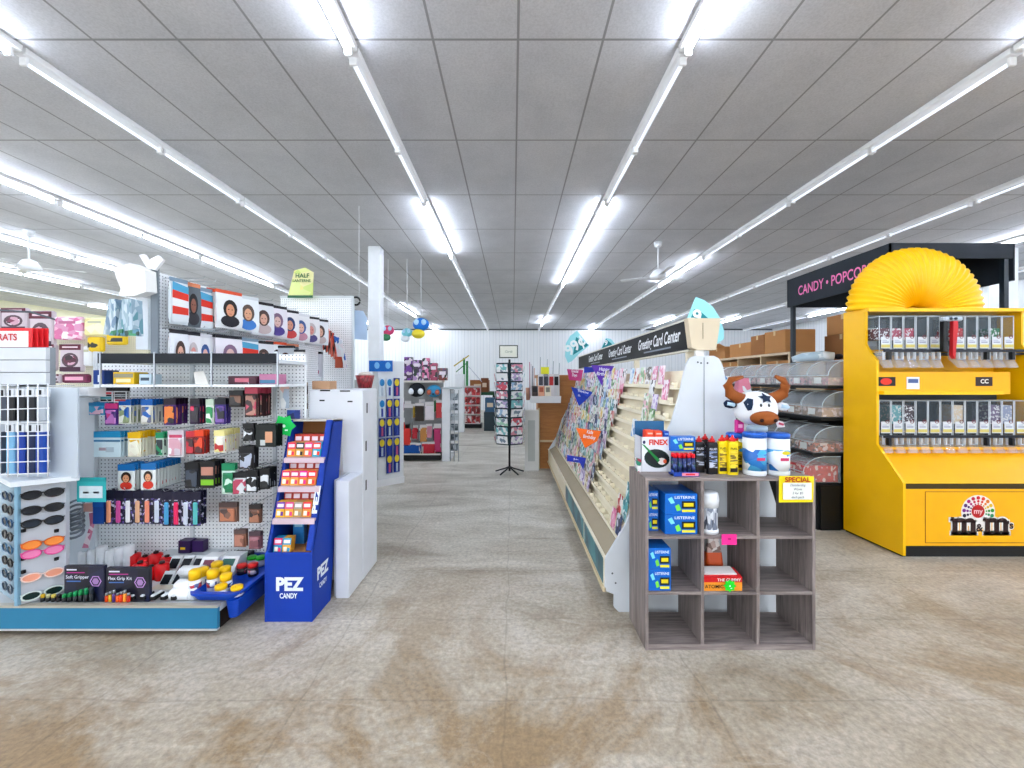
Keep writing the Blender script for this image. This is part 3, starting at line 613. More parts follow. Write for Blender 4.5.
MB().box(x0, x0+0.2, 2.46, 2.50, 0.18, 1.40, mat('d9dee2', 0.5)).obj('cabinet_body', t)
x0, x1 = px(-26, 2.3), px(19, 2.3)
t = thing('name_sign', 'red-bordered white sign lettered RATS on the slatted cabinet', 'sign', ((x0+x1)/2, 2.36, pz(347, 2.36)), None)
for k in range(4):
    MB().box(x0+0.012*k, x1+0.012*k, 2.362+0.016*k, 2.368+0.016*k, pz(347, 2.36), pz(328, 2.36)+0.0015*k, mat('e0343c', 0.4)).obj('sheet', t)
b = MB(); b.box(x0, x1-0.02, 2.360, 2.362, pz(347, 2.36), pz(331, 2.36), mat('f4eef0', 0.4)); b.text('RATS', (px(8.0, 2.36), 2.358, pz(337.5, 2.36)), (1, 0, 0), (0, 0, 1), 0.055, mat('c8242c', 0.4), 0.02, width=0.11); b.obj('lettering', t)
# wire grid rack with hanging wallets
t = thing('wire_grid_rack', 'white wire grid rack of hanging wallets above the sunglasses', 'rack', (px(20, 2.3), 2.3, 1.0))
b = MB(); yy = 2.22
for u in (-12, 0, 8, 18, 28, 38, 48): b.bar((px(u, yy), yy, pz(384, yy)), (px(u, yy), yy, pz(477, yy)), 0.003, WHITE)
for v in (397, 410, 424, 437, 450, 463, 475): b.bar((px(-12, yy), yy, pz(v, yy)), (px(50, yy), yy, pz(v-2, yy)), 0.003, WHITE)
b.obj('wire_grid', t)
MB().box(px(-12, yy), px(48, yy), 2.37, 2.38, pz(477, 2.4), pz(388, 2.4), mat('cfd8e0', 0.5)).obj('back_panel', t)
b = MB(); b.bar((px(-10, 2.23), 2.23, pz(386, 2.23)), (px(-10, 2.23), 2.37, pz(386, 2.23)), 0.003, WHITE); b.bar((px(47, 2.23), 2.23, pz(386, 2.23)), (px(47, 2.23), 2.37, pz(386, 2.23)), 0.003, WHITE); b.obj('side_wire', t)
wal = [(2, 'slate grey'), (9.5, 'black'), (20, 'black and white'), (30, 'charcoal'), (40, 'pale grey')]
cc = {'slate grey': '4a5260', 'black': '1b1e26', 'black and white': '20242c', 'charcoal': '2c3038', 'pale grey': 'b8c0c8', 'light blue': '8cc0e0', 'royal blue': '1c4ca8', 'navy': '18305c', 'steel': '5a6470', 'mid blue': '2458b0'}
for row, (v0, v1, lst) in enumerate([(389, 421, wal), (424, 474, [(-4, 'steel'), (9.5, 'light blue'), (20, 'royal blue'), (30, 'navy'), (39, 'mid blue')])]):
    for u, nm in lst:
        Y = 2.30; t = thing('hanging_wallet', '%s wallet hanging in the %s row of the wire rack' % (nm, 'upper' if row == 0 else 'lower'), 'wallet', (px(u, Y), Y, pz(v0, Y)), 'wallets in the wire rack')
        MB().box(px(u-4, Y), px(u+4.5, Y), Y, Y+0.03, pz(v1, Y), pz(v0+8, Y), mat(cc[nm], 0.45), 0.004).obj('wallet_body', t)
        MB().box(px(u-4, Y), px(u+4.5, Y), Y-0.003, Y+0.03, pz(v0+8, Y), pz(v0, Y), mat('e4e8ec', 0.4)).obj('header_card', t)
        MB().box(px(u-1.5, Y), px(u+2, Y), Y-0.006, Y-0.002, pz(v0+7, Y), pz(v0+1, Y), BLACK).obj('logo_patch', t)
# sunglasses tower
ya = 2.27; xa = px(19, ya); yb = 2.40; xb = px(66, yb)
zT, zB = pz(486, ya), ZD+0.016
t = thing('sunglasses_tower', 'grey two-sided sunglasses tower with white top plate at the left', 'display rack', (xa, ya, zB))
SG = mat('c2c6cc', 0.45)
MB().add([(xa, ya, zB), (xb, yb, zB), (xb, yb, zT), (xa, ya, zT), (xa, ya+0.02, zB), (xb, yb+0.02, zB), (xb, yb+0.02, zT), (xa, ya+0.02, zT)], [(0, 1, 2, 3), (7, 6, 5, 4), (1, 5, 6, 2), (3, 2, 6, 7), (0, 4, 7, 3), (0, 4, 5, 1)], SG).obj('display_face', t)
xc = xa-0.30; yc = 2.42
MB().add([(xc, yc, zB), (xa, ya, zB), (xa, ya, zT), (xc, yc, zT), (xc, yc+0.02, zB), (xa, ya+0.02, zB), (xa, ya+0.02, zT), (xc, yc+0.02, zT)], [(0, 1, 2, 3), (7, 6, 5, 4), (1, 5, 6, 2), (3, 2, 6, 7), (0, 4, 7, 3)], clear('b8d4e4', 0.6)).obj('display_face', t)
MB().prism([(xc-0.03, yc), (xa, ya-0.04), (xb+0.09, yb-0.01), (xb+0.02, yb+0.06), (xa, yb+0.05)], 'z', zT+0.002, zT+0.03, mat('e6ecf0', 0.4)).obj('top_plate', t)
MB().box(xa-0.012, xa+0.006, ya-0.012, ya+0.004, zB, zT, mat('8fb4c8', 0.4)).obj('corner_post', t)
def glasses(o, right, up, wd, frame, lens, look, group='sunglasses on the tower', parent=None):
    r = Vector(right).normalized(); u = Vector(up).normalized(); n = r.cross(u)
    t = thing('sunglasses', look, 'sunglasses', tuple(o), group)
    f = MB(); l = MB()
    for s_ in (-1, 1):
        c = Vector(o)+r*s_*wd*0.26+n*0.02
        pts = [c+r*wd*0.21*math.cos(a)*(1.05)+u*wd*0.13*math.sin(a)*(1 if math.sin(a) > 0 else 1.15) for a in [2*math.pi*k/14 for k in range(15)]]
        f.tube([tuple(p) for p in pts], 0.004, frame, 5); l.add([tuple(p) for p in pts[:-1]], [tuple(range(14))], lens)
        f.bar(tuple(c+r*s_*wd*0.22+u*0.01), tuple(c+r*s_*wd*0.24+u*0.01-n*0.011), 0.003, frame)
    f.bar(tuple(Vector(o)-r*wd*0.06+n*0.012+u*0.005), tuple(Vector(o)+r*wd*0.06+n*0.012+u*0.005), 0.003, frame)
    f.obj('frame', t); l.obj('lens', t)
dr = Vector((xb-xa, yb-ya, 0)).normalized(); mid = Vector(((xa+xb)/2, (ya+yb)/2, 0))
gl = [(491, '15171b', '2a2e36', 'black wraparound sunglasses, topmost on the tower'), (506, '15171b', '2a2e36', 'black wraparound sunglasses, second down on the tower'), (519, '15171b', '303a46', 'black wraparound sunglasses, third down on the tower'), (540, 'e07a28', 'e89850', 'orange sunglasses on the tower'), (549, 'e060a0', 'e890b8', 'pink sunglasses just below the orange pair'), (572, 'f0d8d0', 'e8a890', 'white and peach studded sunglasses on the tower'), (590, 'd8e4e0', '1e3a38', 'white-rimmed dark sunglasses lowest on the tower')]
for v, fc, lc, lk in gl: glasses((mid.x, mid.y, pz(v+2, 2.33)), dr, (0, 0, 1), 0.165, mat(fc, 0.3), mat(lc, 0.2), lk)
dl = Vector((xa-xc, ya-yc, 0)).normalized(); ml = Vector(((xa+xc)/2+0.06, (ya+yc)/2-0.03, 0))
for i in range(8): glasses((ml.x, ml.y, pz(496+i*13, 2.3)), dl, (0, 0, 1), 0.17, mat(['2a4c68', '18202a', '2a5c80', '20242c', '3a6a88', '181c22', '2c4c60', '445a6c'][i], 0.3), mat('20303c', 0.2), '%s sunglasses on the left face of the tower, %s from the top' % (['steel blue', 'black', 'bright blue', 'charcoal', 'light blue', 'jet black', 'teal blue', 'slate'][i], ORD[i]))
b = MB(); 
for v in (530, 558, 571):
    for u, Y in ((25, 2.285), (58, 2.375)): x, y, z = P(u, v, Y); b.box(x-0.006, x+0.006, y-0.015, y, z-0.01, z+0.008, BLACK)
b.obj('frame_clip', t)

# ================================================================ tall gondola running back along the aisle (right face)
XS = -2.56
g2 = thing('tall_gondola', 'tall white pegboard gondola of costume bags running away from the camera', 'shelving', (XS, 4, 0))
MB().box(XS-0.02, XS, 2.925, 5.5, 0.17, 2.22, PEGY).obj('pegboard', g2)
MB().box(XS-0.03, XS+0.02, 2.905, 2.922, 0.17, 2.28, mat('8c949a', 0.4)).obj('end_upright', g2)
MB().box(XS-0.55, XS+0.50, 2.95, 5.5, 0.0, 0.16, mat('c8ccd0', 0.5)).obj('base_deck', g2)
for y in (3.7, 4.6, 5.45): MB().box(XS-0.03, XS+0.015, y-0.012, y+0.012, 0.16, 2.24, mat('dfe4e7', 0.4)).obj('upright', g2)
def costume(look, hair, skin, dress, bg, head='1e1e26', special=None):
    w, h = 0.21, 0.30
    t = thing('costume_bag', look, 'costume bag', (0, 0, 0), 'costume bags on the tall gondola')
    b = MB(); bm = mat(bg, 0.25)
    b.loft([[(-w/2, 0, 0.0), (w/2, 0, 0.0), (w/2, 0.002, 0), (-w/2, 0.002, 0)], [(-w/2, -0.012, -h*0.3), (w/2, -0.012, -h*0.3), (w/2, 0.012, -h*0.3), (-w/2, 0.012, -h*0.3)], [(-w/2, -0.016, -h*0.8), (w/2, -0.016, -h*0.8), (w/2, 0.016, -h*0.8), (-w/2, 0.016, -h*0.8)], [(-w/2, -0.002, -h), (w/2, -0.002, -h), (w/2, 0.002, -h), (-w/2, 0.002, -h)]], bm)
    b.obj('bag', t)
    p = MB(); y = -0.0185; r, u = (1, 0, 0), (0, 0, 1)
    if special == 'stripes':
        for k, q in enumerate(['5aa8c8', 'd8402c', 'e8eaec', 'd8402c', 'dfe4e8']): p.add([(-w*.45, y, -h*(.06+.18*k)), (-w*.45, y, -h*(.24+.18*k)), (w*.45, y, -h*(.29+.16*k)), (w*.45, y, -h*(.13+.16*k))], [(0, 1, 2, 3)], mat(q, 0.4))
    else:
        p.ellipse((0, y, -h*0.80), r, u, w*0.36, h*0.16, mat(dress, 0.4)); p.ellipse((0, y-0.0005, -h*0.46), r, u, w*0.27, h*0.25, mat(hair, 0.4)); p.ellipse((0, y-0.001, -h*0.5), r, u, w*0.16, h*0.17, mat(skin, 0.4))
        for s_ in (-1, 1): p.ellipse((s_*w*0.07, y-0.0015, -h*0.48), r, u, w*0.035, h*0.012, mat('2a2020', 0.4))
        p.rect((0, y-0.0015, -h*0.6), r, u, w*0.09, h*0.014, mat('b0383a', 0.4))
    p.obj('picture', t)
    MB().box(-w*0.5, w*0.5, -0.004, 0.004, -h*0.05, 0.012, mat(head, 0.4)).obj('header', t)
    return t
vari = [('striped red, white and blue', '', '', '', 'dfe6ea', '8ca0b0', 'stripes'), ('dark-haired grey-dressed', '1c1a1e', '9a6a58', '3c3c44', '70787e', 'd8906c', None), ('orange-headed', '241816', 'd8a080', '20202a', 'eef0f2', 'd8603c', None),
        ('pale blue-dressed', '6a5a50', 'e0b090', '4a88c8', 'eef2f4', 'd8dce0', None), ('brown-haired white-dressed', '5a4640', 'dcb09c', 'c8b8b8', 'e8eaee', '2a2a30', None), ('violet-dressed', '8a7088', 'e0c0b8', '5a4890', 'ece8ee', '20202a', None),
        ('navy-wigged red-dressed', '2a4878', 'd8a088', 'c84848', 'f0eef0', '20202a', None), ('blue-wigged', '4a6aa0', 'e8c0b0', 'c898a8', 'f0f0f2', 'e0e0e4', None), ('white-wigged spectacled', 'c8c0c0', 'd89890', '5a5088', 'eeecee', '20202a', None)]
protos = [costume('x', *[v[i] for i in (1, 2, 3, 4, 5, 6)]) for v in [(q[0], q[1] or 'ffffff', q[2] or 'ffffff', q[3] or 'ffffff', q[4], q[5], q[6]) for q in vari]]
first = [True]*len(protos)
def put_costume(k, loc, rz, lab, sx=1):
    if first[k]: o = protos[k]; first[k] = False; o.location = loc; o.rotation_euler = (0, 0, rz); o['label'] = lab
    else: o = dup(protos[k], loc, lab, rz)
    o.scale = (sx, 1, 1.08 if sx < 1 else 1)
order1 = [0, 1, 0, 2, 3, 4, 5, 6, 7, 8, 4]
n1 = 11
for row, (zt, oo) in enumerate([(2.165, order1), (1.80, [4, 8, 7, 5, 0, 4, 2, 1, 5, 6, 3])]):
    for i in range(n1):
        y = 3.02+i*0.25; 
        if row and i > 7: continue
        for j in range(1 if i < 3 else 2):
            x = XS+0.13+0.07*(1-j); y = 2.99+i*.12 if i < 3 else 3.36+(i-3)*.225; x = XS+.09 if i < 3 else x; rz = math.radians(78-i*2.8+R.uniform(-3, 3))
            put_costume(oo[i], (x+0.02, y-0.01+0.0*j, zt+R.uniform(-.008, .008)), rz, '%s costume bag, %s row, %s from near end, %s' % (vari[oo[i]][0], 'upper' if row == 0 else 'lower', ORD[i], 'front one' if j == 0 else 'behind'), .62 if i < 3 else 1)
        if i < 3: y = 2.97+i*.11
        MB().tube([(XS, y, zt+0.02), (XS+0.30, y, zt+0.02), (XS+0.31, y, zt+0.035)], 0.003, STEEL, 6).obj('peg_hook', g2)
# coral striped run and white bags at the far end
for i in range(9):
    Y = 5.45; x, y, z = P(322+i*2.6, 322+i*2.2, Y-0.02*i)
    t = thing('striped_sleeve', '%s sleeve in the fanned run, %s from the left' % ('coral and black striped' if i < 6 else 'white and blue', ORD[i]), 'pack', (x, y, z), 'fanned sleeves at the gondola end')
    b = MB(); b.prism([(x-0.05, z), (x-0.01, z), (x+0.06, z-0.36), (x+0.02, z-0.38)], 'y', y-0.01, y, art(['d8583c', 'e8a090', '2a1c20', 'e87860'], 20, (3, 1, .3)) if i < 6 else art(['f0f2f4', 'e4e8ee', '3c74c0', 'f0e8ec'], 14)); b.obj('sleeve', t)
# partition board facing the camera, with small packs and yellow sign
t = thing('pegboard_partition', 'white pegboard partition facing the camera at the end of the tall gondola', 'partition', (-2.7, 5.6, 0))
MB().box(-3.2, px(352, 5.6), 5.6, 5.63, 0.0, 2.57, PEG).obj('pegboard', t)
b = MB(); b.box(-3.2, px(353, 5.6), 5.59, 5.64, 2.57, 2.6, mat('dfe4e7', 0.4)); b.box(px(351.5, 5.6), px(353.5, 5.6), 5.59, 5.64, 0, 2.57, mat('dfe4e7', 0.4)); b.obj('edge_frame', t)
MB().box(-2.52, px(352, 5.6)+0.05, 5.52, 5.6, 1.28, 1.31, mat('e8ecee', 0.4)).obj('shelf', t)
small = [(278, 293, 346, 371, 'brown-haired portrait costume card', '5a3c30', 'c8ccd0'), (294, 303, 350, 373, 'blonde portrait costume card', 'c89860', 'e8e4e0'), (308, 321, 352, 377, 'pink-dressed dark-haired costume card', '2a2028', 'e4e4ea')]
for u0, u1, v0, v1, lk, hr, bg in small:
    cluster(u0, u1, v0, v1, 3.8 if u0 < 305 else 5.35, 3, mat('26262c', 0.4), mat(bg, 0.35), None, lk+' hung before the partition', 'costume card', 'costume_card', hk=0.08, pic=facepic(hr, 'c04878' if u0 > 300 else '4a5c88'), group='costume cards before the partition')
cluster(335, 343, 357, 368, 5.3, 1, mat('c05840', 0.4), mat('b86048', 0.4), None, 'small red pack alone on the partition right side')
t = thing('yellow_sign', 'yellow and green hanging poster above the pegboard partition', 'sign', P(301, 298, 5.5))
x0, x1 = px(288, 5.5), px(313, 5.5)
MB().slab([(x0, 5.5, pz(297, 5.5)), (x1, 5.5, pz(297, 5.5)), (x1, 5.52, pz(272, 5.5)), (x0+0.22, 5.53, pz(267, 5.5)), (x0+0.07, 5.53, pz(270, 5.5))], 0.006, (0, 1, 0), art(['f0ec9c', 'e8f0a8', 'f4f0b8', 'd8e890'], 6)).obj('poster', t)
b = MB(); b.text('HALF', ((x0+x1)/2+0.03, 5.49, pz(276, 5.5)), (1, 0, 0), (0, 0, 1), 0.08, mat('2c7c4c', 0.4), 0.02); b.obj('title_lettering', t); b = MB(); b.text('LANTERNS', ((x0+x1)/2+0.02, 5.49, pz(281, 5.5)), (1, 0, 0), (0, 0, 1), 0.05, mat('2c7c4c', 0.4), 0.02); b.obj('lettering', t); MB().box(x0, x1, 5.487, 5.495, pz(298, 5.5), pz(295.5, 5.5), mat('2c6c4c', 0.4)).obj('bottom_stripe', t)
for k, (u, yy) in enumerate([(307, 5.5), (333, 5.6)]):
    pass
# on top of the gondola near end: white paper bag, plastic bags
t = thing('paper_bag', 'crumpled white paper bag on top of the tall gondola near end', 'bag', P(138, 296, 2.9))
b = MB(); c = [P(119, 269, 2.84), P(135, 265, 2.84), P(150, 272, 2.84), P(151, 293, 2.84), P(140, 297, 2.84), P(124, 297, 2.84), P(126, 290, 2.84), P(122, 280, 2.84)]
b.loft([[(x, y-0.04, z) for x, y, z in c], [(x*1.0, y+0.05, z+0.01) for x, y, z in c]], mat('f1f0ec', 0.7)); b.obj('bag_body', t)
b = MB(); 
for pp in ([P(139, 255, 2.88), P(144, 254, 2.88), P(150, 262, 2.88), P(147, 268, 2.88)], [P(147, 268, 2.87), P(150, 259, 2.87), P(158, 255, 2.87), P(163, 260, 2.87), P(155, 270, 2.87)]): b.slab(pp, 0.02, (0, -1, 0), mat('f4f5f6', 0.6))
b.obj('paper_bow', t)
MB().box(px(139, 2.95), px(151, 2.95), 2.925, 2.96, 1.66, pz(299, 2.95), mat('e4eaee', 0.4)).obj('header_panel', g2)
for i, (u0, u1, c1) in enumerate([(109, 122, '7a94a8'), (122, 138, '6a98a0')]):
    t = thing('plastic_bag_bundle', 'clear plastic bag of %s hanging beside the white post' % ('dark blue goods' if i == 0 else 'green-tipped goods'), 'bag', P((u0+u1)/2, 335, 2.7), 'clear bags beside the gondola')
    b = MB(); pr = [P(u0, 335, 2.7), P(u1, 336, 2.7), P(u1-1, 300, 2.7), P(u0+6, 300, 2.7)]
    b.loft([[(x, y-0.04, z) for x, y, z in pr], [(x, y+0.04, z) for x, y, z in pr]], art([c1, 'b8c8d0', '90a8b4', '9fb4bc', 'c8d4da'], 30, (2.5, 1, .6), 0.2)); b.obj('bag_body', t)
    pr = [P(u0, 335.5, 2.65), P(u1, 336, 2.65), P(u1, 329, 2.65), P(u0+2, 331, 2.65)]
    MB().slab(pr, 0.01, (0, -1, 0), art(['2a7c58', '3a9468', '5a8ca0', '1c4c40'], 40)).obj('contents', t)
# wire basket of purple bags far left
g3 = thing('rear_pegboard_bay', 'white pegboard bay of purple bags behind the left cabinet', 'shelving', (-5.2, 4.9, 0))
MB().box(-7.2, -4.35, 4.85, 4.88, 0.05, 2.05, pegmat('e6e3cf', 'b8b4a0')).obj('pegboard', g3)
MB().box(-7.2, -4.35, 4.4, 4.85, 0.05, 0.2, mat('c8ccd0', 0.5)).obj('base_deck', g3)
MB().box(-7.2, -4.35, 4.35, 4.85, 1.33, 1.36, mat('dfe4e7', 0.5)).obj('shelf', g3)
MB().tube([(-7.2, 4.3, 2.28), (px(31, 4.3), 4.3, 2.16)], 0.01, mat('6a7278', 0.4)).obj('rail', g3)
MB().tube([(px(31, 4.3), 4.3, 2.16), (px(31, 4.3), 4.85, 2.05)], 0.01, mat('6a7278', 0.4)).obj('rail', g3)
PUR = art(['6c2a4a', '8c3a5c', '5a2440', 'd8b0c0', 'f0e0e8', '3a2030'], 14, (1, 1, 1.6)); PINK = art(['e8b8cc', 'f0d8e2', 'd87ca8', 'f4ecf0', 'dca0c0'], 14, (1, 1, 1.8))
pb = [(-22, 2, 308, 332, 'd', 'maroon-topped bag with black lace picture, upper row, leftmost'), (4, 29, 308, 331, 'd', 'maroon-topped bag with black lace picture, upper row'), (32, 55, 311, 348, 'd', 'tall maroon bag with two banner headings'), (56, 84, 317, 340, 'p', 'pink and white bag in the upper row'), (86, 108, 318, 336, 'y', 'pale yellow bag at the right end of the upper row'),
      (47, 57, 344, 371, 'd', 'narrow maroon bag with white ring picture, lower row'), (62, 84, 344, 372, 'd', 'maroon bag with grey spider web picture, lower row'), (85, 93, 346, 366, 'w', 'small white bag beside the spider web bag'), (89, 104, 337, 352, 'y2', 'bright yellow bag in the lower row'), (108, 127, 334, 345, 'y2', 'yellow and black lettered bag under the plastic bags'), (48, 62, 374, 383, 'd', 'flat maroon and gold box under the bags, left one'), (64, 90, 374, 383, 'p2', 'flat maroon box with pink title, right one')]
for u0, u1, v0, v1, kd, lk in pb:
    Y = 4.55; x0, x1, z0, z1 = px(u0, Y), px(u1, Y), pz(v1, Y), pz(v0, Y)
    t = thing('party_bag', lk, 'bag', ((x0+x1)/2, Y, z1), 'bags on the rear left bay')
    bm = {'d': mat('d9ced4', 0.3), 'p': PINK, 'y': art(['f0ecb8', 'f4f0d0', 'e4dca0'], 10), 'y2': mat('e8c81c', 0.35), 'w': mat('eceef0', 0.4), 'p2': mat('7a2a50', 0.4)}[kd]
    MB().box(x0, x1, Y-0.03, Y+0.03, z0, z1, bm, 0.015).obj('bag_body', t)
    f = MB(); yy = Y-0.0315; W, H = x1-x0, z1-z0
    if kd == 'd':
        f.rect(((x0+x1)/2, yy, z1-H*0.12), (1, 0, 0), (0, 0, 1), W*0.98, H*0.2, mat('6c1c3c', 0.4)); f.rect(((x0+x1)/2, yy, z1-H*0.12), (1, 0, 0), (0, 0, 1), W*0.7, H*0.05, mat('f0dce4', 0.4), 0.001)
        f.ellipse(((x0+x1)/2, yy, z0+H*0.42), (1, 0, 0), (0, 0, 1), W*0.38, H*0.26, mat('6a5660', 0.4)); f.ellipse(((x0+x1)/2, yy-0.001, z0+H*0.42), (1, 0, 0), (0, 0, 1), W*0.28, H*0.18, PUR); f.rect(((x0+x1)/2, yy, z0+H*0.1), (1, 0, 0), (0, 0, 1), W*0.95, H*0.16, mat('5c3a50', 0.4))
    elif kd == 'y2': f.rect(((x0+x1)/2, yy, z0+H*0.45), (1, 0, 0), (0, 0, 1), W*0.8, H*0.35, art(['20201c', 'e8c81c', '20201c'], 26))
    elif kd == 'p2': f.rect(((x0+x1)/2, yy, z0+H*0.5), (1, 0, 0), (0, 0, 1), W*0.7, H*0.4, mat('f0b8cc', 0.4))
    else: f.rect(((x0+x1)/2, yy, z0+H*0.75), (1, 0, 0), (0, 0, 1), W*0.6, H*0.12, mat('c87ca0' if kd == 'p' else 'c8c8b0', 0.4))
    f.obj('print', t)

# ================================================================ candy display stand (blue cardboard)
PX0, PX1 = -1.475, -1.192
pz_t = thing('candy_display_stand', 'blue cardboard candy stand lettered PEZ CANDY with four shelves', 'display stand', ((PX0+PX1)/2, 2.6, 0))
prof = [(2.416, 0.0), (2.66, 0.0), (2.85, 1.16), (2.70, 1.175), (2.43, 0.42), (2.416, 0.40)]
for xa_, xb_ in ((PX0, PX0+0.012), (PX1-0.012, PX1)): MB().prism(prof, 'x', xa_, xb_, PZB).obj('side_panel', pz_t)
# wide wing on the front edges of the sides
for xa_, xb_ in ((PX0, PX0+0.018), (PX1-0.045, PX1)): MB().prism([(2.43, 0.42), (2.436, 0.415), (2.708, 1.172), (2.70, 1.175)], 'x', xa_, xb_, PZB).obj('front_flange', pz_t)
pfp = MB().box(PX0+0.012, PX1-0.012, 2.418, 2.43, 0.0, 0.41, PZB).obj('front_panel', pz_t)
MB().prism([(2.655, 0.02), (2.665, 0.02), (2.853, 1.155), (2.843, 1.155)], 'x', PX0+0.012, PX1-0.012, CARDB2).obj('back_panel', pz_t)
MB().prism([(2.70, 1.165), (2.70, 1.178), (2.85, 1.168), (2.85, 1.155)], 'x', PX0, PX1, mat('c8c4bc', 0.6)).obj('top_flap', pz_t)
shelfv = [(458, 2.60), (487, 2.535), (519, 2.475)]
shz = []
for v, Yf_ in shelfv:
    z = pz(v, Yf_); shz.append((z, Yf_))
    yb_ = 2.66+0.19*(z/1.16)-0.012
    MB().prism([(Yf_, z), (yb_, z+0.03), (yb_, z+0.02), (Yf_, z-0.012), (Yf_-0.003, z-0.03), (Yf_-0.006, z-0.03), (Yf_-0.004, z)], 'x', PX0+0.013, PX1-0.014, mat('d8c4cc', 0.5)).obj('shelf', pz_t)
z4 = 0.40; shz.append((z4, 2.44)); MB().box(PX0+0.013, PX1-0.014, 2.432, 2.70, z4-0.02, z4-0.01, CARDB).obj('shelf', pz_t)
MB().prism([(2.68, 0.41), (2.69, 0.41), (2.72, 0.60), (2.71, 0.60)], 'x', PX0+0.09, PX1-0.02, CARDB).obj('cardboard_insert', pz_t)
b = MB(); wht = mat('eef4fb', 0.4)
b.text('PEZ', ((PX0+PX1)/2+0.005, 2.416, 0.222), (1, 0, 0), (0, 0, 1), 0.105, wht, 0.05, 0.002, width=0.165); b.obj('brand_lettering', pfp); b = MB()
b.text('CANDY', ((PX0+PX1)/2, 2.416, 0.155), (1, 0, 0), (0, 0, 1), 0.042, wht, 0.03, width=0.105); b.obj('lettering', pfp)
b = MB(); b.text('PEZ', (PX1+0.0005, 2.545, 0.25), (0, 1, 0), (0, -0.0, 1), 0.10, wht, 0.05, 0.002, width=0.15); b.obj('brand_lettering', pz_t); b = MB(); b.text('CANDY', (PX1+0.0005, 2.55, 0.17), (0, 1, 0), (0, 0, 1), 0.042, wht, 0.03, width=0.10); b.obj('lettering', pz_t)
dv = Vector((0, 0.27, 0.755)).normalized(); b = MB()
b.text('PEZ', Vector((PX1-0.022, 2.52, 0.695)), tuple(dv), (-1, 0, 0), 0.042, wht, 0.05, 0.006, width=0.17); b.obj('lettering', pz_t)
cols4 = [[('e83c64', 'f0a03c'), ('3a3c40', 'd8a850'), ('e0508c', 'e8884c'), ('e84838', '28b0c8')], [('d83860', 'e8a848'), ('d84070', 'f0b058'), ('e02c94', 'e88a30'), ('e83838', 'd88840')], [('7a3ca8', 'f0c030'), ('e05090', 'e8b03c'), ('a8a090', 'c8a060'), ('e83c48', 'e8a040')], [('e83c78', '20a0c8'), ('40a8c8', 'e8b048')]]
cn = ['top', 'second', 'third', 'bottom']; fl = [['red and orange', 'black and tan', 'pink and orange', 'red and turquoise'], ['crimson and gold', 'rose and gold', 'magenta and orange', 'scarlet and tan'], ['purple and yellow', 'pink and gold', 'grey and tan', 'red and gold'], ['pink and blue', 'blue and gold']]
for s_, (z, Yf_) in enumerate(shz):
    n = len(cols4[s_])
    for i, (c1, c2) in enumerate(cols4[s_]):
        wb = 0.051; x0 = PX0+0.022+i*0.0545; 
        rows_ = 2 if s_ < 3 else 1
        for j in range(rows_):
            y0 = Yf_+0.012+j*0.085; zb = z+0.003+0.008*(j+0.5) if s_ < 3 else z4-0.009; h = (0.088 if s_ < 3 else 0.085)+0.035*j
            if s_ == 3: y0 = 2.46
            t = thing('candy_box', '%s candy box, %s on the %s shelf of the blue stand%s' % (fl[s_][i], ORD[i], cn[s_], ', behind' if j else ''), 'candy box', (x0+wb/2, y0, zb), 'candy boxes on the blue stand')
            MB().prism([(y0, zb), (y0+0.05, zb+0.004), (y0+0.066, zb+h), (y0+0.018, zb+h)], 'x', x0, x0+wb, mat(c2 if j == 0 else 'a83c34', 0.4)).obj('box_body', t)
            f = MB(); A = lambda s0, e: (y0+0.018*s0-e, zb+h*s0)
            def q(s0, s1, xa1, xb1, m_, e): f.add([(x0+xa1*wb,)+A(s0, e), (x0+xb1*wb,)+A(s0, e), (x0+xb1*wb,)+A(s1, e), (x0+xa1*wb,)+A(s1, e)], [(0, 1, 2, 3)], m_)
            q(0.55, 1, 0, 1, mat(c1 if j == 0 else 'c84838', 0.4), 0.0012); q(0.66, 0.88, 0.12, 0.88, mat('f4e4ec', 0.4), 0.0018); q(0.12, 0.42, 0.15, 0.55, mat('f4ecdc', 0.4), 0.0018); q(0.1, 0.36, 0.6, 0.9, mat(c1, 0.4), 0.0018); f.obj('printed_face', t)
t = thing('candy_box', 'plain blue carton standing at the back of the bottom shelf', 'candy box', (PX0+0.1, 2.62, 0.4), 'candy boxes on the blue stand')
MB().box(PX0+0.07, PX0+0.14, 2.60, 2.64, z4-0.009, 0.56, mat('3c8cc8', 0.4)).obj('box_body', t); MB().box(PX0+0.08, PX0+0.13, 2.598, 2.60, 0.50, 0.54, mat('a8d8ec', 0.4)).obj('printed_face', t)
def starburst(u, v, Y, r, c, label, n=10, name='price_burst'):
    x, y, z = P(u, v, Y); t = thing(name, label, 'price sign', (x, y, z)); b = MB()
    pts = [(x+(r if k % 2 == 0 else r*0.72)*math.cos(math.pi*k/n), y, z+(r if k % 2 == 0 else r*0.72)*math.sin(math.pi*k/n)) for k in range(2*n)]
    b.slab(pts, 0.003, (0, -1, 0), mat(c, 0.5)); b.obj('card', t)
    b = MB(); b.ellipse((x, y-0.001, z), (1, 0, 0), (0, 0, 1), r*0.13, r*0.13, mat('e8fff0', 0.5)); b.rect((x+r*.2, y-0.001, z-r*.35), (1, 0, 0), (0, 0, 1), r*.25, r*.12, mat('e8fff0', 0.5)); b.obj('lettering', t)
    return t
starburst(284, 426, 2.66, 0.078, '17c765', 'bright green starburst price sign clipped to the blue stand corner', 6)
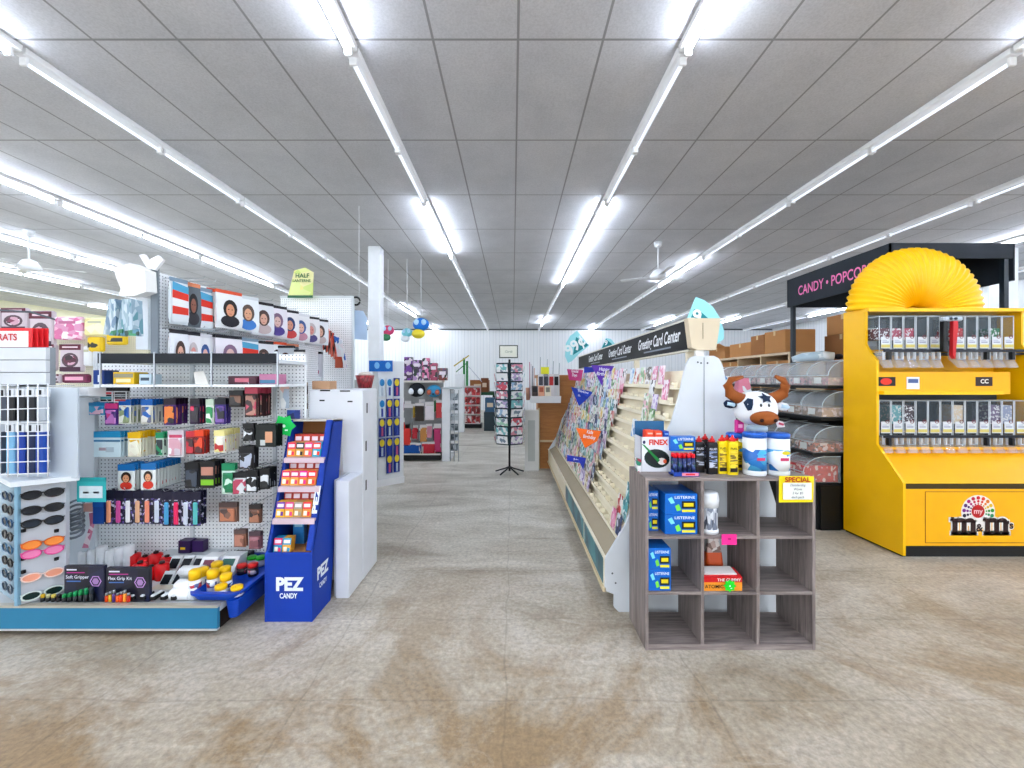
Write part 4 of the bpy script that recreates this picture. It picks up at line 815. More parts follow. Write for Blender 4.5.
# white cardboard cabinet behind
wcm = mat('e6e9ee', 0.5)
t = thing('white_floor_display', 'plain white cardboard floor display standing behind the blue candy stand', 'display stand', (-1.27, 3.0, 0))
xl_, xr_ = px(309, 2.92), -1.075
MB().box(xl_, xr_, 2.92, 3.22, 0.0, 1.368, wcm, 0.004).obj('box_body', t)
MB().box(-1.165, -1.078, 2.675, 2.918, 0.0, 0.775, wcm, 0.004).obj('lower_step', t)
MB().box(-1.185, -1.167, 2.70, 2.918, 0.0, 0.775, mat('c8ccd4', 0.5)).obj('side_flap', t)
b = MB()
for u, v, w_ in ((325, 390.5, 10), (345, 391, 10), (322, 400.5, 5), (350, 401.5, 5)): b.box(px(u-w_/2, 2.918), px(u+w_/2, 2.918), 2.9175, 2.921, pz(v+0.7, 2.918), pz(v-0.7, 2.918), mat('2a2c30', 0.6))
for v, y_ in ((408, 3.0), (446, 2.98), (485, 2.98)): b.box(xr_-0.002, xr_+0.001, y_-0.012, y_+0.012, pz(v+5, y_), pz(v-5, y_), mat('4a4c50', 0.6))
b.obj('slots', t)
MB().prism([(px(333, 2.917), 0.78), (px(344, 2.917), 0.78), (px(342, 2.917), 1.05), (px(338, 2.917), 1.1)], 'y', 2.912, 2.919, mat('dcdfe4', 0.5)).obj('bent_flap', t)

# things hanging between pegboard and white box
cluster(280, 289, 382, 408, 2.75, 1, mat('e0e6ea', 0.4), art(['dfe6ea', 'b8c8d8', 'e8c8c0', 'eef2f4'], 16), None, 'pale sheer wrapped hanging pack left of the white display', hk=0.1)
cluster(299, 308, 383, 409, 2.95, 1, mat('c8b8a8', 0.4), art(['6a5a58', 'a09084', 'd0c8c0'], 16), None, 'grey-brown hanging pack touching the white display', hk=0.1)
cluster(287, 300, 409, 419, 2.82, 1, mat('f0f2f4', 0.4), art(['2a4ca0', '3c64b8', '20387c', 'e8ecf2'], 16), None, 'blue and white pack above the green starburst', hk=0.1)
sbox(312, 330, 381, 388, 3.08, 0.12, mat('c8a484', 0.6), 'tan parcel on top of the carton behind the white display', zb=1.37)
# red basket
t = thing('red_basket', 'burgundy basket holding white goods beyond the white display', 'basket', P(365, 388, 4.5)); c = P(365, 388, 4.5)
MB().lathe([(0.07, 0), (0.10, 0.14), (0.085, 0.14), (0.06, 0.02), (0.005, 0.02)], c, art(['8c2a34', 'a83c44', '7a2028'], 30, (3, 3, 1)), 18).obj('basket_body', t); MB().ball((c[0], c[1], c[2]+0.15), 0.07, 0.07, 0.03, mat('e8e0d8', 0.7)).obj('contents', t)
t = thing('basket_stand', 'white storage carton under the burgundy basket', 'box', (c[0], c[1], 0)); MB().box(c[0]-0.14, c[0]+0.06, c[1]-0.12, c[1]+0.2, 0, c[2]-0.001, mat('e3e7ea', 0.5), 0.005).obj('box_body', t)
t = thing('plastic_sheet', 'pale blue plastic panel hanging beside the partition', 'panel', P(360, 325, 5.7)); MB().slab([P(353, 339, 5.7), P(367, 340, 5.7), P(367, 318, 5.7), P(363, 311, 5.7), P(354, 310, 5.7)], 0.01, (0, -1, 0), mat('c0d4ea', 0.3)).obj('sheet', t); MB().bar(P(359, 311, 5.7), P(359, 311, 5.7)[:2]+(CEIL,), .003, WHITE).obj('string', t)
t = thing('black_ring', 'black ring hanging over the partition corner', 'ring', P(356, 301, 5.65)); c = P(356, 301, 5.65)
MB().tube([(c[0]+0.055*math.cos(a), c[1], c[2]+0.055*math.sin(a)) for a in [math.radians(130-k*25) for k in range(12)]], 0.014, BLACK, 8).obj('hook', t)

# ================================================================ white cabinet with blue hanging packs
Y5 = 5.5; x0, x1 = px(379, Y5), px(404, 5.72)
t = thing('white_side_cabinet', 'white narrow cabinet with blue brush packs beyond the white display', 'cabinet', ((x0+x1)/2, 5.7, 0))
ang = [(x0, 5.46), (x1, 5.70), (x1-0.12, 5.95), (px(371, 5.6), 5.66)]
MB().prism(ang, 'z', 0.0, 1.70, mat('eceff1', 0.45)).obj('cabinet_body', t)
a2 = [(x0-0.01, 5.44), (x1+0.015, 5.69), (x1-0.12, 5.96), (px(370, 5.6), 5.66)]; MB().prism(a2, 'z', 0.0, 0.09, mat('f4f5f6', 0.45)).obj('base_trim', t)
MB().box(px(371, 5.5), px(394, 5.5), 5.42, 5.44, pz(371.5, 5.42), pz(360.5, 5.42), mat('1f78c8', 0.4)).obj('blue_header', t)
b = MB(); [b.ellipse((px(u, 5.42), 5.418, pz(365.5, 5.42)), (1, 0, 0), (0, 0, 1), 0.035, 0.045, mat('8cc8f0', 0.4)) for u in (377, 388)]; b.obj('header_print', t)
fd = Vector((x1-x0, 0.24, 0)).normalized(); rz = math.atan2(0.24, x1-x0)
kk = 0
for r_, v in enumerate((378, 399, 418, 438, 455)):
    for c_ in range(3):
        if r_ == 4 and c_ == 0: continue
        s_ = 0.06+c_*(0.30); w_ = 0.085; h_ = 0.25
        X, Yq = x0+fd.x*(0.065+c_*0.105), 5.46+fd.y*(0.065+c_*0.105)-0.04; zt = pz(v, 5.5)
        nm = ['sky blue topped white', 'navy', 'gold-badged navy', 'navy', 'navy'][r_] if c_ else ['sky blue topped white', 'pale blue', 'gold-badged navy', 'navy', 'navy'][r_]
        t = thing('brush_pack', '%s brush pack on side cabinet, %s row, %s column' % (nm, ORD[r_], ORD[c_]), 'hanging pack', (X, Yq, zt), 'brush packs on the side cabinet', rz)
        b = MB(); b.box(-w_/2, w_/2, -0.012, 0, -h_, 0, mat('e4ecf2' if (r_ == 0 and c_ < 2) or (r_ == 1 and c_ == 0) else '1c3c94', 0.35)); o = bpy.data.objects.new('card', b.mesh('card')); COL.objects.link(o); o.parent = t
        b = MB(); b.ellipse((0, -0.014, -h_*0.25), (1, 0, 0), (0, 0, 1), 0.034, 0.05, mat('e8d440' if r_ > 0 and not (r_ == 1 and c_ == 0) or c_ == 2 else '2a90c8', 0.35)); b.box(-0.012, 0.012, -0.022, -0.012, -h_*0.95, -h_*0.5, mat(['c8d4e0', '4c5ca8', 'c86a8c'][(r_+c_) % 3], 0.35)); o = bpy.data.objects.new('brush', b.mesh('brush')); COL.objects.link(o); o.parent = t

# ================================================================ middle distance gondola
Y7 = 7.25; ga, gb = px(396, Y7), px(441, Y7)
t = thing('toy_gondola', 'black-topped gondola bay of toys in the middle distance', 'shelving', ((ga+gb)/2, 7.4, 0))
MB().box(ga-1.2, gb, 7.5, 7.53, 0.05, pz(380, 7.5), pegmat('b9babb', '888888')).obj('pegboard', t)
MB().box(ga-0.3, gb, 7.2, 7.53, 0.02, pz(455, 7.2), mat('16181b', 0.5)).obj('base_deck', t); MB().box(ga-0.3, gb, 7.19, 7.2, pz(455, 7.2), pz(453.5, 7.2), mat('d8d4cc', 0.5)).obj('ticket_rail', t)
MB().box(ga-0.3, gb+0.02, 7.2, 7.53, pz(382.5, 7.2), pz(380.5, 7.2), mat('e4e0d8', 0.5)).obj('shelf', t)
toys = [(404, 412, 357, 380, 'violet'), (413, 421, 360, 380, 'lilac'), (422, 429, 358, 380, 'pink'), (430, 437, 363, 380, 'rose'), (438, 447, 368, 380, 'brown-red')]
tc = {'violet': '8a5aa8', 'lilac': 'c0a0cc', 'pink': 'e08cb0', 'rose': 'b85c78', 'brown-red': '84382c'}
for u0, u1, v0, v1, nm in toys:
    Y = 7.3; t = thing('toy_carton', nm+' toy carton standing on the toy gondola top', 'toy box', P((u0+u1)/2, v1, Y), 'toy cartons on the toy gondola')
    z0 = pz(380.5, 7.2)+0.001; MB().box(px(u0, Y), px(u1, Y), Y, Y+0.12, z0, pz(v0, Y), art([tc[nm], 'e8dce4', '5a4660', tc[nm], '3c4c44'], 20, seed=u0), 0.005).obj('box_body', t)
    MB().rect((px((u0+u1)/2, Y), Y-0.002, pz(v0+5, Y)), (1, 0, 0), (0, 0, 1), (u1-u0)*0.7*Y/F, 0.06, mat('f0e8f0', 0.4)).obj('title_print', t)
def plush(u, v, Y, r, c, c2, lk):
    x, y, z = P(u, v, Y); t = thing('plush_toy', lk, 'plush toy', (x, y, z-r)); MB().ball((x, y, z), r, r*.7, r*.85, mat(c, 0.8)).obj('head', t)
    for s_ in (-1, 1): MB().ball((x+s_*r*0.55, y-r*.55, z-r*.15), r*.33, r*.3, r*.36, mat(c2, 0.7)).obj('eye_patch', t)
    MB().ball((x, y-r*.65, z-r*.4), r*.15, r*.15, r*.1, BLACK, 10, 6).obj('nose', t)
plush(417, 390, 7.25, 0.15, '20262e', 'eef2f6', 'black plush head with two round white patches on the toy gondola'); plush(434, 391, 7.25, 0.13, '48a0c8', 'c87860', 'light blue plush head beside the black plush')
gm = [(415, 424, 403, 421, '4a4038', 'dark brown'), (425, 434, 402, 420, 'f0e8ec', 'white and red tagged'), (436, 442, 400, 418, 'c8484c', 'red'), (404, 413, 404, 430, '8a8c8c', 'grey'), (403, 411, 418, 446, 'd8443c', 'scarlet long'), (420, 427, 425, 442, 'c89458', 'tan'), (434, 441, 424, 452, 'c04878', 'magenta'), (402, 421, 443, 454, '2464b0', 'blue wide'), (422, 436, 442, 454, 'c83848', 'crimson')]
for u0, u1, v0, v1, c_, nm in gm:
    cluster(u0, u1, v0, v1, 7.3, 1, mat('e4e0e0', 0.4), art([c_, c_, 'd8d4d0', c_], 12, seed=u0), mat(c_, 0.4), nm+' toy pack hanging on the toy gondola', 'toy pack', 'toy_pack', hk=0.15, group='toy packs on the toy gondola')
for i in range(12):
    u0 = 398+(i % 6)*7; v0 = (398 if i < 6 else 424)+(i*7 % 5)*1.5; c_ = ['b84c8c', '3c6c9c', 'e8c850', 'd8d8dc', '5a3c30', '58a070', 'e07040', '7a5ab0', 'c83c48', '2c8ca0', 'f0b0c0', '303844'][i]
    cluster(u0, u0+6, v0, v0+14, 7.42, 1, mat('f0eeee', 0.4), art([c_, 'f0e8e8', c_], 14, seed=i), mat(c_, 0.4), '%s small toy pack hung deep on the toy gondola, %s row' % (['plum', 'steel blue', 'yellow', 'light grey', 'chocolate', 'green', 'orange', 'purple', 'cherry red', 'turquoise', 'baby pink', 'charcoal'][i], 'upper' if i < 6 else 'lower'), 'toy pack', 'toy_pack', hk=0.15, group='toy packs on the toy gondola')
# hanging novelties above
for u, v, rr_, c1, c2, lk in [(388, 333, 9, 'e05a88', '4a8c68', 'pink and green inflatable hanging beside the column'), (407, 335, 8, '8cd0dc', 'e8eef2', 'pale aqua hanging novelty bag'), (421, 328, 12, '2a84d8', 'e8d848', 'blue and yellow hanging balloon toy')]:
    Y = 8.2; x, y, z = P(u, v, Y); r = rr_*Y/F; t = thing('hanging_novelty', lk, 'toy', (x, y, z), 'novelties hung from the ceiling')
    MB().ball((x, y, z+r*.3), r*.7, r*.4, r*.55, mat(c1, 0.3)).obj('body', t); MB().ball((x-r*.2, y-r*.1, z-r*.5), r*.55, r*.35, r*.4, mat(c2, 0.35)).obj('lower_body', t)
    for s_ in (-1, 1): MB().ball((x+s_*r*.3, y-r*.35, z+r*.45), r*.22, r*.12, r*.25, mat('bfe0f4', 0.3), 10, 6).obj('eye', t)
    MB().tube([(x, y, z+r*.8), (x, y, CEIL)], 0.004, WHITE, 4).obj('string', t)
# white open cabinet with wire rack
t = thing('white_end_panel', 'tall white end panel right of the toy gondola', 'panel', (px(446, 7.2), 7.2, 0)); MB().box(px(442, 7.2), px(450, 7.2), 7.18, 7.7, 0, pz(389, 7.2), WHITE, 0.005).obj('board', t); MB().box(px(441, 7.2), px(459, 7.2), 7.16, 7.72, pz(389, 7.2), pz(387.5, 7.2), mat('c8d0d4', 0.4)).obj('top_cap', t)
t = thing('wire_card_rack', 'slim wire rack of grey cards beside the white end panel', 'rack', (px(454, 7.2), 7.3, 0)); b = MB()
for u in (450.5, 454.5, 458.5): b.bar((px(u, 7.2), 7.2, 0.0), (px(u, 7.2), 7.2, pz(390, 7.2)), 0.006, STEEL)
for k in range(7): b.bar((px(450.5, 7.2), 7.2, 0.15+k*0.16), (px(458.5, 7.2), 7.2, 0.15+k*0.16), 0.005, STEEL)
b.obj('wire_frame', t)
for k in range(6):
    z = 0.18+k*0.18; q = thing('rack_card', 'grey folded card in the slim wire rack, %s from the floor' % ORD[k], 'card', (px(454.5, 7.25), 7.25, z), 'cards in the slim wire rack'); MB().box(px(451, 7.25), px(458, 7.25), 7.23, 7.26, z, z+0.12, art(['8a949c', 'c8d0d6', '5a6870'], 16, seed=k)).obj('paper', q)
# far candy shelf
Y12 = 12.2; t = thing('candy_bar_shelf', 'distant shelf unit filled with red and white candy boxes', 'shelving', (px(469, Y12), 12.3, 0)); x0, x1 = px(459, Y12), px(480, Y12)
MB().box(x0, x1, Y12+0.35, Y12+0.38, 0.0, pz(386, Y12), mat('d8d4d0', 0.5)).obj('back_panel', t); MB().box(x0, x1+0.05, Y12-0.05, Y12+0.38, 0, 0.12, BLACK).obj('plinth', t)
zs4 = [0.14+k*0.28 for k in range(5)]
for k, z in enumerate(zs4): MB().box(x0, x1, Y12, Y12+0.35, z-0.02, z, mat('e8e4e0', 0.5)).obj('shelf', t)
for k, z in enumerate(zs4[:4]):
    for j in range(5):
        xx = x0+(j+0.05)*(x1-x0)/5; q = thing('far_candy_box', 'red patterned candy box on the distant shelf, shelf %s, place %s' % (ORD[k], ORD[j]), 'candy box', (xx+0.05, Y12+0.1, z), 'candy boxes on the distant shelf')
        MB().box(xx, xx+(x1-x0)/5*0.9, Y12+0.02, Y12+0.2, z+0.001, z+0.22, art(['b83438', 'e8d8d8', '8c2428', 'd86060'], 12, seed=k*5+j)).obj('box_body', q)
# green frame toy and boxes behind
t = thing('swing_toy', 'green and yellow slanted frame standing on a far shelf', 'toy', P(462, 385, 12.35)); g_ = mat('1f8c48', 0.4)
b = MB()
for u in (464, 467): b.box(px(u-1, 12.35), px(u+1, 12.35), 12.35, 12.40, 1.262, pz(358 if u == 464 else 361, 12.35), g_)
b.obj('post', t); b = MB(); b.bar(P(454, 366, 12.35), P(469, 355.5, 12.35), 0.02, mat('c8b858', 0.4)); b.bar(P(456, 372, 12.35), P(468, 362, 12.35), 0.015, g_); b.bar(P(468, 366, 12.35), P(482, 382, 12.35), 0.01, mat('c8ccd8', 0.4)); b.obj('arm', t)
t = thing('white_bin', 'white carton under the green frame', 'box', P(460, 386, 11)); MB().box(px(454, 11), px(463, 11), 11.15, 11.4, 0, pz(374, 11), WHITE, 0.01).obj('box_body', t)
for i, (u0, u1, v0, v1, Y, c_, lk) in enumerate([(470, 489, 380, 392, 13.5, 'b07a4c', 'brown carton on the distant green table'), (481, 488, 378, 390, 12.9, '8c5a3a', 'dark brown carton beside the distant brown carton'), (485, 495, 398, 412, 11.5, '4a6c88', 'blue-grey low carton behind the spinner rack')]):
    sbox(u0, u1, v0, v1, Y, 0.4, mat(c_, 0.7), lk, zb=pz(392, 13)+.001 if i < 2 else pz(v1, Y)+.001, face=[(.5, .5, .6, .3, 'd8c8b0')])
t = thing('green_table', 'dark green distant table behind the spinner rack', 'table', (px(482, 13), 13.2, 0)); MB().box(px(468, 13), px(496, 13), 12.8, 14, pz(394, 13)-0.03, pz(392, 13), mat('1c5c3c', 0.5)).obj('tabletop', t)
for u in (470, 494):
    for y in (12.85, 13.9): MB().box(px(u, 13)-0.04, px(u, 13)+0.04, y, y+0.08, 0, pz(394, 13)-0.03, mat('2a3c34', 0.5)).obj('leg', t)
MB().box(px(484, 11.5), px(499, 11.5), 11.45, 11.95, 0, pz(412, 11.5), mat('3a4a50', 0.5)).obj('low_plinth').__setitem__('label', 'dark low plinth under the blue-grey carton'); bpy.data.objects['low_plinth']['category'] = 'plinth'

# ================================================================ spinner rack
SX, SY = px(509.5, 6.3), 6.3
t = thing('spinner_rack', 'tall black spinner rack of pocket cards standing in the aisle', 'spinner rack', (SX, SY, 0))
MB().tube([(SX, SY, 0.03), (SX, SY, 1.76)], 0.016, BLACK, 10).obj('pole', t)
for k in range(5):
    a = k*2*math.pi/5+0.3; MB().tube([(SX, SY, 0.10), (SX+0.06*math.cos(a), SY+0.06*math.sin(a), 0.07), (SX+0.23*math.cos(a), SY+0.23*math.sin(a), 0.012)], 0.012, BLACK, 6).obj('foot', t)
b = MB(); b.box(SX-0.16, SX+0.13, SY-0.01, SY+0.005, 1.78, 1.98, mat('3c4c40', 0.4)); b.box(SX-0.145, SX+0.115, SY-0.014, SY-0.01, 1.795, 1.965, mat('f0f0e4', 0.5)); b.obj('header_sign', t)
b = MB(); b.text('Cards', (SX-0.015, SY-0.0145, 1.88), (1, 0, 0), (0, 0, 1), 0.05, mat('8a9a8c', 0.4), shear=0.3); b.obj('lettering', t)
pc = [('white', 'eef0f0'), ('pink', 'e0a0b0'), ('pale blue', 'a8c8e0'), ('aqua', '8cc8cc'), ('rose', 'd86878'), ('lilac', 'c8b8d8'), ('mint', 'b0d8c4')]
for f_ in range(6):
    a = -math.pi/2+(f_-0.5)*math.pi/3; d = Vector((math.cos(a), math.sin(a), 0)); rt = Vector((-d.y, d.x, 0)); c = Vector((SX, SY, 0))+d*0.2
    MB().prism([tuple((c-rt*0.115)[:2]), tuple((c+rt*0.115)[:2]), tuple((c+rt*0.115-d*0.01)[:2]), tuple((c-rt*0.115-d*0.01)[:2])], 'z', 0.46, 1.70, mat('2a4048', 0.4)).obj('pocket_strip', t)
    for r_ in range(9):
        z = 0.48+r_*0.135; k = (f_*5+r_*3) % 7
        q = thing('pocket_card', '%s small card in the spinner rack, face %s, %s pocket up' % (pc[k][0], ORD[f_], ORD[r_]), 'card', tuple(c+d*0.02+Vector((0, 0, z))), 'cards in the spinner rack')
        o = c+d*0.012+Vector((0, 0, z)); pts = [o-rt*0.098, o+rt*0.098, o+rt*0.098+d*0.02+Vector((0, 0, 0.115)), o-rt*0.098+d*0.02+Vector((0, 0, 0.115))]
        MB().slab([tuple(p) for p in pts], 0.004, tuple(-d), art([pc[k][1], 'eef0f2', pc[k][1], 'f4f4f4', '8a9aa8'], 24, seed=k)).obj('paper', q)

# ================================================================ wooden counter end with newspapers
YW = 6.6; xw0, xw1 = px(538, YW), 1.0
t = thing('wooden_cabinet', 'tall brown wooden cabinet end beyond the card rack', 'cabinet', (0.7, 6.9, 0))
MB().box(xw0, xw1+0.6, YW, YW+0.5, 0, pz(378, YW), OAK, 0.004).obj('cabinet_body', t)
MB().box(xw0-0.03, xw1+0.62, YW-0.03, YW+0.53, pz(378, YW), pz(375, YW), OAK).obj('top_board', t)
b = MB(); b.box(xw0+0.01, xw1, YW-0.012, YW, pz(442, YW), pz(440, YW), mat('d8c8a8', 0.5)); b.box(xw0, xw0+0.03, YW-0.012, YW, 0.0, pz(408, YW), mat('d8c8a8', 0.5)); b.obj('batten', t)
t = thing('white_paper_stand', 'white narrow stand in front of the wooden cabinet', 'stand', (px(531, 6.5), 6.55, 0)); MB().box(px(525, 6.55), px(538.5, 6.55), 6.45, 6.58, 0, pz(410, 6.5), mat('e8e8e4', 0.5), 0.004).obj('stand_body', t); MB().box(px(528, 6.44), px(535, 6.44), 6.44, 6.45, 0.15, 0.8, mat('c8ccc8', 0.5)).obj('inset_panel', t)
t = thing('newspaper_tray', 'white wire tray of papers fixed to the wooden cabinet', 'tray', (px(548, 6.3), 6.3, 1.1)); 
MB().prism([(6.2, pz(403, 6.2)), (6.56, pz(403, 6.2)), (6.56, pz(400, 6.2)), (6.2, pz(400, 6.2))], 'x', px(531, 6.3), px(559, 6.3), mat('e8eaec', 0.5)).obj('tray_base', t)
MB().prism([(6.2, pz(403, 6.2)), (6.21, pz(403, 6.2)), (6.16, pz(396, 6.2)), (6.15, pz(396, 6.2))], 'x', px(530, 6.3), px(560, 6.3), mat('f0f2f4', 0.5)).obj('tray_lip', t)
nw = [('white', 'e8e8ea', '5a5a64'), ('grey-printed', 'a8aab0', '4a4c54'), ('white and red', 'eceaea', 'c04040'), ('black-pictured', 'd8d8d8', '202428'), ('dark', '5a4c48', '282828'), ('peach', 'e8b898', 'b86a50'), ('cream', 'ece4d0', '8a8a80')]
for i, (nm, c1, c2) in enumerate(nw):
    r_ = 0 if i < 4 else 1; j = i if i < 4 else i-4
    u = (532+j*6.5) if r_ else (538+j*5.2); v0, v1 = (386, 402) if r_ else (374, 392); Y = 6.28 if r_ else 6.42
    q = thing('newspaper', '%s paper leaning in the %s row of the wire tray' % (nm, 'front' if r_ else 'rear'), 'paper', P(u+3, v1, Y), 'papers in the tray')
    zb = pz(400, 6.2)+0.002; MB().prism([(Y, zb), (Y+0.012, zb), (Y+0.05, pz(v0, Y)), (Y+0.038, pz(v0, Y))], 'x', px(u, Y), px(u+6, Y), mat(c1, 0.6)).obj('paper', q)
    MB().add([(px(u+1, Y), Y+0.019, zb+(pz(v0, Y)-zb)*.55), (px(u+5, Y), Y+0.019, zb+(pz(v0, Y)-zb)*.55), (px(u+5, Y), Y+0.032, zb+(pz(v0, Y)-zb)*.9), (px(u+1, Y), Y+0.032, zb+(pz(v0, Y)-zb)*.9)], [(0, 1, 2, 3)], mat(c2, 0.6)).obj('print', q)
t = thing('yellow_note', 'yellow note clipped above the paper tray', 'note', P(545, 375, 6.5)); MB().box(px(541, 6.5), px(549, 6.5), 6.5, 6.51, pz(375, 6.5), pz(367, 6.5), mat('f0f03c', 0.5)).obj('paper', t)
t = thing('pen_cup_display', 'slim cup of pink and white pens left of the paper tray', 'pens', P(532, 385, 6.5)); b = MB()
for k in range(4): b.bar(P(530+k*1.3, 398, 6.5), P(529.5+k*1.6, 362+k*2, 6.5), 0.008, mat(['c89aa8', 'e0dce0', '8a8c98', 'd8b8b0'][k], 0.4))
b.obj('pen', t); MB().lathe([(0.03, 0), (0.04, 0.2)], P(528, 400, 6.62), mat('d8a890', 0.5), 10).obj('cup', t)
for k, u in enumerate((540, 547, 553, 559)):
    q = thing('display_wire', 'thin upright wire on the wooden cabinet top, %s from the left' % ORD[k], 'wire', P(u, 375, 6.7), 'wires on the wooden cabinet'); MB().bar(P(u, 375.5, 6.7), P(u+0.5, 357+k*2, 6.7), 0.006, STEEL).obj('rod', q)

# ================================================================ greeting card rack
YA, YZ = 2.52, 6.5
cr = thing('greeting_card_rack', 'long slanted white greeting card rack along the aisle', 'card rack', (1.19, 4.5, 0))
LP = [(0.66, 0.0), (0.63, 0.03), (0.63, 0.11), (0.575, 0.13), (0.575, 0.33), (0.705, 0.545), (0.79, 0.82), (0.90, 1.02), (0.985, 1.17), (1.04, 1.36), (1.075, 1.53), (1.10, 1.575), (1.13, 1.59)]
full = LP + [(2.38-x, z) for x, z in reversed(LP)]
EP = mat('dde2e6', 0.45)
for y in (YA, YZ-0.02): MB().prism(full, 'y', y, y+0.02, EP).obj('end_panel', cr)
MB().box(1.186, 1.192, YA-0.0015, YA, 0.02, 1.58, mat('a8aeb2', 0.5)).obj('panel_seam', cr)
b = MB(); [b.ellipse((x, YA-0.001, z), (1, 0, 0), (0, 0, 1), 0.006, 0.006, mat('6a7074', 0.5)) for x, z in ((1.17, 1.545), (1.21, 1.545), (1.15, 1.55), (0.62, 0.24), (0.64, 0.18))]; b.obj('screw_holes', cr)
MB().box(0.66, 1.19, YA+0.02, YZ-0.02, 0.10, 0.14, mat('c8c4b8', 0.5)).obj('bottom_board', cr)
b = MB(); b.box(0.572, 0.58, YA+0.02, YZ, 0.14, 0.33, CREAM); b.box(0.56, 0.582, YA+0.0, YZ, 0.125, 0.15, mat('e8d8b8', 0.5)); b.box(0.568, 0.584, YA+0.01, YZ, 0.325, 0.338, mat('f0ead8', 0.5)); ff = b.obj('front_fascia', cr)
b = MB()
for a_, z_ in ((2.56, 3.22), (3.27, 4.35)): b.box(0.569, 0.5725, a_, z_, 0.16, 0.315, art(['2f7480', '3c8894', '2a6470', '4a98a0'], 5))
b.obj('teal_strip', ff)
MB().prism([(0.58, 0.32), (0.70, 0.40), (0.70, 0.38), (0.58, 0.30)], 'y', YA+0.02, YZ-0.02, mat('b3a893', 0.6)).obj('lower_tray', cr)
# stepped tiers
prf = [(0.70, 0.42), (1.07, 1.50)]
NT = 11
def tier(k): s_ = k/(NT); return 0.68+0.36*s_+0.02*math.sin(math.pi*s_), 0.40+1.08*s_
MB().prism([(0.745, 0.38), (0.85, 0.70), (1.10, 1.5), (1.12, 1.5), (0.87, 0.68), (0.765, 0.38)], 'y', YA+0.02, YZ-0.02, CREAM).obj('backing_board', cr)
TM = mat('f8f1dc', 0.5); TM2 = mat('dcd0b0', 0.5)
for k in range(NT):
    x, z = tier(k)
    b = MB(); b.prism([(x, z), (x+0.07, z), (x+0.10, z+0.098), (x+0.095, z+0.098), (x+0.065, z+0.008), (x, z+0.008)], 'y', YA+0.02, YZ-0.02, TM); b.box(x-0.003, x+0.001, YA+0.02, YZ-0.02, z, z+0.028, TM)
    for j in range(28):
        yy = YA+0.06+j*0.142
        if yy < YZ-0.03: b.box(x, x+0.035, yy, yy+0.003, z, z+0.045, TM)
    b.obj('card_tier', cr)
# cards
CV = [('white floral', ['f4f4f0', 'd8e8d0', 'f0c8d0', 'f8f8f4', '98b890']), ('pink', ['e8a8c0', 'f4dce4', 'd87aa0', 'f8eef2']), ('pale blue', ['b8d4ea', 'e8f0f6', '88b0d8', 'f4f8fa']), ('green leafy', ['98c088', 'e8f0e0', '5a9058', 'f4f6ee']), ('navy', ['2a4878', '4a6ca0', 'e8ecf2', '1c3058']),
      ('white photo', ['f2f2f2', '8a8078', 'c8beb4', 'f6f6f6', '5a544e']), ('red accent', ['f4f0ee', 'c84848', 'f6f4f2', 'e8b0a8']), ('lilac', ['c8b4dc', 'ece4f4', '9a80c0', 'f6f2fa']), ('cream', ['f0e8d0', 'dccfa8', 'f8f4e8', 'c0a878']), ('teal', ['5ab0b4', 'd8ecec', '3a8c94', 'f0f8f8']), ('black-lettered', ['f4f4f4', '2a2a2e', 'f6f6f6', 'e8e8e8']), ('yellow', ['f0dc78', 'f8f2d0', 'e8c040', 'fafaf0'])]
cmesh = []
for nm, cols in CV:
    b = MB(); b.box(-0.0015, 0.0015, -0.052, 0.052, 0, 0.15, art(cols, 32, (1, 1, 1), 0.4, seed=len(nm))); cmesh.append(b.mesh('greeting_card'))
def put_card(k, x, y, z, lean, lab, group, yaw=0, sc=1):
    o = bpy.data.objects.new('greeting_card', cmesh[k]); COL.objects.link(o); o.location = (x, y, z); o.rotation_euler = (0, lean, yaw); o.scale = (1, 1, sc)
    return tag(o, lab, 'greeting card', group)
for k in range(NT):
    x, z = tier(k)
    for j in range(25):
        y = YZ-0.08-j*0.112; kk = R.randrange(12)
        if k > 7 and j > 22: pass
        put_card(kk, x+0.0035+R.uniform(0, .003), y, z+0.009, math.radians(8+R.uniform(-2, 1.5)), '%s greeting card, %s tier up, %s from the far end' % (CV[kk][0], ORD[k], ORD[j]), 'greeting cards on the slanted rack', R.uniform(-.03, .06), R.uniform(.95, 1.2))
# few cards among the empty near tiers
near = [(10, 3.5, 2), (10, 3.36, 6), (10, 3.22, 0), (10, 3.08, 5), (10, 2.94, 1), (10, 2.80, 1), (9, 2.66, 1), (9, 2.92, 10), (8, 2.96, 0), (8, 2.78, 7), (7, 2.92, 0), (7, 2.76, 3), (6, 3.05, 2), (6, 2.88, 2), (5, 2.85, 5), (1, 2.78, 6), (1, 2.66, 9), (2, 2.70, 9), (0, 2.80, 1), (0, 2.66, 4), (3, 2.64, 0)]
for k, y, kk in near:
    x, z = tier(k); put_card(kk, x+0.004, y, z+0.009, math.radians(8), '%s greeting card among the empty near pockets, tier %s, %.0f centimetres along' % (CV[kk][0], ORD[k], (y-2.5)*100), 'cards in the near bays')
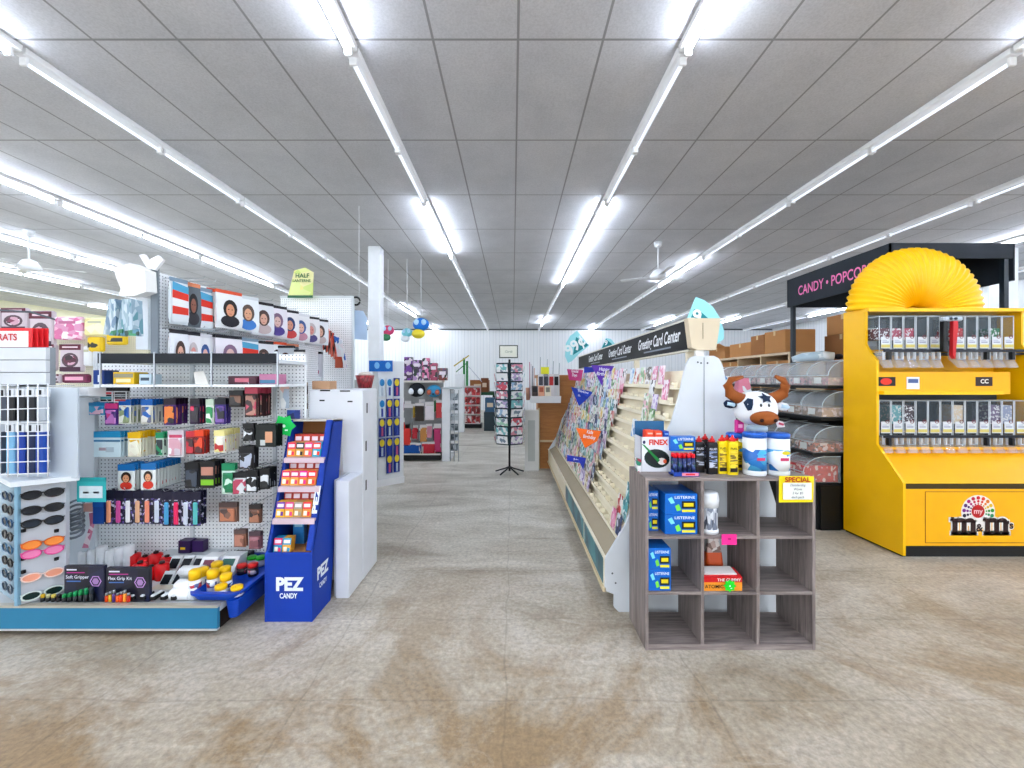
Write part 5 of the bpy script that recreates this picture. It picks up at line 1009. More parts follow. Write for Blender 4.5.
# pocket signs
def rsign(name, pts, Y, c, txt, ts, lab, tc_='f0f0f8', rows=None):
    P0 = [P(u, v, y) for u, v, y in pts]; cx = sum(p[0] for p in P0)/len(P0); cy = sum(p[1] for p in P0)/len(P0); cz = sum(p[2] for p in P0)/len(P0)
    t = thing(name, lab, 'sign', (cx, cy, cz)); A, B, C_ = Vector(P0[0]), Vector(P0[1]), Vector(P0[-1]); nrm = (B-A).cross(C_-A).normalized()
    if nrm.y > 0: nrm = -nrm
    MB().slab(P0, 0.004, tuple(nrm), mat(c, 0.45)).obj('card', t)
    rt = (B-A).normalized(); up = nrm.cross(rt).normalized()
    if up.z < 0: up = -up
    if rt.x < 0 and nrm.y < 0: pass
    b = MB(); 
    for i, q in enumerate(txt): b.text(q, Vector((cx, cy, cz))+up*(ts*(0.9*(len(txt)-1)/2-i*1.0)+ts*0.5)+nrm*0.003, tuple(rt), tuple(up), ts, mat(tc_, 0.4), 0.015, 0.001)
    b.obj('lettering', t)
rsign('card_sign', [(591, 365, 4.7), (614, 366, 4.45), (607, 379, 4.5), (602, 386, 4.5)], 0, '6a3cae', ['Happy', 'Birthday'], 0.055, 'purple downward triangular sign at the top of the card rack')
rsign('card_sign', [(567, 369, 5.9), (583, 370, 5.6), (581, 381, 5.6), (569, 380, 5.85)], 0, 'b82c78', ['Special', 'Days'], 0.055, 'magenta sign at the far top of the card rack')
rsign('card_sign', [(571, 387, 5.2), (593, 392, 4.95), (588, 398, 4.95), (579, 406, 5.1)], 0, '1f48b4', ['Thinking', 'of You'], 0.05, 'bright blue triangular sign hanging on the upper tiers')
rsign('card_sign', [(576, 428, 3.9), (601, 431, 3.65), (597, 441, 3.65), (585, 448, 3.75)], 0, 'f07a14', ['Kids', 'Birthday'], 0.045, 'orange triangular sign in the middle of the card rack')
rsign('card_sign', [(567, 455, 3.55), (586, 458, 3.40), (583, 470, 3.40), (580, 463, 3.42), (567, 461, 3.55)], 0, '2238a0', ['Baby'], 0.028, 'dark blue ribbon-shaped sign low on the card rack')
rsign('card_sign', [(584, 367, 4.95), (594, 367, 4.8), (594, 372, 4.8), (584, 373, 4.95)], 0, '1f3cb0', [], 0.03, 'small royal blue sign behind the purple triangle')
# header board
hd = thing('header_board', 'long black header board lettered Greeting Card Center above the rack', 'sign', (1.14, 4.8, 1.63))
XH = 1.14
MB().box(XH, XH+0.03, 2.62, 7.0, 1.635, 1.83, mat('14181d', 0.6)).obj('board', hd)
hb = hd.children[0]
b = MB(); b.box(XH-0.006, XH+0.036, 2.62, 7.0, 1.83, 1.842, mat('e8e4d8', 0.4)); b.box(XH-0.006, XH+0.036, 2.62, 7.0, 1.625, 1.637, mat('d8d4c4', 0.4)); b.obj('edge_trim', hd)
for i, yc in enumerate((3.22, 4.35, 5.6)):
    b = MB(); b.text('Greeting Card Center', (XH-0.001, yc, 1.745), (0, -1, 0), (0, 0, 1), 0.125, mat('f2f4f6', 0.4), 0.02, 0.002, shear=0.25, width=0.92); b.rect((XH-0.002, yc, 1.675), (0, -1, 0), (0, 0, 1), 0.6, 0.012, mat('8a949c', 0.4)); b.obj('lettering', hb)
for y in (2.66, 3.8, 4.95, 6.1): MB().box(XH+0.005, XH+0.05, y, y+0.03, 1.50, 1.64, mat('e8e0cc', 0.5)).obj('bracket', hd)
b = MB(); b.prism([(px(692, 2.6)-0.02, 1.645), (px(694, 2.6)-0.0, 1.63), (px(713, 2.6), 1.63), (px(716, 2.6)+0.01, 1.83), (px(690, 2.6)-0.03, 1.83)], 'y', 2.56, 2.62, mat('dcd0b8', 0.6)); b.prism([(1.165, 1.58), (1.215, 1.58), (1.215, 1.64), (1.165, 1.64)], 'y', 2.575, 2.6, mat('f0eee8', 0.5)); b.obj('end_cap', hd)
b = MB(); b.box(px(703, 2.558)-0.001, px(703, 2.558)+0.001, 2.557, 2.56, 1.70, 1.80, mat('8a7a5c', 0.5)); b.obj('end_cap_seam', hd)
def fansign(pts, Y, lab, txt, tpos, ts, th=0.01, ax=None, inner=None):
    cx = sum(p[0] for p in pts)/len(pts); cy = sum(p[1] for p in pts)/len(pts)
    t = thing('fan_sign', lab, 'sign', P(cx, cy, Y)); rt = (1, 0, 0)
    MB().slab([P(u, v, Y) for u, v in pts], th, (0, -1, 0), mat('a8e6ec', 0.4)).obj('card', t)
    b = MB()
    if inner: b.add([P(u, v, Y-0.002) for u, v in inner], [tuple(range(len(inner)))], mat('1f98a0', 0.4))
    a = ax or (1, 0, 0); up = (-a[2], 0, a[0]); x, y, z = P(tpos[0], tpos[1], Y-0.004)
    b.text(txt, (x, y, z), a, up, ts, mat('f4fcfc', 0.4), 0.03); b.obj('lettering', t); return t
fansign([(685, 324), (696, 297), (704, 300), (713, 307), (720, 318), (724, 330), (724, 339), (717, 344), (708, 346), (700, 335)], 2.66, 'big aqua fan sign behind the cream end cap of the header', '9', (697, 317), 0.12, inner=[(688, 326), (694, 309), (700, 311), (708, 318), (707, 330)])
fansign([(565, 356), (566, 343), (570, 336), (577, 330.5), (589, 346), (580, 353), (572, 361), (568, 363)], 6.6, 'aqua ninety-nine cent fan sign at the far end of the header', '99¢', (575, 346), 0.24, ax=(0.75, 0, 0.62), inner=[(573, 355), (576, 337), (589, 345)])
fansign([(600, 351), (606, 338), (611, 339), (616, 345), (612, 353)], 6.0, 'small aqua fan sign over the middle of the header', '9', (606, 343), 0.1, inner=[(602, 348), (606, 339), (612, 344), (611, 348)])

# ================================================================ cube organizer
OX0, OX1, OY0, OY1, OZ = px(645.5, 2.165), px(815.5, 2.165), 2.165, 2.465, pz(478, 2.165)
co = thing('cube_organizer', 'grey woodgrain nine-cube organizer in the foreground', 'shelf unit', ((OX0+OX1)/2, 2.3, 0)); T = 0.016
MB().box(OX0, OX1, OY0, OY1, OZ-T, OZ, GWOOD, 0.001).obj('top_board', co); MB().box(OX0+T, OX1-T, OY0, OY1, 0.0, 0.03, GWOOD).obj('bottom_board', co)
for x in (OX0, OX1-T): MB().box(x, x+T, OY0, OY1, 0, OZ-T, GWOODV).obj('side_board', co)
cw = (OX1-OX0-T)/3; DX = [OX0+cw, OX0+2*cw]
for x in DX: MB().box(x, x+T, OY0+0.001, OY1, 0.03, OZ-T, GWOODV).obj('divider', co)
SZ = [pz(536, 2.165), pz(592, 2.165)]
for z in SZ:
    for i in range(3): MB().box(OX0+T+i*cw, OX0+i*cw+cw, OY0+0.002, OY1, z-T, z, GWOOD).obj('shelf', co)
def dbox(x0, y0, z0, w_, d_, h_, lk, cloud=False):   # the blue boxes with a white title and a yellow badge
    t = thing('blue_mint_box', lk, 'box', (x0+w_/2, y0, z0), 'blue boxes in the organizer')
    MB().box(x0, x0+w_, y0, y0+d_, z0, z0+h_, mat('1577cc', 0.35), 0.002).obj('box_body', t)
    b = MB(); e = y0-0.0008
    b.text('LISTERINE', (x0+w_*.6, e, z0+h_*.82), (1, 0, 0), (0, 0, 1), 0.02, mat('f0f8ff', 0.4), 0.01, 0.001, width=w_*.62)
    b.rect((x0+w_*.72, e, z0+h_*.46), (1, 0, 0), (0, 0, 1), w_*.42, h_*.36, mat('1e2c28', 0.4), 0.001); b.rect((x0+w_*.72, e, z0+h_*.46), (1, 0, 0), (0, 0, 1), w_*.3, h_*.18, mat('e8d428', 0.4), 0.0015); b.rect((x0+w_*.72, e, z0+h_*.16), (1, 0, 0), (0, 0, 1), w_*.4, h_*.12, mat('f0e84c', 0.4), 0.001)
    b.add([(x0+w_*.08, e-0.001, z0+h_*.75), (x0+w_*.2, e-0.001, z0+h_*.85), (x0+w_*.3, e-0.001, z0+h_*.55), (x0+w_*.18, e-0.001, z0+h_*.5)], [(0, 1, 2, 3)], mat('8ce0f4', 0.4)); b.add([(x0+w_*.3, e-0.001, z0+h_*.4), (x0+w_*.42, e-0.001, z0+h_*.5), (x0+w_*.5, e-0.001, z0+h_*.2), (x0+w_*.36, e-0.001, z0+h_*.14)], [(0, 1, 2, 3)], mat('88e060', 0.4))
    b.obj('printed_face', t); return t
z1 = SZ[0]+0.001; z2 = SZ[1]+0.001; bh = 0.112
for i in range(2):
    dbox(OX0+T+0.004, 2.235, z1+i*bh*0.98, 0.075, 0.14, bh*.97, 'blue mint box, back left stack in the top left cube, %s' % ('lower' if i == 0 else 'upper'))
    dbox(DX[0]-0.185, 2.185, z1+i*bh*0.98, 0.175, 0.20, bh*.97, 'blue mint box, front stack in the top left cube, %s' % ('lower' if i == 0 else 'upper'))
    dbox(OX0+T+0.002, 2.175, z2+i*0.115, 0.122, 0.22, 0.113, 'blue mint box in the middle left cube, %s of the stack' % ('lower' if i == 0 else 'upper'))
# plastic tumbler jar
c = (DX[0]+T+0.056, 2.23, z1)
t = thing('clear_tumbler', 'grey-white ridged tumbler standing in the top middle cube', 'tumbler', c); MB().lathe([(0.038, 0), (0.044, 0.01), (0.046, 0.13), (0.047, 0.14)], c, art(['c8ced8', '8c94a4', 'e4e8ee', '5c6474'], 30, (3, 3, .7)), 18).obj('cup', t); MB().lathe([(0.05, 0.14), (0.052, 0.18), (0.045, 0.215), (0.03, 0.222)], c, mat('e8ebee', 0.35), 18).obj('lid', t); MB().lathe([(0.049, 0), (0.049, 0.02), (0.04, 0.022)], c, mat('f0f2f4', 0.35), 18).obj('foot', t)
c = (DX[0]+T+0.135, 2.345, z2)
t = thing('orange_snack_bag', 'orange and clear bag behind the small tray in the middle cube', 'bag', c); b = MB(); b.loft([rrect(c[0]-.035, c[0]+.035, c[1]-.02, c[1]+.02, .01, z2), rrect(c[0]-.05, c[0]+.05, c[1]-.035, c[1]+.035, .02, z2+.075), rrect(c[0]-.045, c[0]+.045, c[1]-.02, c[1]+.02, .01, z2+.14)], mat('d8642a', 0.4)); b.obj('bag_body', t)
b = MB(); b.loft([rrect(c[0]-.045, c[0]+.045, c[1]-.02, c[1]+.02, .01, z2+.141), rrect(c[0]-.03, c[0]+.03, c[1]-.01, c[1]+.01, .005, z2+.20), rrect(c[0]-.04, c[0]+.03, c[1]-.004, c[1]+.004, .002, z2+.235)], art(['c8b0a8', 'e4dcd8', '8a7068'], 40)); b.obj('bag_top', t)
x0 = DX[0]+T+0.003; x1 = x0+0.205
t = thing('counter_tray', 'red and orange cardboard tray with white lid in the middle cube', 'box', ((x0+x1)/2, 2.18, z2)); 
b = MB(); b.box(x0, x1, 2.175, 2.182, z2, z2+0.045, mat('f0a43c', 0.4)); b.box(x0, x1, 2.182, 2.26, z2, z2+0.03, mat('c03838', 0.4)); b.box(x0, x0+0.005, 2.182, 2.26, z2, z2+0.07, mat('d02c30', 0.4)); b.box(x1-0.005, x1, 2.182, 2.26, z2, z2+0.06, mat('d02c30', 0.4)); b.obj('tray_body', t)
MB().prism([(2.176, z2+0.045), (2.172, z2+0.075), (2.26, z2+0.088), (2.26, z2+0.081), (2.18, z2+0.068), (2.182, z2+0.045)], 'x', x0, x1, mat('d83034', 0.4)).obj('front_band', t)
MB().prism([(2.19, z2+0.079), (2.26, z2+0.089), (2.26, z2+0.094), (2.19, z2+0.084)], 'x', x0+0.01, x1-0.02, mat('f0ecea', 0.4)).obj('white_cover', t)
b = MB(); b.text('THE GUMMY', ((x0+x1)/2+0.03, 2.172, z2+0.060), (1, 0, 0), (0, 0, 1), 0.022, mat('fff0f0', 0.4), 0.01, 0.002); b.text('ATOMIC', (x0+0.055, 2.174, z2+0.023), (1, 0, 0), (0, 0, 1), 0.026, mat('3a2a10', 0.4), 0.01, 0.0015); b.obj('lettering', t)
starburst(730, 586, 2.16, 0.034, '2ad83c', 'small green starburst sign on the red tray', 8)
t = thing('pink_note', 'bright pink note taped to the shelf edge of the middle cube', 'note', P(729, 540, 2.16)); MB().box(px(722, 2.155), px(737, 2.155), 2.157, 2.1605, pz(545, 2.155), pz(534.5, 2.155), mat('f03c9c', 0.5)).obj('paper', t); MB().box(px(728, 2.155), px(731, 2.155), 2.155, 2.157, pz(540, 2.155), pz(538, 2.155), mat('c02878', 0.5)).obj('writing', t)
# SPECIAL note
t = thing('special_sign', 'yellow-bordered handwritten SPECIAL note on the top right edge', 'sign', P(797, 488, 2.15))
x0, x1, z0_, z1_ = px(779, 2.155), px(814, 2.155), pz(502.5, 2.155), pz(476, 2.155)
MB().slab([(x0, 2.155, z0_), (x1-.008, 2.15, z0_+.003), (x1, 2.155, z1_-.002), (x0+.002, 2.155, z1_)], 0.003, (0, -1, 0), mat('f4e21c', 0.5)).obj('yellow_card', t)
b = MB(); b.box(x0+.018, x1-.018, 2.1475, 2.1505, z0_+.018, z1_-.035, mat('eef0e8', 0.5)); b.obj('white_slip', t)
b = MB(); b.text('SPECIAL', ((x0+x1)/2, 2.148, z1_-.019), (1, 0, 0), (0, 0, 1), 0.036, mat('b8281c', 0.5), 0.03, 0.002, width=0.135)
for i, q in enumerate(['Disinfecting', 'Wipes', '2 for $5', 'each pack']): b.text(q, ((x0+x1)/2, 2.147, z1_-.047-i*.021), (1, 0, 0), (0, 0, 1), 0.017, mat('2c3c6c', 0.5), 0.0, 0.0012, shear=.2)
b.obj('lettering', t)

# ---- on top of the organizer
ZT = OZ+0.001
# white printed counter display
X0, X1 = px(641, 2.31), px(671.5, 2.31); 
t = thing('pen_counter_display', 'white counter display box lettered Finex with orange cartons inside', 'display box', ((X0+X1)/2, 2.35, ZT)); y0 = 2.31
H1 = pz(437, y0)-ZT
b = MB(); b.box(X0, X1, y0, y0+0.005, ZT, ZT+H1, mat('e9ebf0', 0.4)); b.box(X0, X0+.004, y0, y0+.12, ZT, ZT+H1, mat('e2e4ea', 0.4)); b.box(X1-.004, X1, y0, y0+.12, ZT, ZT+H1, mat('e2e4ea', 0.4)); b.box(X0, X1, y0+.115, y0+.12, ZT, pz(421, 2.42), mat('2f6f98', 0.4)); b.obj('box_body', t)
W = X1-X0; b = MB(); e = y0-.0005
b.text('FINEX', (X0+W*.56, e, ZT+H1*.84), (1, 0, 0), (0, 0, 1), 0.042, mat('e03c1c', 0.4), 0.04, .001, width=W*.62)
b.ellipse((X0+W*.52, e-.0006, ZT+H1*.38), (1, .0, -.15), (.15, 0, 1), W*.42, H1*.27, mat('1f3a34', 0.4), 20); b.ellipse((X0+W*.55, e-.0012, ZT+H1*.38), (1, .0, -.15), (.15, 0, 1), W*.36, H1*.2, mat('20282c', 0.4), 20); b.ellipse((X0+W*.68, e-.0018, ZT+H1*.30), (1, 0, -.1), (.1, 0, 1), W*.14, H1*.1, mat('f0e8e4', 0.4)); b.ellipse((X0+W*.78, e-.0022, ZT+H1*.3), (1, 0, 0), (0, 0, 1), W*.06, H1*.06, mat('e87048', 0.4))
b.add([(X0+W*.02, e-.003, ZT+H1*.80), (X0+W*.1, e-.003, ZT+H1*.78), (X0+W*.62, e-.003, ZT+H1*.34), (X0+W*.55, e-.003, ZT+H1*.27)], [(0, 1, 2, 3)], mat('1c8c48', 0.4)); b.ellipse((X0+W*.1, e-.001, ZT+H1*.85), (1, 0, 0), (0, 0, 1), .008, .01, mat('3c3c64', 0.4)); b.obj('printed_face', t)
for i, (c_, nm, dx, ww, hh) in enumerate([('f05a34', 'orange-red', .2, .27, .035), ('f0603c', 'orange-red', .49, .27, .032), ('2356b4', 'blue', .78, .2, .03)]):
    q = thing('refill_carton', '%s carton standing in the Finex counter display, %s from the left' % (nm, ORD[i]), 'box', (X0+W*(dx+ww/2), y0+.05, ZT), 'cartons in the counter display'); MB().box(X0+W*dx, X0+W*(dx+ww)-.002, y0+.02, y0+.08, ZT+.002, ZT+H1+hh, mat(c_, 0.4), .003).obj('box_body', q); MB().rect((X0+W*(dx+ww/2), y0+.019, ZT+H1+hh*.5), (1, 0, 0), (0, 0, 1), W*ww*.6, .008, mat('f8c8b8' if i < 2 else '88b0e8', 0.4)).obj('print', q)
t = thing('small_white_packet', 'small white packet with green print leaning left of the Finex display', 'packet', (X0-.01, 2.3, ZT)); MB().prism([(X0-.018, ZT), (X0-.002, ZT), (X0-.002, ZT+.07), (X0-.03, ZT+.08)], 'y', 2.30, 2.34, art(['f0f0f2', '2a8c74', 'f4f4f4', 'b03c58'], 40)).obj('packet_body', t)
# blue tray with red-capped small bottles and a blue box on top
xa_, xb_ = px(673.5, 2.2), px(699, 2.2)
t = thing('blue_bottle_tray', 'blue cardboard tray holding red-capped mini bottles', 'tray', ((xa_+xb_)/2, 2.25, ZT)); b = MB()
b.box(xa_, xb_, 2.2, 2.27, ZT, ZT+.01, mat('1c48a0', 0.4)); b.box(xa_, xb_, 2.195, 2.2, ZT, ZT+.022, mat('2050a8', 0.4)); b.box(xa_, xa_+.003, 2.2, 2.24, ZT, ZT+.03, mat('2050a8', 0.4)); b.obj('tray_body', t)
b = MB(); b.rect(((xa_+xb_)/2+.02, 2.1945, ZT+.011), (1, 0, 0), (0, 0, 1), .09, .016, mat('f0a0b0', 0.4), .0); b.rect(((xa_+xb_)/2+.02, 2.194, ZT+.011), (1, 0, 0), (0, 0, 1), .05, .008, mat('d82c3c', 0.4), .0); b.obj('print', t)
for r_ in range(2):
    for i in range(5):
        x = xa_+.016+i*.0245; y = 2.218+r_*.032; bottle('mini_bottle', 'dark blue mini bottle with red cap, %s row of the tray, %s from the left' % (['front', 'rear'][r_], ORD[i]), 'bottle', x, y, ZT+.0105, .0115, .108, mat('2a3a6c', 0.3), mat('e02434', 0.35), .2, 'mini bottles in the blue tray', art(['3a4a80', '20284c', '5a6ca0', '1f5c58'], 60), .9)
t = dbox(px(671, 2.28), 2.285, ZT+.121, .14, .05, .082, 'blue mint box propped above the red-capped mini bottles'); t.name = 'blue_mint_box'
# black bottles and yellow fluid bottles
def flatbottle(x, y, w_, d_, h_, m, mc, lk, name, band, txt, tcol):
    t = thing(name, lk, 'bottle', (x, y, ZT), name.replace('_', ' ')+'s on the organizer'); 
    MB().loft([rrect(x-w_/2, x+w_/2, y-d_/2, y+d_/2, d_*.3, ZT), rrect(x-w_/2, x+w_/2, y-d_/2, y+d_/2, d_*.3, ZT+h_*.78), rrect(x-w_*.42, x+w_*.42, y-d_*.4, y+d_*.4, d_*.25, ZT+h_*.84)], m).obj('bottle_body', t)
    MB().lathe([(.012, h_*.84), (.012, h_*.93), (.006, h_*.95), (.005, h_)], (x, y, ZT), mc, 10).obj('cap', t); MB().box(x-.018, x+.014, y-.012, y+.012, ZT+h_*.84, ZT+h_*.9, mc, .003).obj('cap', t)
    b = MB(); e = y-d_/2-.0006; b.rect((x, e, ZT+h_*.38), (1, 0, 0), (0, 0, 1), w_*.75, h_*.45, band); b.rect((x, e-.0006, ZT+h_*.12), (1, 0, 0), (0, 0, 1), w_*.75, h_*.1, mat('2a1c14', 0.4)); b.text(txt, (x, e-.0005, ZT+h_*.66), (1, 0, 0), (0, 0, 1), .016, mat(tcol, 0.4), .01, .001, width=w_*.7); b.obj('label_print', t)
bb = art(['2a2c34', 'c8ccd8', '30323c', '1c1c24', '8090b0'], 50, (.6, 1, 3))
for i, (u, Y, q) in enumerate([(699, 2.30, 'left rear'), (712, 2.26, 'front right'), (705, 2.40, 'far back')]): flatbottle(px(u, Y), Y, .058, .03, pz(436, Y)-ZT+(.012 if i == 2 else 0), mat('1b1c22', 0.3), mat('c82c30', 0.35), 'black fluid bottle with red cap, %s' % q, 'black_fluid_bottle', bb, 'FLUID', 'e8e8f0')
for i, (u, Y, q) in enumerate([(722, 2.27, 'front left'), (732.5, 2.245, 'front right'), (727, 2.38, 'rear left'), (737, 2.36, 'rear right')]): flatbottle(px(u, Y), Y, .054, .03, pz(435 if i < 2 else 435, Y)-ZT, mat('f0d818', 0.35), mat('d8301c', 0.35), 'yellow fluid bottle with red cap, %s of the four' % q, 'yellow_fluid_bottle', art(['e8cc18', '8a7418', 'f0dc40', 'e8d030'], 50, (.6, 1, 3)), 'FUEL', '3c2814')
# wipes canisters
wl = art(['f2f5f8', '2f86c8', '3a90d0', 'f4f6f8', '5ab0d8', '2470b8'], 18, (1, 1, 1.2)); 
for i, (u, Y, v, q) in enumerate([(754.5, 2.25, 433.5, 'front left'), (777.5, 2.25, 434, 'front right'), (736, 2.40, 434, 'rear left'), (757, 2.385, 427, 'taller, hidden under the cow head')]):
    h_ = pz(v, Y-.06)-ZT; x = px(u, Y); r = .0585 if i < 2 else .054
    t = thing('wipes_canister', 'white wipes canister with blue lid, %s' % q if i < 3 else 'taller white canister carrying the cow head', 'canister', (x, Y, ZT), 'canisters on the organizer')
    MB().lathe([(r*.95, 0), (r, .006), (r, h_-.028), (r*.97, h_-.026)], (x, Y, ZT), mat('eef2f5', 0.35), 24).obj('canister_body', t)
    MB().lathe([(r*1.02, h_-.028), (r*1.02, h_-.006), (r*.9, h_), (.005, h_)], (x, Y, ZT), mat('2a6cc0' if i < 3 else 'c8dce8', 0.35), 24).obj('lid', t)
    if i < 3: MB().lathe([(r*1.005, h_*.12), (r*1.005, h_*.62)], (x, Y, ZT), wl, 24).obj('label_wrap', t)
    b = MB(); b.ellipse((x+.008, Y-r-.002, ZT+h_*.55), (1, 0, 0), (0, 0, 1), .022, .010, mat('e8d83c' if i == 1 else '58b8e0', 0.4)); b.rect((x+.0, Y-r-.002, ZT+h_*.4), (1, 0, 0), (0, 0, 1), .045, .016, mat('d04878', 0.4)) if i < 2 else None; b.obj('badge', t)
# cow plush head
cx, cy, cz = px(755.5, 2.34), 2.34, pz(409, 2.34)
t = thing('cow_plush_head', 'plush cow head with brown horns on top of the canisters', 'plush toy', (cx, cy, cz-.09)); WP = mat('eef1f4', 0.9); BR = mat('9a5c2a', 0.9); DKB = mat('1f3550', 0.9)
b = MB(); rings = []
for i in range(13):
    tt = -math.pi/2+math.pi*i/12; cr = max(math.cos(tt), .03); wfac = 1.0+0.14*max(0, -math.sin(tt))
    rings.append([(cx+.118*cr*wfac*math.cos(2*math.pi*j/24), cy+.09*cr*math.sin(2*math.pi*j/24), cz+.005+.098*math.sin(tt)) for j in range(24)])
b.loft(rings, WP, True, True); b.obj('head', t)
mz = MB().ball((cx+.004, cy-.075, cz-.045), .077, .045, .042, BR, 20, 12).obj('muzzle', t)
for s_ in (-1, 1):
    MB().ball((cx+.004+s_*.038, cy-.116, cz-.055), .012, .006, .010, mat('3a1c0c', 0.8), 10, 6).obj('nostril', mz)
    MB().ball((cx+.002+s_*.022, cy-.083, cz+.025), .008, .006, .011, mat('2c3038', 0.3), 10, 6).obj('eye', t)
    hp = [(cx+s_*.075, cy, cz+.055), (cx+s_*.11, cy-.005, cz+.065), (cx+s_*.15, cy-.008, cz+.09), (cx+s_*.165, cy-.01, cz+.135), (cx+s_*.15, cy-.012, cz+.168), (cx+s_*.105, cy-.014, cz+.188)]
    if s_ < 0: hp[-1] = (cx-.08, cy-.014, cz+.185)
    MB().tube(hp, [.034, .034, .032, .026, .019, .009], BR, 12).obj('horn', t)
    ear = MB(); e0 = Vector((cx+s_*.118, cy, cz+.02)); e1 = Vector((cx+s_*.185, cy-.01, cz+.01 if s_ > 0 else cz+.035))
    ear.tube([tuple(e0), tuple(e0.lerp(e1, .4)), tuple(e0.lerp(e1, .8)), tuple(e1)], [.014, .024, .022, .008], DKB if s_ < 0 else WP, 10); eo = ear.obj('ear', t)
    MB().tube([tuple(e0.lerp(e1, .25)+Vector((0, -.018, 0))), tuple(e0.lerp(e1, .85)+Vector((0, -.016, 0)))], [.012, .010], mat('c4dcec', 0.9), 8).obj('inner_ear', eo)
# star patch and side patch lie on the head surface
def onhead(dx, dz): 
    a = (dx/.120)**2+((dz-.005)/.098)**2; return cy-.09*math.sqrt(max(0, 1-a))-.008
b = MB(); pts = []
for k in range(10):
    a = math.pi/2+math.pi*k/5; r = .042 if k % 2 == 0 else .021; pts.append((r*math.cos(a)+.012, r*math.sin(a)*.75+.066))
cen = (cx+.012, onhead(.012, .066)-.002, cz+.066); b.add([cen]+[(cx+p[0], onhead(*p), cz+p[1]) for p in pts], [(0, 1+k, 1+(k+1) % 10) for k in range(10)], DKB)
pts = [(-.098, .04), (-.075, .065), (-.055, .06), (-.062, .03), (-.07, .0), (-.085, -.005), (-.095, .02)]
b.add([(cx+p[0], onhead(*p), cz+p[1]) for p in pts], [tuple(range(7))], DKB); b.obj('dark_patch', t)
b = MB(); b.slab([(cx+.10, cy-.02, cz-.06), (cx+.14, cy-.03, cz-.07), (cx+.15, cy-.03, cz-.10), (cx+.115, cy-.02, cz-.105)], .002, (0, -1, 0), mat('f0ecee', 0.5)); b.rect((cx+.126, cy-.034, cz-.083), (1, 0, -.3), (.3, 0, 1), .03, .012, mat('b84868', 0.5)); b.obj('paper_tag', t)
t = thing('pink_carton', 'small magenta carton behind the cow head left side', 'box', (px(740, 2.41), 2.43, pz(434, 2.34)+.001)); MB().box(px(737, 2.38), px(744, 2.38), 2.38, 2.41, pz(434, 2.34)+.001, pz(420, 2.38), mat('d83c98', 0.4), .002).obj('box_body', t); MB().rect((px(740.5, 2.378), 2.378, pz(426, 2.38)), (1, 0, 0), (0, 0, 1), .025, .02, mat('f0b0d0', 0.4)).obj('print', t)

# ================================================================ yellow candy machine
MX0 = 3.155; MX1 = 4.55; MF = 3.28; MBk = 3.87
mm = thing('candy_dispenser_cabinet', 'big yellow bulk candy dispenser cabinet with a ribbed hose arch', 'candy dispenser', ((MX0+MX1)/2, 3.6, 0))
zt_ = pz(312, 3.63)
sp = [(MF, 0.02), (MBk, 0.02), (MBk, zt_), (3.63, zt_), (3.63, 1.76), (3.585, 1.68), (3.519, 1.61), (3.519, 0.885), (MF, 0.608)]
for x in (MX0, MX1): MB().prism(sp, 'x', x, x+0.022, YEL).obj('side_panel', mm)
MB().box(MX0+.022, MX1, MBk-.03, MBk, 0.02, zt_, YEL2).obj('back_panel', mm)
MB().box(MX0+.022, MX1, MF+.012, MBk-.03, 0.10, .56, YEL2).obj('base_box', mm)
MB().box(MX0+.022, MX1, MF+.03, MBk, 0, .10, BLACK).obj('plinth', mm)
MB().box(MX0+.022, MX1, MF-.002, MF+.012, pz(483.5, MF), 0.608, YEL).obj('front_rail', mm); MB().box(MX0+.022, MX1, MF+.002, MF+.013, pz(489, MF), pz(483.5, MF), mat('4a3c10', 0.6)).obj('slot', mm)
fpn = MB().box(MX0+.022, MX1, MF, MF+.012, 0.10, pz(489, MF), YEL2).obj('front_panel', mm)
fx0 = px(925, MF); fz0, fz1 = pz(543, MF), pz(491.5, MF); b = MB(); rd = mat('8c3c10', 0.5)
b.box(fx0, MX1-.02, MF-.002, MF, fz1-.004, fz1, rd).box(fx0, MX1-.02, MF-.002, MF, fz0, fz0+.004, rd).box(fx0, fx0+.004, MF-.002, MF, fz0, fz1, rd); b.obj('panel_border', fpn)
MB().prism([(MF, 0.605), (3.60, 0.86), (3.60, 0.84), (MF+.02, 0.59)], 'x', MX0+.022, MX1, YEL2).obj('catch_slope', mm)
MB().box(MX0+.022, MX1, 3.50, MBk, 0.84, 0.86, YEL2).obj('shelf', mm)
MB().box(MX0+.022, px(1013, 3.5), 3.519, 3.60, pz(394, 3.52), pz(372, 3.52), YEL2).obj('middle_panel', mm); MB().box(MX0+.022, px(1000, 3.5), 3.47, 3.62, pz(394.5, 3.5), pz(391, 3.5), YEL).obj('middle_ledge', mm)
MB().box(MX0, MX1+.05, 3.6, MBk, zt_, zt_+.03, YEL).obj('top_board', mm)
# arch of ribbed hose
AX, AZ, AY = 3.70, zt_+.03, 3.74
Rm, rt_ = 0.345, 0.262; rings = []; NS = 190
for i in range(NS+1):
    a = math.pi*i/NS; w_ = 1.0+0.045*math.sin(i*2*math.pi/6.3); d = Vector((math.cos(math.pi-a), 0, math.sin(a)))
    c = Vector((AX, AY, AZ-.035*math.sin(a)))+d*Rm; r = rt_*w_
    rings.append([tuple(c+d*r*math.cos(q)*(1.0)+Vector((0, 1, 0))*r*0.5*math.sin(q)) for q in [2*math.pi*j/20 for j in range(20)]])
# inner side kept from crossing the arch centre
MB().loft(rings, YEL, True, True).obj('hose_arch', mm)
b = MB(); n = 24; pts = [(AX+0.2*math.cos(math.pi*k/n), AZ+0.2*math.sin(math.pi*k/n)) for k in range(n+1)]
b.prism(pts, 'y', AY+.06, AY+.08, YEL2); b.obj('arch_backing', mm)
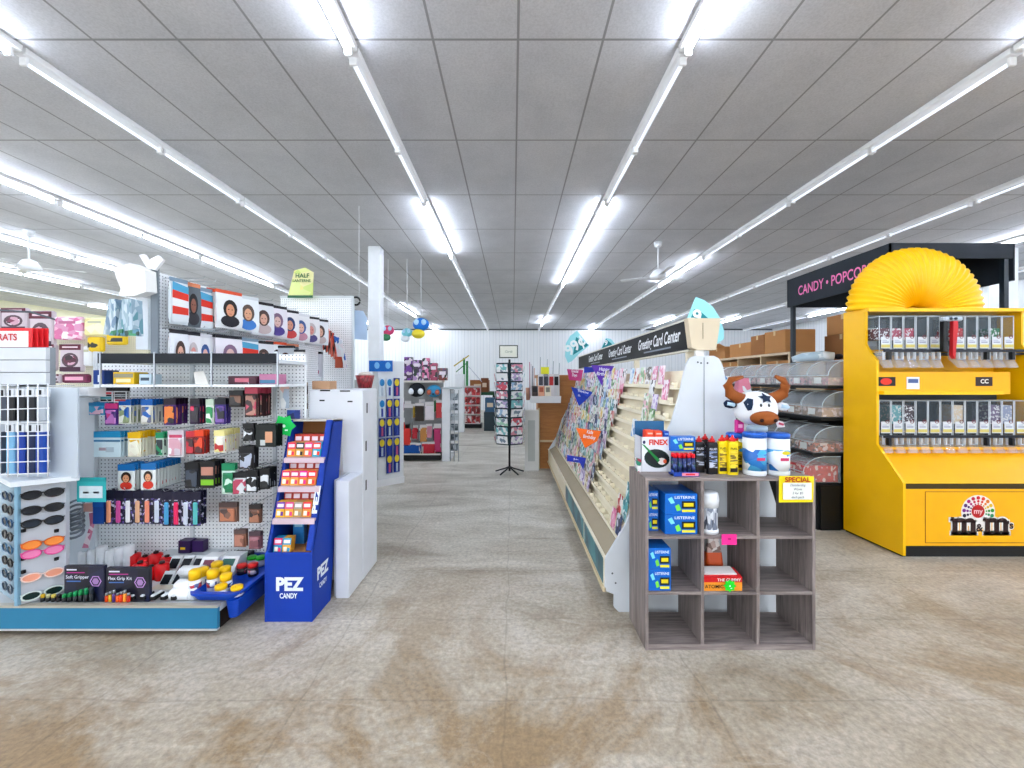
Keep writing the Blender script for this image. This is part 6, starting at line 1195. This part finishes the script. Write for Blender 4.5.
# logo
b = MB(); lx, lz = px(979, MF), pz(524, MF); BRN = mat('3a1c18', 0.45); WT = mat('f2eee8', 0.45)
def em(b, x, z, w_, h_, m, g, e):   # slab-serif m built from bars, grown by g
    y = MF-.001-e
    def rc(x0, x1, z0, z1): b.add([(x0-g, y, z0-g), (x1+g, y, z0-g), (x1+g, y, z1+g), (x0-g, y, z1+g)], [(0, 1, 2, 3)], m)
    st = w_*.19
    for k in range(3):
        xs_ = x+w_*(.08+k*.335); rc(xs_, xs_+st, z, z+h_*(.97 if k == 0 else .8)); rc(xs_-w_*.045, xs_+st+w_*.045, z, z+h_*.12)
        if k < 2:
            xc_ = xs_+w_*.335*.5+st*.5+w_*.05; pts = [(xc_+(w_*.2+g)*math.cos(q), y, z+h_*.72+(h_*.29+g)*math.sin(q)) for q in [math.pi*i/10 for i in range(11)]]; b.add(pts, [tuple(range(10, -1, -1))], m)
    rc(x, x+w_*.1, z+h_*.83, z+h_*.97)
s_ = MF/F; lw = 27*s_; lh = 16*s_; zb_ = pz(534, MF)
xm1, xm2 = px(950, MF), px(982.5, MF)
for xx in (xm1, xm2): em(b, xx, zb_, lw, lh, WT, .012, 0.000)
for xx in (xm1, xm2): em(b, xx, zb_, lw, lh, BRN, 0, 0.0015)
b.text('&', (px(979, MF), MF-.001, zb_+lh*.38), (1, 0, 0), (0, 0, 1), .085, WT, .12, .0005); b.text('&', (px(979, MF), MF-.001, zb_+lh*.38), (1, 0, 0), (0, 0, 1), .085, BRN, .03, .0022)
b.text("'s", (px(1010, MF), MF-.001, zb_+lh*.55), (1, 0, 0), (0, 0, 1), .085, WT, .12, .0005); b.text("'s", (px(1010, MF), MF-.001, zb_+lh*.55), (1, 0, 0), (0, 0, 1), .085, BRN, .03, .0022)
o = (px(978, MF), MF-.0005, pz(512, MF)); b.ellipse(o, (1, 0, 0), (0, 0, 1), .137, .137, WT, 28, .0002)
dots = ['2a1c3c', '8c2c8c', '5c2070', 'b82c88', 'c81c50', 'd81c2c', 'e04c1c', 'e88c1c', 'e8c01c', '3ca03c', '1c9060']
for ri, (rr_, dr_, nn) in enumerate([(.115, .015, 11), (.087, .0105, 11), (.066, .007, 11)]):
    for k in range(nn):
        a = math.pi*1.08-(math.pi*1.16)*k/(nn-1); b.ellipse((o[0]+rr_*math.cos(a), MF-.001, o[2]+rr_*math.sin(a)), (1, 0, 0), (0, 0, 1), dr_, dr_, mat(dots[k], 0.45), 12, .0012)
b.ellipse((o[0]-.002, MF-.001, o[2]+.006), (1, 0, 0), (0, 0, 1), .053, .053, mat('c01c20', 0.45), 24, .0016); b.text('my', (o[0]-.002, MF-.001, o[2]+.006), (1, 0, 0), (0, 0, 1), .06, mat('f0c8c8', 0.45), .02, .0022)
b.obj('logo_print', fpn)
# stickers on the middle panel
b = MB(); yy = 3.517
def stick(u, v, w_, h_, c_, e=0): b.rect((px(u, yy), yy-.0005-e, pz(v, yy)), (1, 0, 0), (0, 0, 1), w_*yy/F, h_*yy/F, mat(c_, 0.4))
stick(887, 381.5, 17, 9, '241c1c'); b.ellipse((px(886, yy), yy-.002, pz(381.5, yy)), (1, 0, 0), (0, 0, 1), .05, .03, mat('e03c1c', 0.4)); stick(913, 383, 13, 12, 'e8ecf2'); stick(913, 381, 10, 4, '5a70a0', .001); stick(984, 381.5, 17, 9, '3a1c14'); b.text('CC', (px(984, yy), yy-.002, pz(381.5, yy)), (1, 0, 0), (0, 0, 1), .05, WT, .03)
b.obj('sticker', mm)
# hoppers
HC = clear('7c8890', 0.22, 0.08); HC2 = clear('e4e8ea', 0.3, 0.1); DKP = mat('4c565e', 0.6)
def hopper():
    t = thing('candy_hopper', 'x', 'candy hopper', (0, 0, 0), 'clear candy hoppers'); w_ = .048
    b = MB(); b.prism([(0, -.02), (0, .28), (.17, .28), (.17, .06), (.06, -.02)], 'x', -w_, w_, HC); cb = b.obj('clear_bin', t)
    b = MB(); [b.box(sx*w_-.002, sx*w_+.002, -.004, .0, -.02, .28, mat('eef4f8', 0.2, 0, .75)) for sx in (-1, 1)]; b.box(-w_, w_, -.004, .17, .276, .284, mat('cfd8de', 0.3, 0, .6)); b.obj('bin_edge', cb)
    b = MB(); b.box(-.040, .036, -.012, -.009, .0, .10, mat('dfe2e4', 0.4)); b.box(-.040, .036, -.0135, -.012, .008, .034, mat('dccf7c', 0.4)); b.box(-.03, .024, -.0135, -.012, .05, .058, mat('8a90b0', 0.4)); b.box(-.03, .01, -.0135, -.012, .068, .073, mat('a8acc0', 0.4)); tg = b.obj('tag', t)
    MB().tube([(.012+.014*math.cos(a), -.014, .10+.014*math.sin(a)) for a in [k*math.pi/5 for k in range(11)]], .0025, mat('8a2c3c', 0.4), 5).obj('tag_ring', tg)
    b = MB(); b.box(-.03, -.022, -.03, -.01, -.10, -.025, mat('e8ecf0', 0.25)); b.box(.022, .030, -.03, -.01, -.10, -.025, mat('e8ecf0', 0.25)); b.tube([(-.026, -.03, -.095), (.026, -.03, -.095)], .005, STEEL, 6); b.obj('lever', t)
    b = MB(); b.prism([(.0, -.02), (.06, -.02), (.05, -.09), (-.03, -.17), (-.05, -.165), (-.015, -.09)], 'x', -.036, .036, HC2); b.obj('chute', t)
    return t
hp = hopper(); HX = [3.235+.107*k for k in range(12)]
zr1 = pz(349.5, 3.45); fills = {0: [(11, 'e4d8c8', 'white candy'), (0, '6c2438', 'dark red candy'), (6, 'c82430', 'red candy'), (9, '1f8050', 'green candy'), (1, 'b84c68', 'few rosy candies'), (2, 'c04c68', 'few rosy candies')], 1: [(1, '7ab4b8', 'aqua candy'), (2, '4a3040', 'maroon candy'), (6, 'e8d8bc', 'cream candy'), (9, '8a7c98', 'grey-violet candy'), (10, 'a8b0c8', 'pale candy')]}
firsth = True
for row, zc in enumerate((pz(348.5, 3.53), pz(433, 3.53))):
    for k, x in enumerate(HX):
        if row == 0 and k == 5: continue
        if row == 0 and k > 10: continue
        fl_ = [f for f in fills[row] if f[0] == k]
        lab = '%s clear candy hopper in the %s row, %s from the left' % ('filled' if fl_ else 'empty', ['upper', 'lower'][row], ORD[k])
        yh = 3.53
        if firsth: o = hp; o.location = (x, yh, zc); o['label'] = lab; firsth = False
        else: o = dup(hp, (x, yh, zc), lab)
        if fl_:
            c_ = fl_[0][1]; hgt = .12 if row == 0 else .2
            b = MB(); b.prism([(.004, .08), (.004, .08+hgt*.8), (.14, .08+hgt*.8), (.14, .08)], 'x', -.042, .042, art([c_, c_, 'e8e8e8', c_], 90)); LATER.append((o, b))
    MB().box(3.18, px(1024, 3.5) if row == 0 else MX1+.03, 3.470, 3.484, zc-.035, zc-.012, mat('1c2430', 0.4)).obj('hopper_rail', mm)
    MB().box(MX0+.022, MX1, 3.61, 3.80, zc-.05, zc-.03, BLACK).obj('hopper_shelf', mm); MB().box(MX0+.052, MX1, 3.815, 3.83, zc-.01, min(zc+.34, zt_-.001), mat('a4b0b8', 0.6) if row == 0 else DKP).obj('hopper_backing', mm)
    for x in (px(886, 3.5), px(983, 3.5), px(1008, 3.5)): MB().box(x-.012, x+.012, 3.46, 3.488, zc-.10, zc-.035, mat('141a20', 0.4)).obj('rail_bracket', mm)
t = thing('gauge_device', 'grey and black gauge head with red scoop between the upper hoppers', 'scoop', P(948, 320, 3.44)); x, y, z = P(948, 320, 3.44)
MB().box(x-.06, x+.10, y-.03, y+.02, z-.01, z+.025, mat('c4d0da', 0.35), .008).obj('head', t); MB().box(x-.055, x-.015, y-.02, y+.02, z-.27, z-.012, BLACK, .005).obj('stem', t); MB().prism([(x+.01, z-.30), (x+.03, z-.33), (x+.055, z-.05), (x+.05, z-.012), (x+.015, z-.012)], 'y', y-.03, y, mat('c82c34', 0.4)).obj('scoop_handle', t)
for q in (-.03, .01): MB().ball((x+q+.02, y-.034, z+.008), .014, .01, .012, mat('3c4c58', 0.3), 10, 6).obj('dial', t)
# machine: clear side box at left of upper hoppers
t = thing('paper_box', 'white paper bag stack at the left end of the upper hoppers', 'bags', P(873, 345, 3.66)); MB().box(px(867, 3.66), px(878, 3.66), 3.66, 3.80, pz(350, 3.66), pz(328, 3.66), mat('dfe6ec', 0.5), .004).obj('stack', t); MB().box(px(867, 3.655), px(878, 3.655), 3.655, 3.66, pz(334, 3.66), pz(332, 3.66), mat('b8c4cc', 0.5)).obj('band', t)
MB().box(MX0+.022, px(880, 3.66), 3.6, 3.84, pz(352, 3.66)-.01, pz(350.2, 3.66), YEL2).obj('bag_ledge', mm)
t = thing('brown_shelf_unit', 'brown shelf edge seen beyond the right end of the dispenser', 'shelving', (4.5, 3.9, 0))
MB().box(MX1+.08, 4.82, 3.9, 4.3, 0, 1.9, mat('c08a5c', 0.6)).obj('carcass', t)
for z in (1.38, 1.0): MB().box(MX1+.075, 4.82, 3.86, 3.9, z-.02, z+.16, mat('2c343c', 0.5)).obj('dark_front', t)

# ================================================================ canopy
KX, K0, K1 = 3.72, 4.0, 5.5; KR = 4.95; z0_, z1_ = 2.42, 2.79; CN = mat('28313b', 0.7)
t = thing('candy_canopy', 'black tent canopy lettered CANDY POPCORN above the dispenser', 'canopy', ((KX+KR)/2, 4.7, 0))
b = MB(); b.box(KX, KX+.015, K0, K1, z0_, z1_, CN); b.box(KX, KR, K0, K0+.015, z0_+.22, z1_, CN); b.box(KR-.015, KR, K0, K1, z0_, z1_, CN); b.box(KX, KR, K1-.015, K1, z0_, z1_, CN); vl = b.obj('valance', t)
b = MB(); mx_, my_ = (KX+KR)/2, (K0+K1)/2; ap = (mx_, my_, z1_+.12); b.add([(KX, K0, z1_), (KR, K0, z1_), (KR, K1, z1_), (KX, K1, z1_), ap], [(0, 1, 4), (1, 2, 4), (2, 3, 4), (3, 0, 4)], mat('3a444e', 0.7)); b.obj('roof_cloth', t)
for x, y in ((KX+.04, K0+.04), (KX+.04, K1-.06), (KR-.06, K0+.04), (KR-.06, K1-.06)): MB().box(x-.022, x+.022, y-.022, y+.022, 0, z1_-.02, mat('23303a', 0.4)).obj('leg', t)
b = MB(); b.text('CANDY • POPCORN', (KX-.001, 4.72, 2.59), (0, -1, 0), (0, 0, 1), .17, mat('f48ac0', 0.5), .012, .002, width=1.12); b.obj('lettering', vl)

# ================================================================ bulk candy bins stand
BS = thing('bulk_bin_stand', 'black tiered stand of clear candy bins behind the organizer', 'display stand', (3.0, 5.0, 0))
tz = [0.66, 1.02, 1.36]; tx = [2.86, 2.96, 3.06]
MB().box(2.93, 3.45, 3.90, 6.3, 0, 0.43, mat('14171b', 0.5)).obj('base_cabinet', BS)
MB().box(3.50, 3.56, 3.90, 6.3, 0.0, 1.30, mat('1d2226', 0.5)).obj('back_frame', BS)
t4z = [0.452, 0.74, 1.08, 1.385]; t4x = [2.80, 2.90, 2.98, 3.04]
for k in range(4): MB().box(t4x[k]-.01, 3.5, 3.905, 6.3, t4z[k]-.03, t4z[k]-.004, mat('23282c', 0.5)).obj('tier_shelf', BS)
MB().box(2.95, 3.14, 3.885, 3.90, 0.0, 0.43, mat('14181b', 0.5)).obj('side_panel', BS)
BCL = clear('dfe8ee', 0.24, 0.05)
def bulkbin():
    t = thing('bulk_candy_bin', 'x', 'candy bin', (0, 0, 0), 'clear bulk candy bins'); w_ = .14
    pr = [(0.0, 0), (0, .10)]+[(.0+.22*(1-math.cos(a)), .10+.15*math.sin(a)) for a in [math.pi/2*i/6 for i in range(1, 7)]]+[(.36, .25), (.36, 0)]
    b = MB(); b.loft([[(p[0], -w_, p[1]) for p in pr], [(p[0], w_, p[1]) for p in pr]], BCL); cb = b.obj('clear_bin', t)
    b = MB(); ed = mat('e8f0f4', 0.15, 0, .7)
    for y in (-w_, w_): b.tube([(p[0], y, p[1]) for p in pr[1:-1]], .004, ed, 5, False)
    b.bar((0, -w_, .10), (0, w_, .10), .004, ed); b.bar((.22, -w_, .25), (.22, w_, .25), .004, ed); b.obj('bin_edge', cb)
    MB().box(-.004, -.001, -.05, .04, .02, .08, mat('e8ecea', 0.4)).obj('price_tag', cb)
    return t
bb_ = bulkbin(); fb = True
fc = [['c8242c', 'd83038', 'b81c28'], ['b08a48', 'c87858', '604838'], ['a8907c', 'c89878', 'c4a890'], ['c8b8b4', 'e0b8bc', '98a0a4']]
fn = [['red', 'scarlet', 'crimson'], ['golden brown', 'coral', 'dark brown'], ['tan', 'peach', 'beige'], ['pale grey', 'pale pink', 'grey']]
for k in range(4):
    for j in range(8):
        y = 4.05+j*.295; i = (j+k) % 3; lab = 'clear bin of %s candy, tier %s from the floor, %s from the near end' % (fn[k][i], ORD[k], ORD[j])
        if fb: o = bb_; o.location = (t4x[k], y, t4z[k]); o['label'] = lab; fb = False
        else: o = dup(bb_, (t4x[k], y, t4z[k]), lab)
        hgt = [.16, .09, .09, .08][k]
        b = MB(); b.box(.01, .34, -.13, .13, .005, hgt, art([fc[k][i], fc[k][i], 'e8d8d0', fc[k][(i+1) % 3]], 40)); LATER.append((o, b))
t = thing('plastic_bag_roll', 'crumpled clear plastic wrap lying on the top bins', 'bag', P(818, 378, 4.3)); x, y, z = P(817, 375.5, 4.3); z = 1.385+.25
b = MB(); b.tube([(x-.16, y+.15, z+.03), (x-.08, y+.1, z+.05), (x+.05, y, z+.06), (x+.14, y-.05, z+.05)], [.03, .05, .055, .045], art(['d0dee6', 'e8f0f4', 'b8ccd8'], 12), 10); b.obj('wrap', t); MB().ball((x+.18, y-.06, z+.05), .04, .04, .03, mat('30262a', 0.5)).obj('dark_end', t)

# ================================================================ storage shelving with cartons behind
SX0 = 4.5
st = thing('storage_shelving', 'brown wooden storage shelving against the right rear', 'shelving', (SX0+.3, 8, 0))
MB().box(SX0, SX0+.6, 6.6, 9.6, 1.86, 1.90, mat('d8c8b0', 0.6)).obj('top_board', st)
MB().box(SX0+.58, SX0+.6, 6.6, 9.6, 0, 1.86, CARDB2).obj('back_board', st)
for y in (6.6, 7.35, 8.1, 8.85, 9.57): MB().box(SX0, SX0+.58, y, y+.03, 0, 1.86, mat('d8c4a4', 0.6)).obj('upright', st)
for z in (1.0, 1.45): MB().box(SX0+.01, SX0+.58, 6.63, 9.57, z-.02, z, mat('c8a880', 0.6)).obj('shelf', st)
def carton(x0, x1, y0, y1, z0, z1, lk, open_=False, c=CARDB):
    t = thing('cardboard_box', lk, 'box', ((x0+x1)/2, (y0+y1)/2, z0), 'brown cartons in storage'); 
    MB().box(x0, x1, y0, y1, z0, z1, c, .004).obj('box_body', t)
    b = MB(); b.box(x0-.002, x0+.001, (y0+y1)/2-.025, (y0+y1)/2+.025, z1-.08, z1, mat('d8c49c', 0.4)); b.box(x0, x1, (y0+y1)/2-.025, (y0+y1)/2+.025, z1, z1+.002, mat('d8c49c', 0.4)); b.obj('packing_tape', t)
    if open_: MB().slab([(x0, y0, z1), (x0, y1, z1), (x0-.12, y1, z1+.06), (x0-.12, y0, z1+.06)], .005, (0, 0, 1), c).obj('flap', t)
k = 0
for y in (6.66, 7.41, 8.16, 8.91):
    for z in (1.001, 1.451):
        carton(SX0+.05, SX0+.5, y+.02, y+.62, z, z+.28+.04*(k % 3), 'brown carton in the storage shelving, bay %s from the near end, %s level' % (ORD[int((y-6.6)/.75)], 'lower' if z < 1.2 else 'upper'), False, CARDB if k % 2 else CARDB2); k += 1
carton(SX0+.05, SX0+.5, 8.7, 9.4, 1.901, 2.16, 'brown carton with open flap on the shelving top, farthest', True)
carton(SX0+.05, SX0+.5, 7.75, 8.5, 1.901, 2.17, 'brown carton on the shelving top, second farthest'); carton(SX0+.02, SX0+.5, 7.3, 7.7, 1.901, 2.26, 'tall brown carton on the shelving top before the canopy post', False, CARDB2)
carton(SX0+.0, SX0+.5, 6.7, 7.25, 1.901, 2.28, 'large brown carton on the near end of the shelving top')
carton(5.3, 5.9, 6.2, 6.9, 0, 2.18, 'tall brown carton stack column beside the shelving, lower', False, CARDB2); carton(5.3, 5.9, 6.2, 6.85, 2.183, 2.5, 'brown carton topping the tall stack beside the shelving')
carton(5.95, 6.6, 5.9, 6.6, 0, 2.35, 'tallest brown carton stack behind the dispenser', False); 
t = thing('clear_jar', 'clear plastic jar lying on the shelving beside the open carton', 'jar', (SX0+.12, 9.5, 1.9)); MB().lathe([(.09, 0), (.1, .02), (.1, .16), (.07, .2)], (SX0+.2, 9.505, 2.005), mat('c8d8e4', 0.3), 14, 'x').obj('jar_body', t); MB().lathe([(.075, 0), (.075, -.03)], (SX0+.2, 9.505, 2.005), WHITE, 14, 'x').obj('lid', t)
# blue, pink goods seen between the rack and the bins
for i, (u0, u1, v0, v1, Y, c_, lk) in enumerate([(722, 733, 376, 396, 4.95, '4a90c8', 'blue patterned sack beyond the card rack end'), (738, 753, 378, 393, 4.5, 'e090a8', 'pink and white sack behind the cow horns')]):
    t = thing('candy_sack', lk, 'sack', P((u0+u1)/2, v1, Y), 'sacks beyond the rack'); x0, x1 = px(u0, Y), px(u1, Y); zb = 1.1; zt2 = pz(v0, Y)
    MB().loft([rrect(x0+.02, x1-.02, Y, Y+.12, .03, zb), rrect(x0, x1, Y-.02, Y+.14, .04, (zb+zt2)/2), rrect(x0+.02, x1-.02, Y+.03, Y+.09, .02, zt2)], art([c_, 'f0f2f4', c_, 'dfe8ee'], 14)).obj('sack_body', t); MB().rect(((x0+x1)/2, Y-.03, (zb+zt2)/2), (1, 0, 0), (0, 0, 1), .1, .05, mat('f4f4f4', 0.4)).obj('label_print', t)
t = thing('low_table', 'white low table carrying the sacks beyond the card rack', 'table', (2.6, 4.8, 0)); 
MB().box(2.44, 2.74, 4.45, 5.15, 1.06, 1.098, mat('c8ccd0', 0.5)).obj('tabletop', t); 
for y in (4.48, 5.08): MB().box(2.56, 2.60, y, y+.04, 0, 1.06, mat('c8ccd0', 0.5)).obj('leg', t)

for o, b in LATER:
    q = bpy.data.objects.new('candy_fill', b.mesh('candy_fill')); COL.objects.link(q); q.parent = o; q['kind'] = 'stuff'
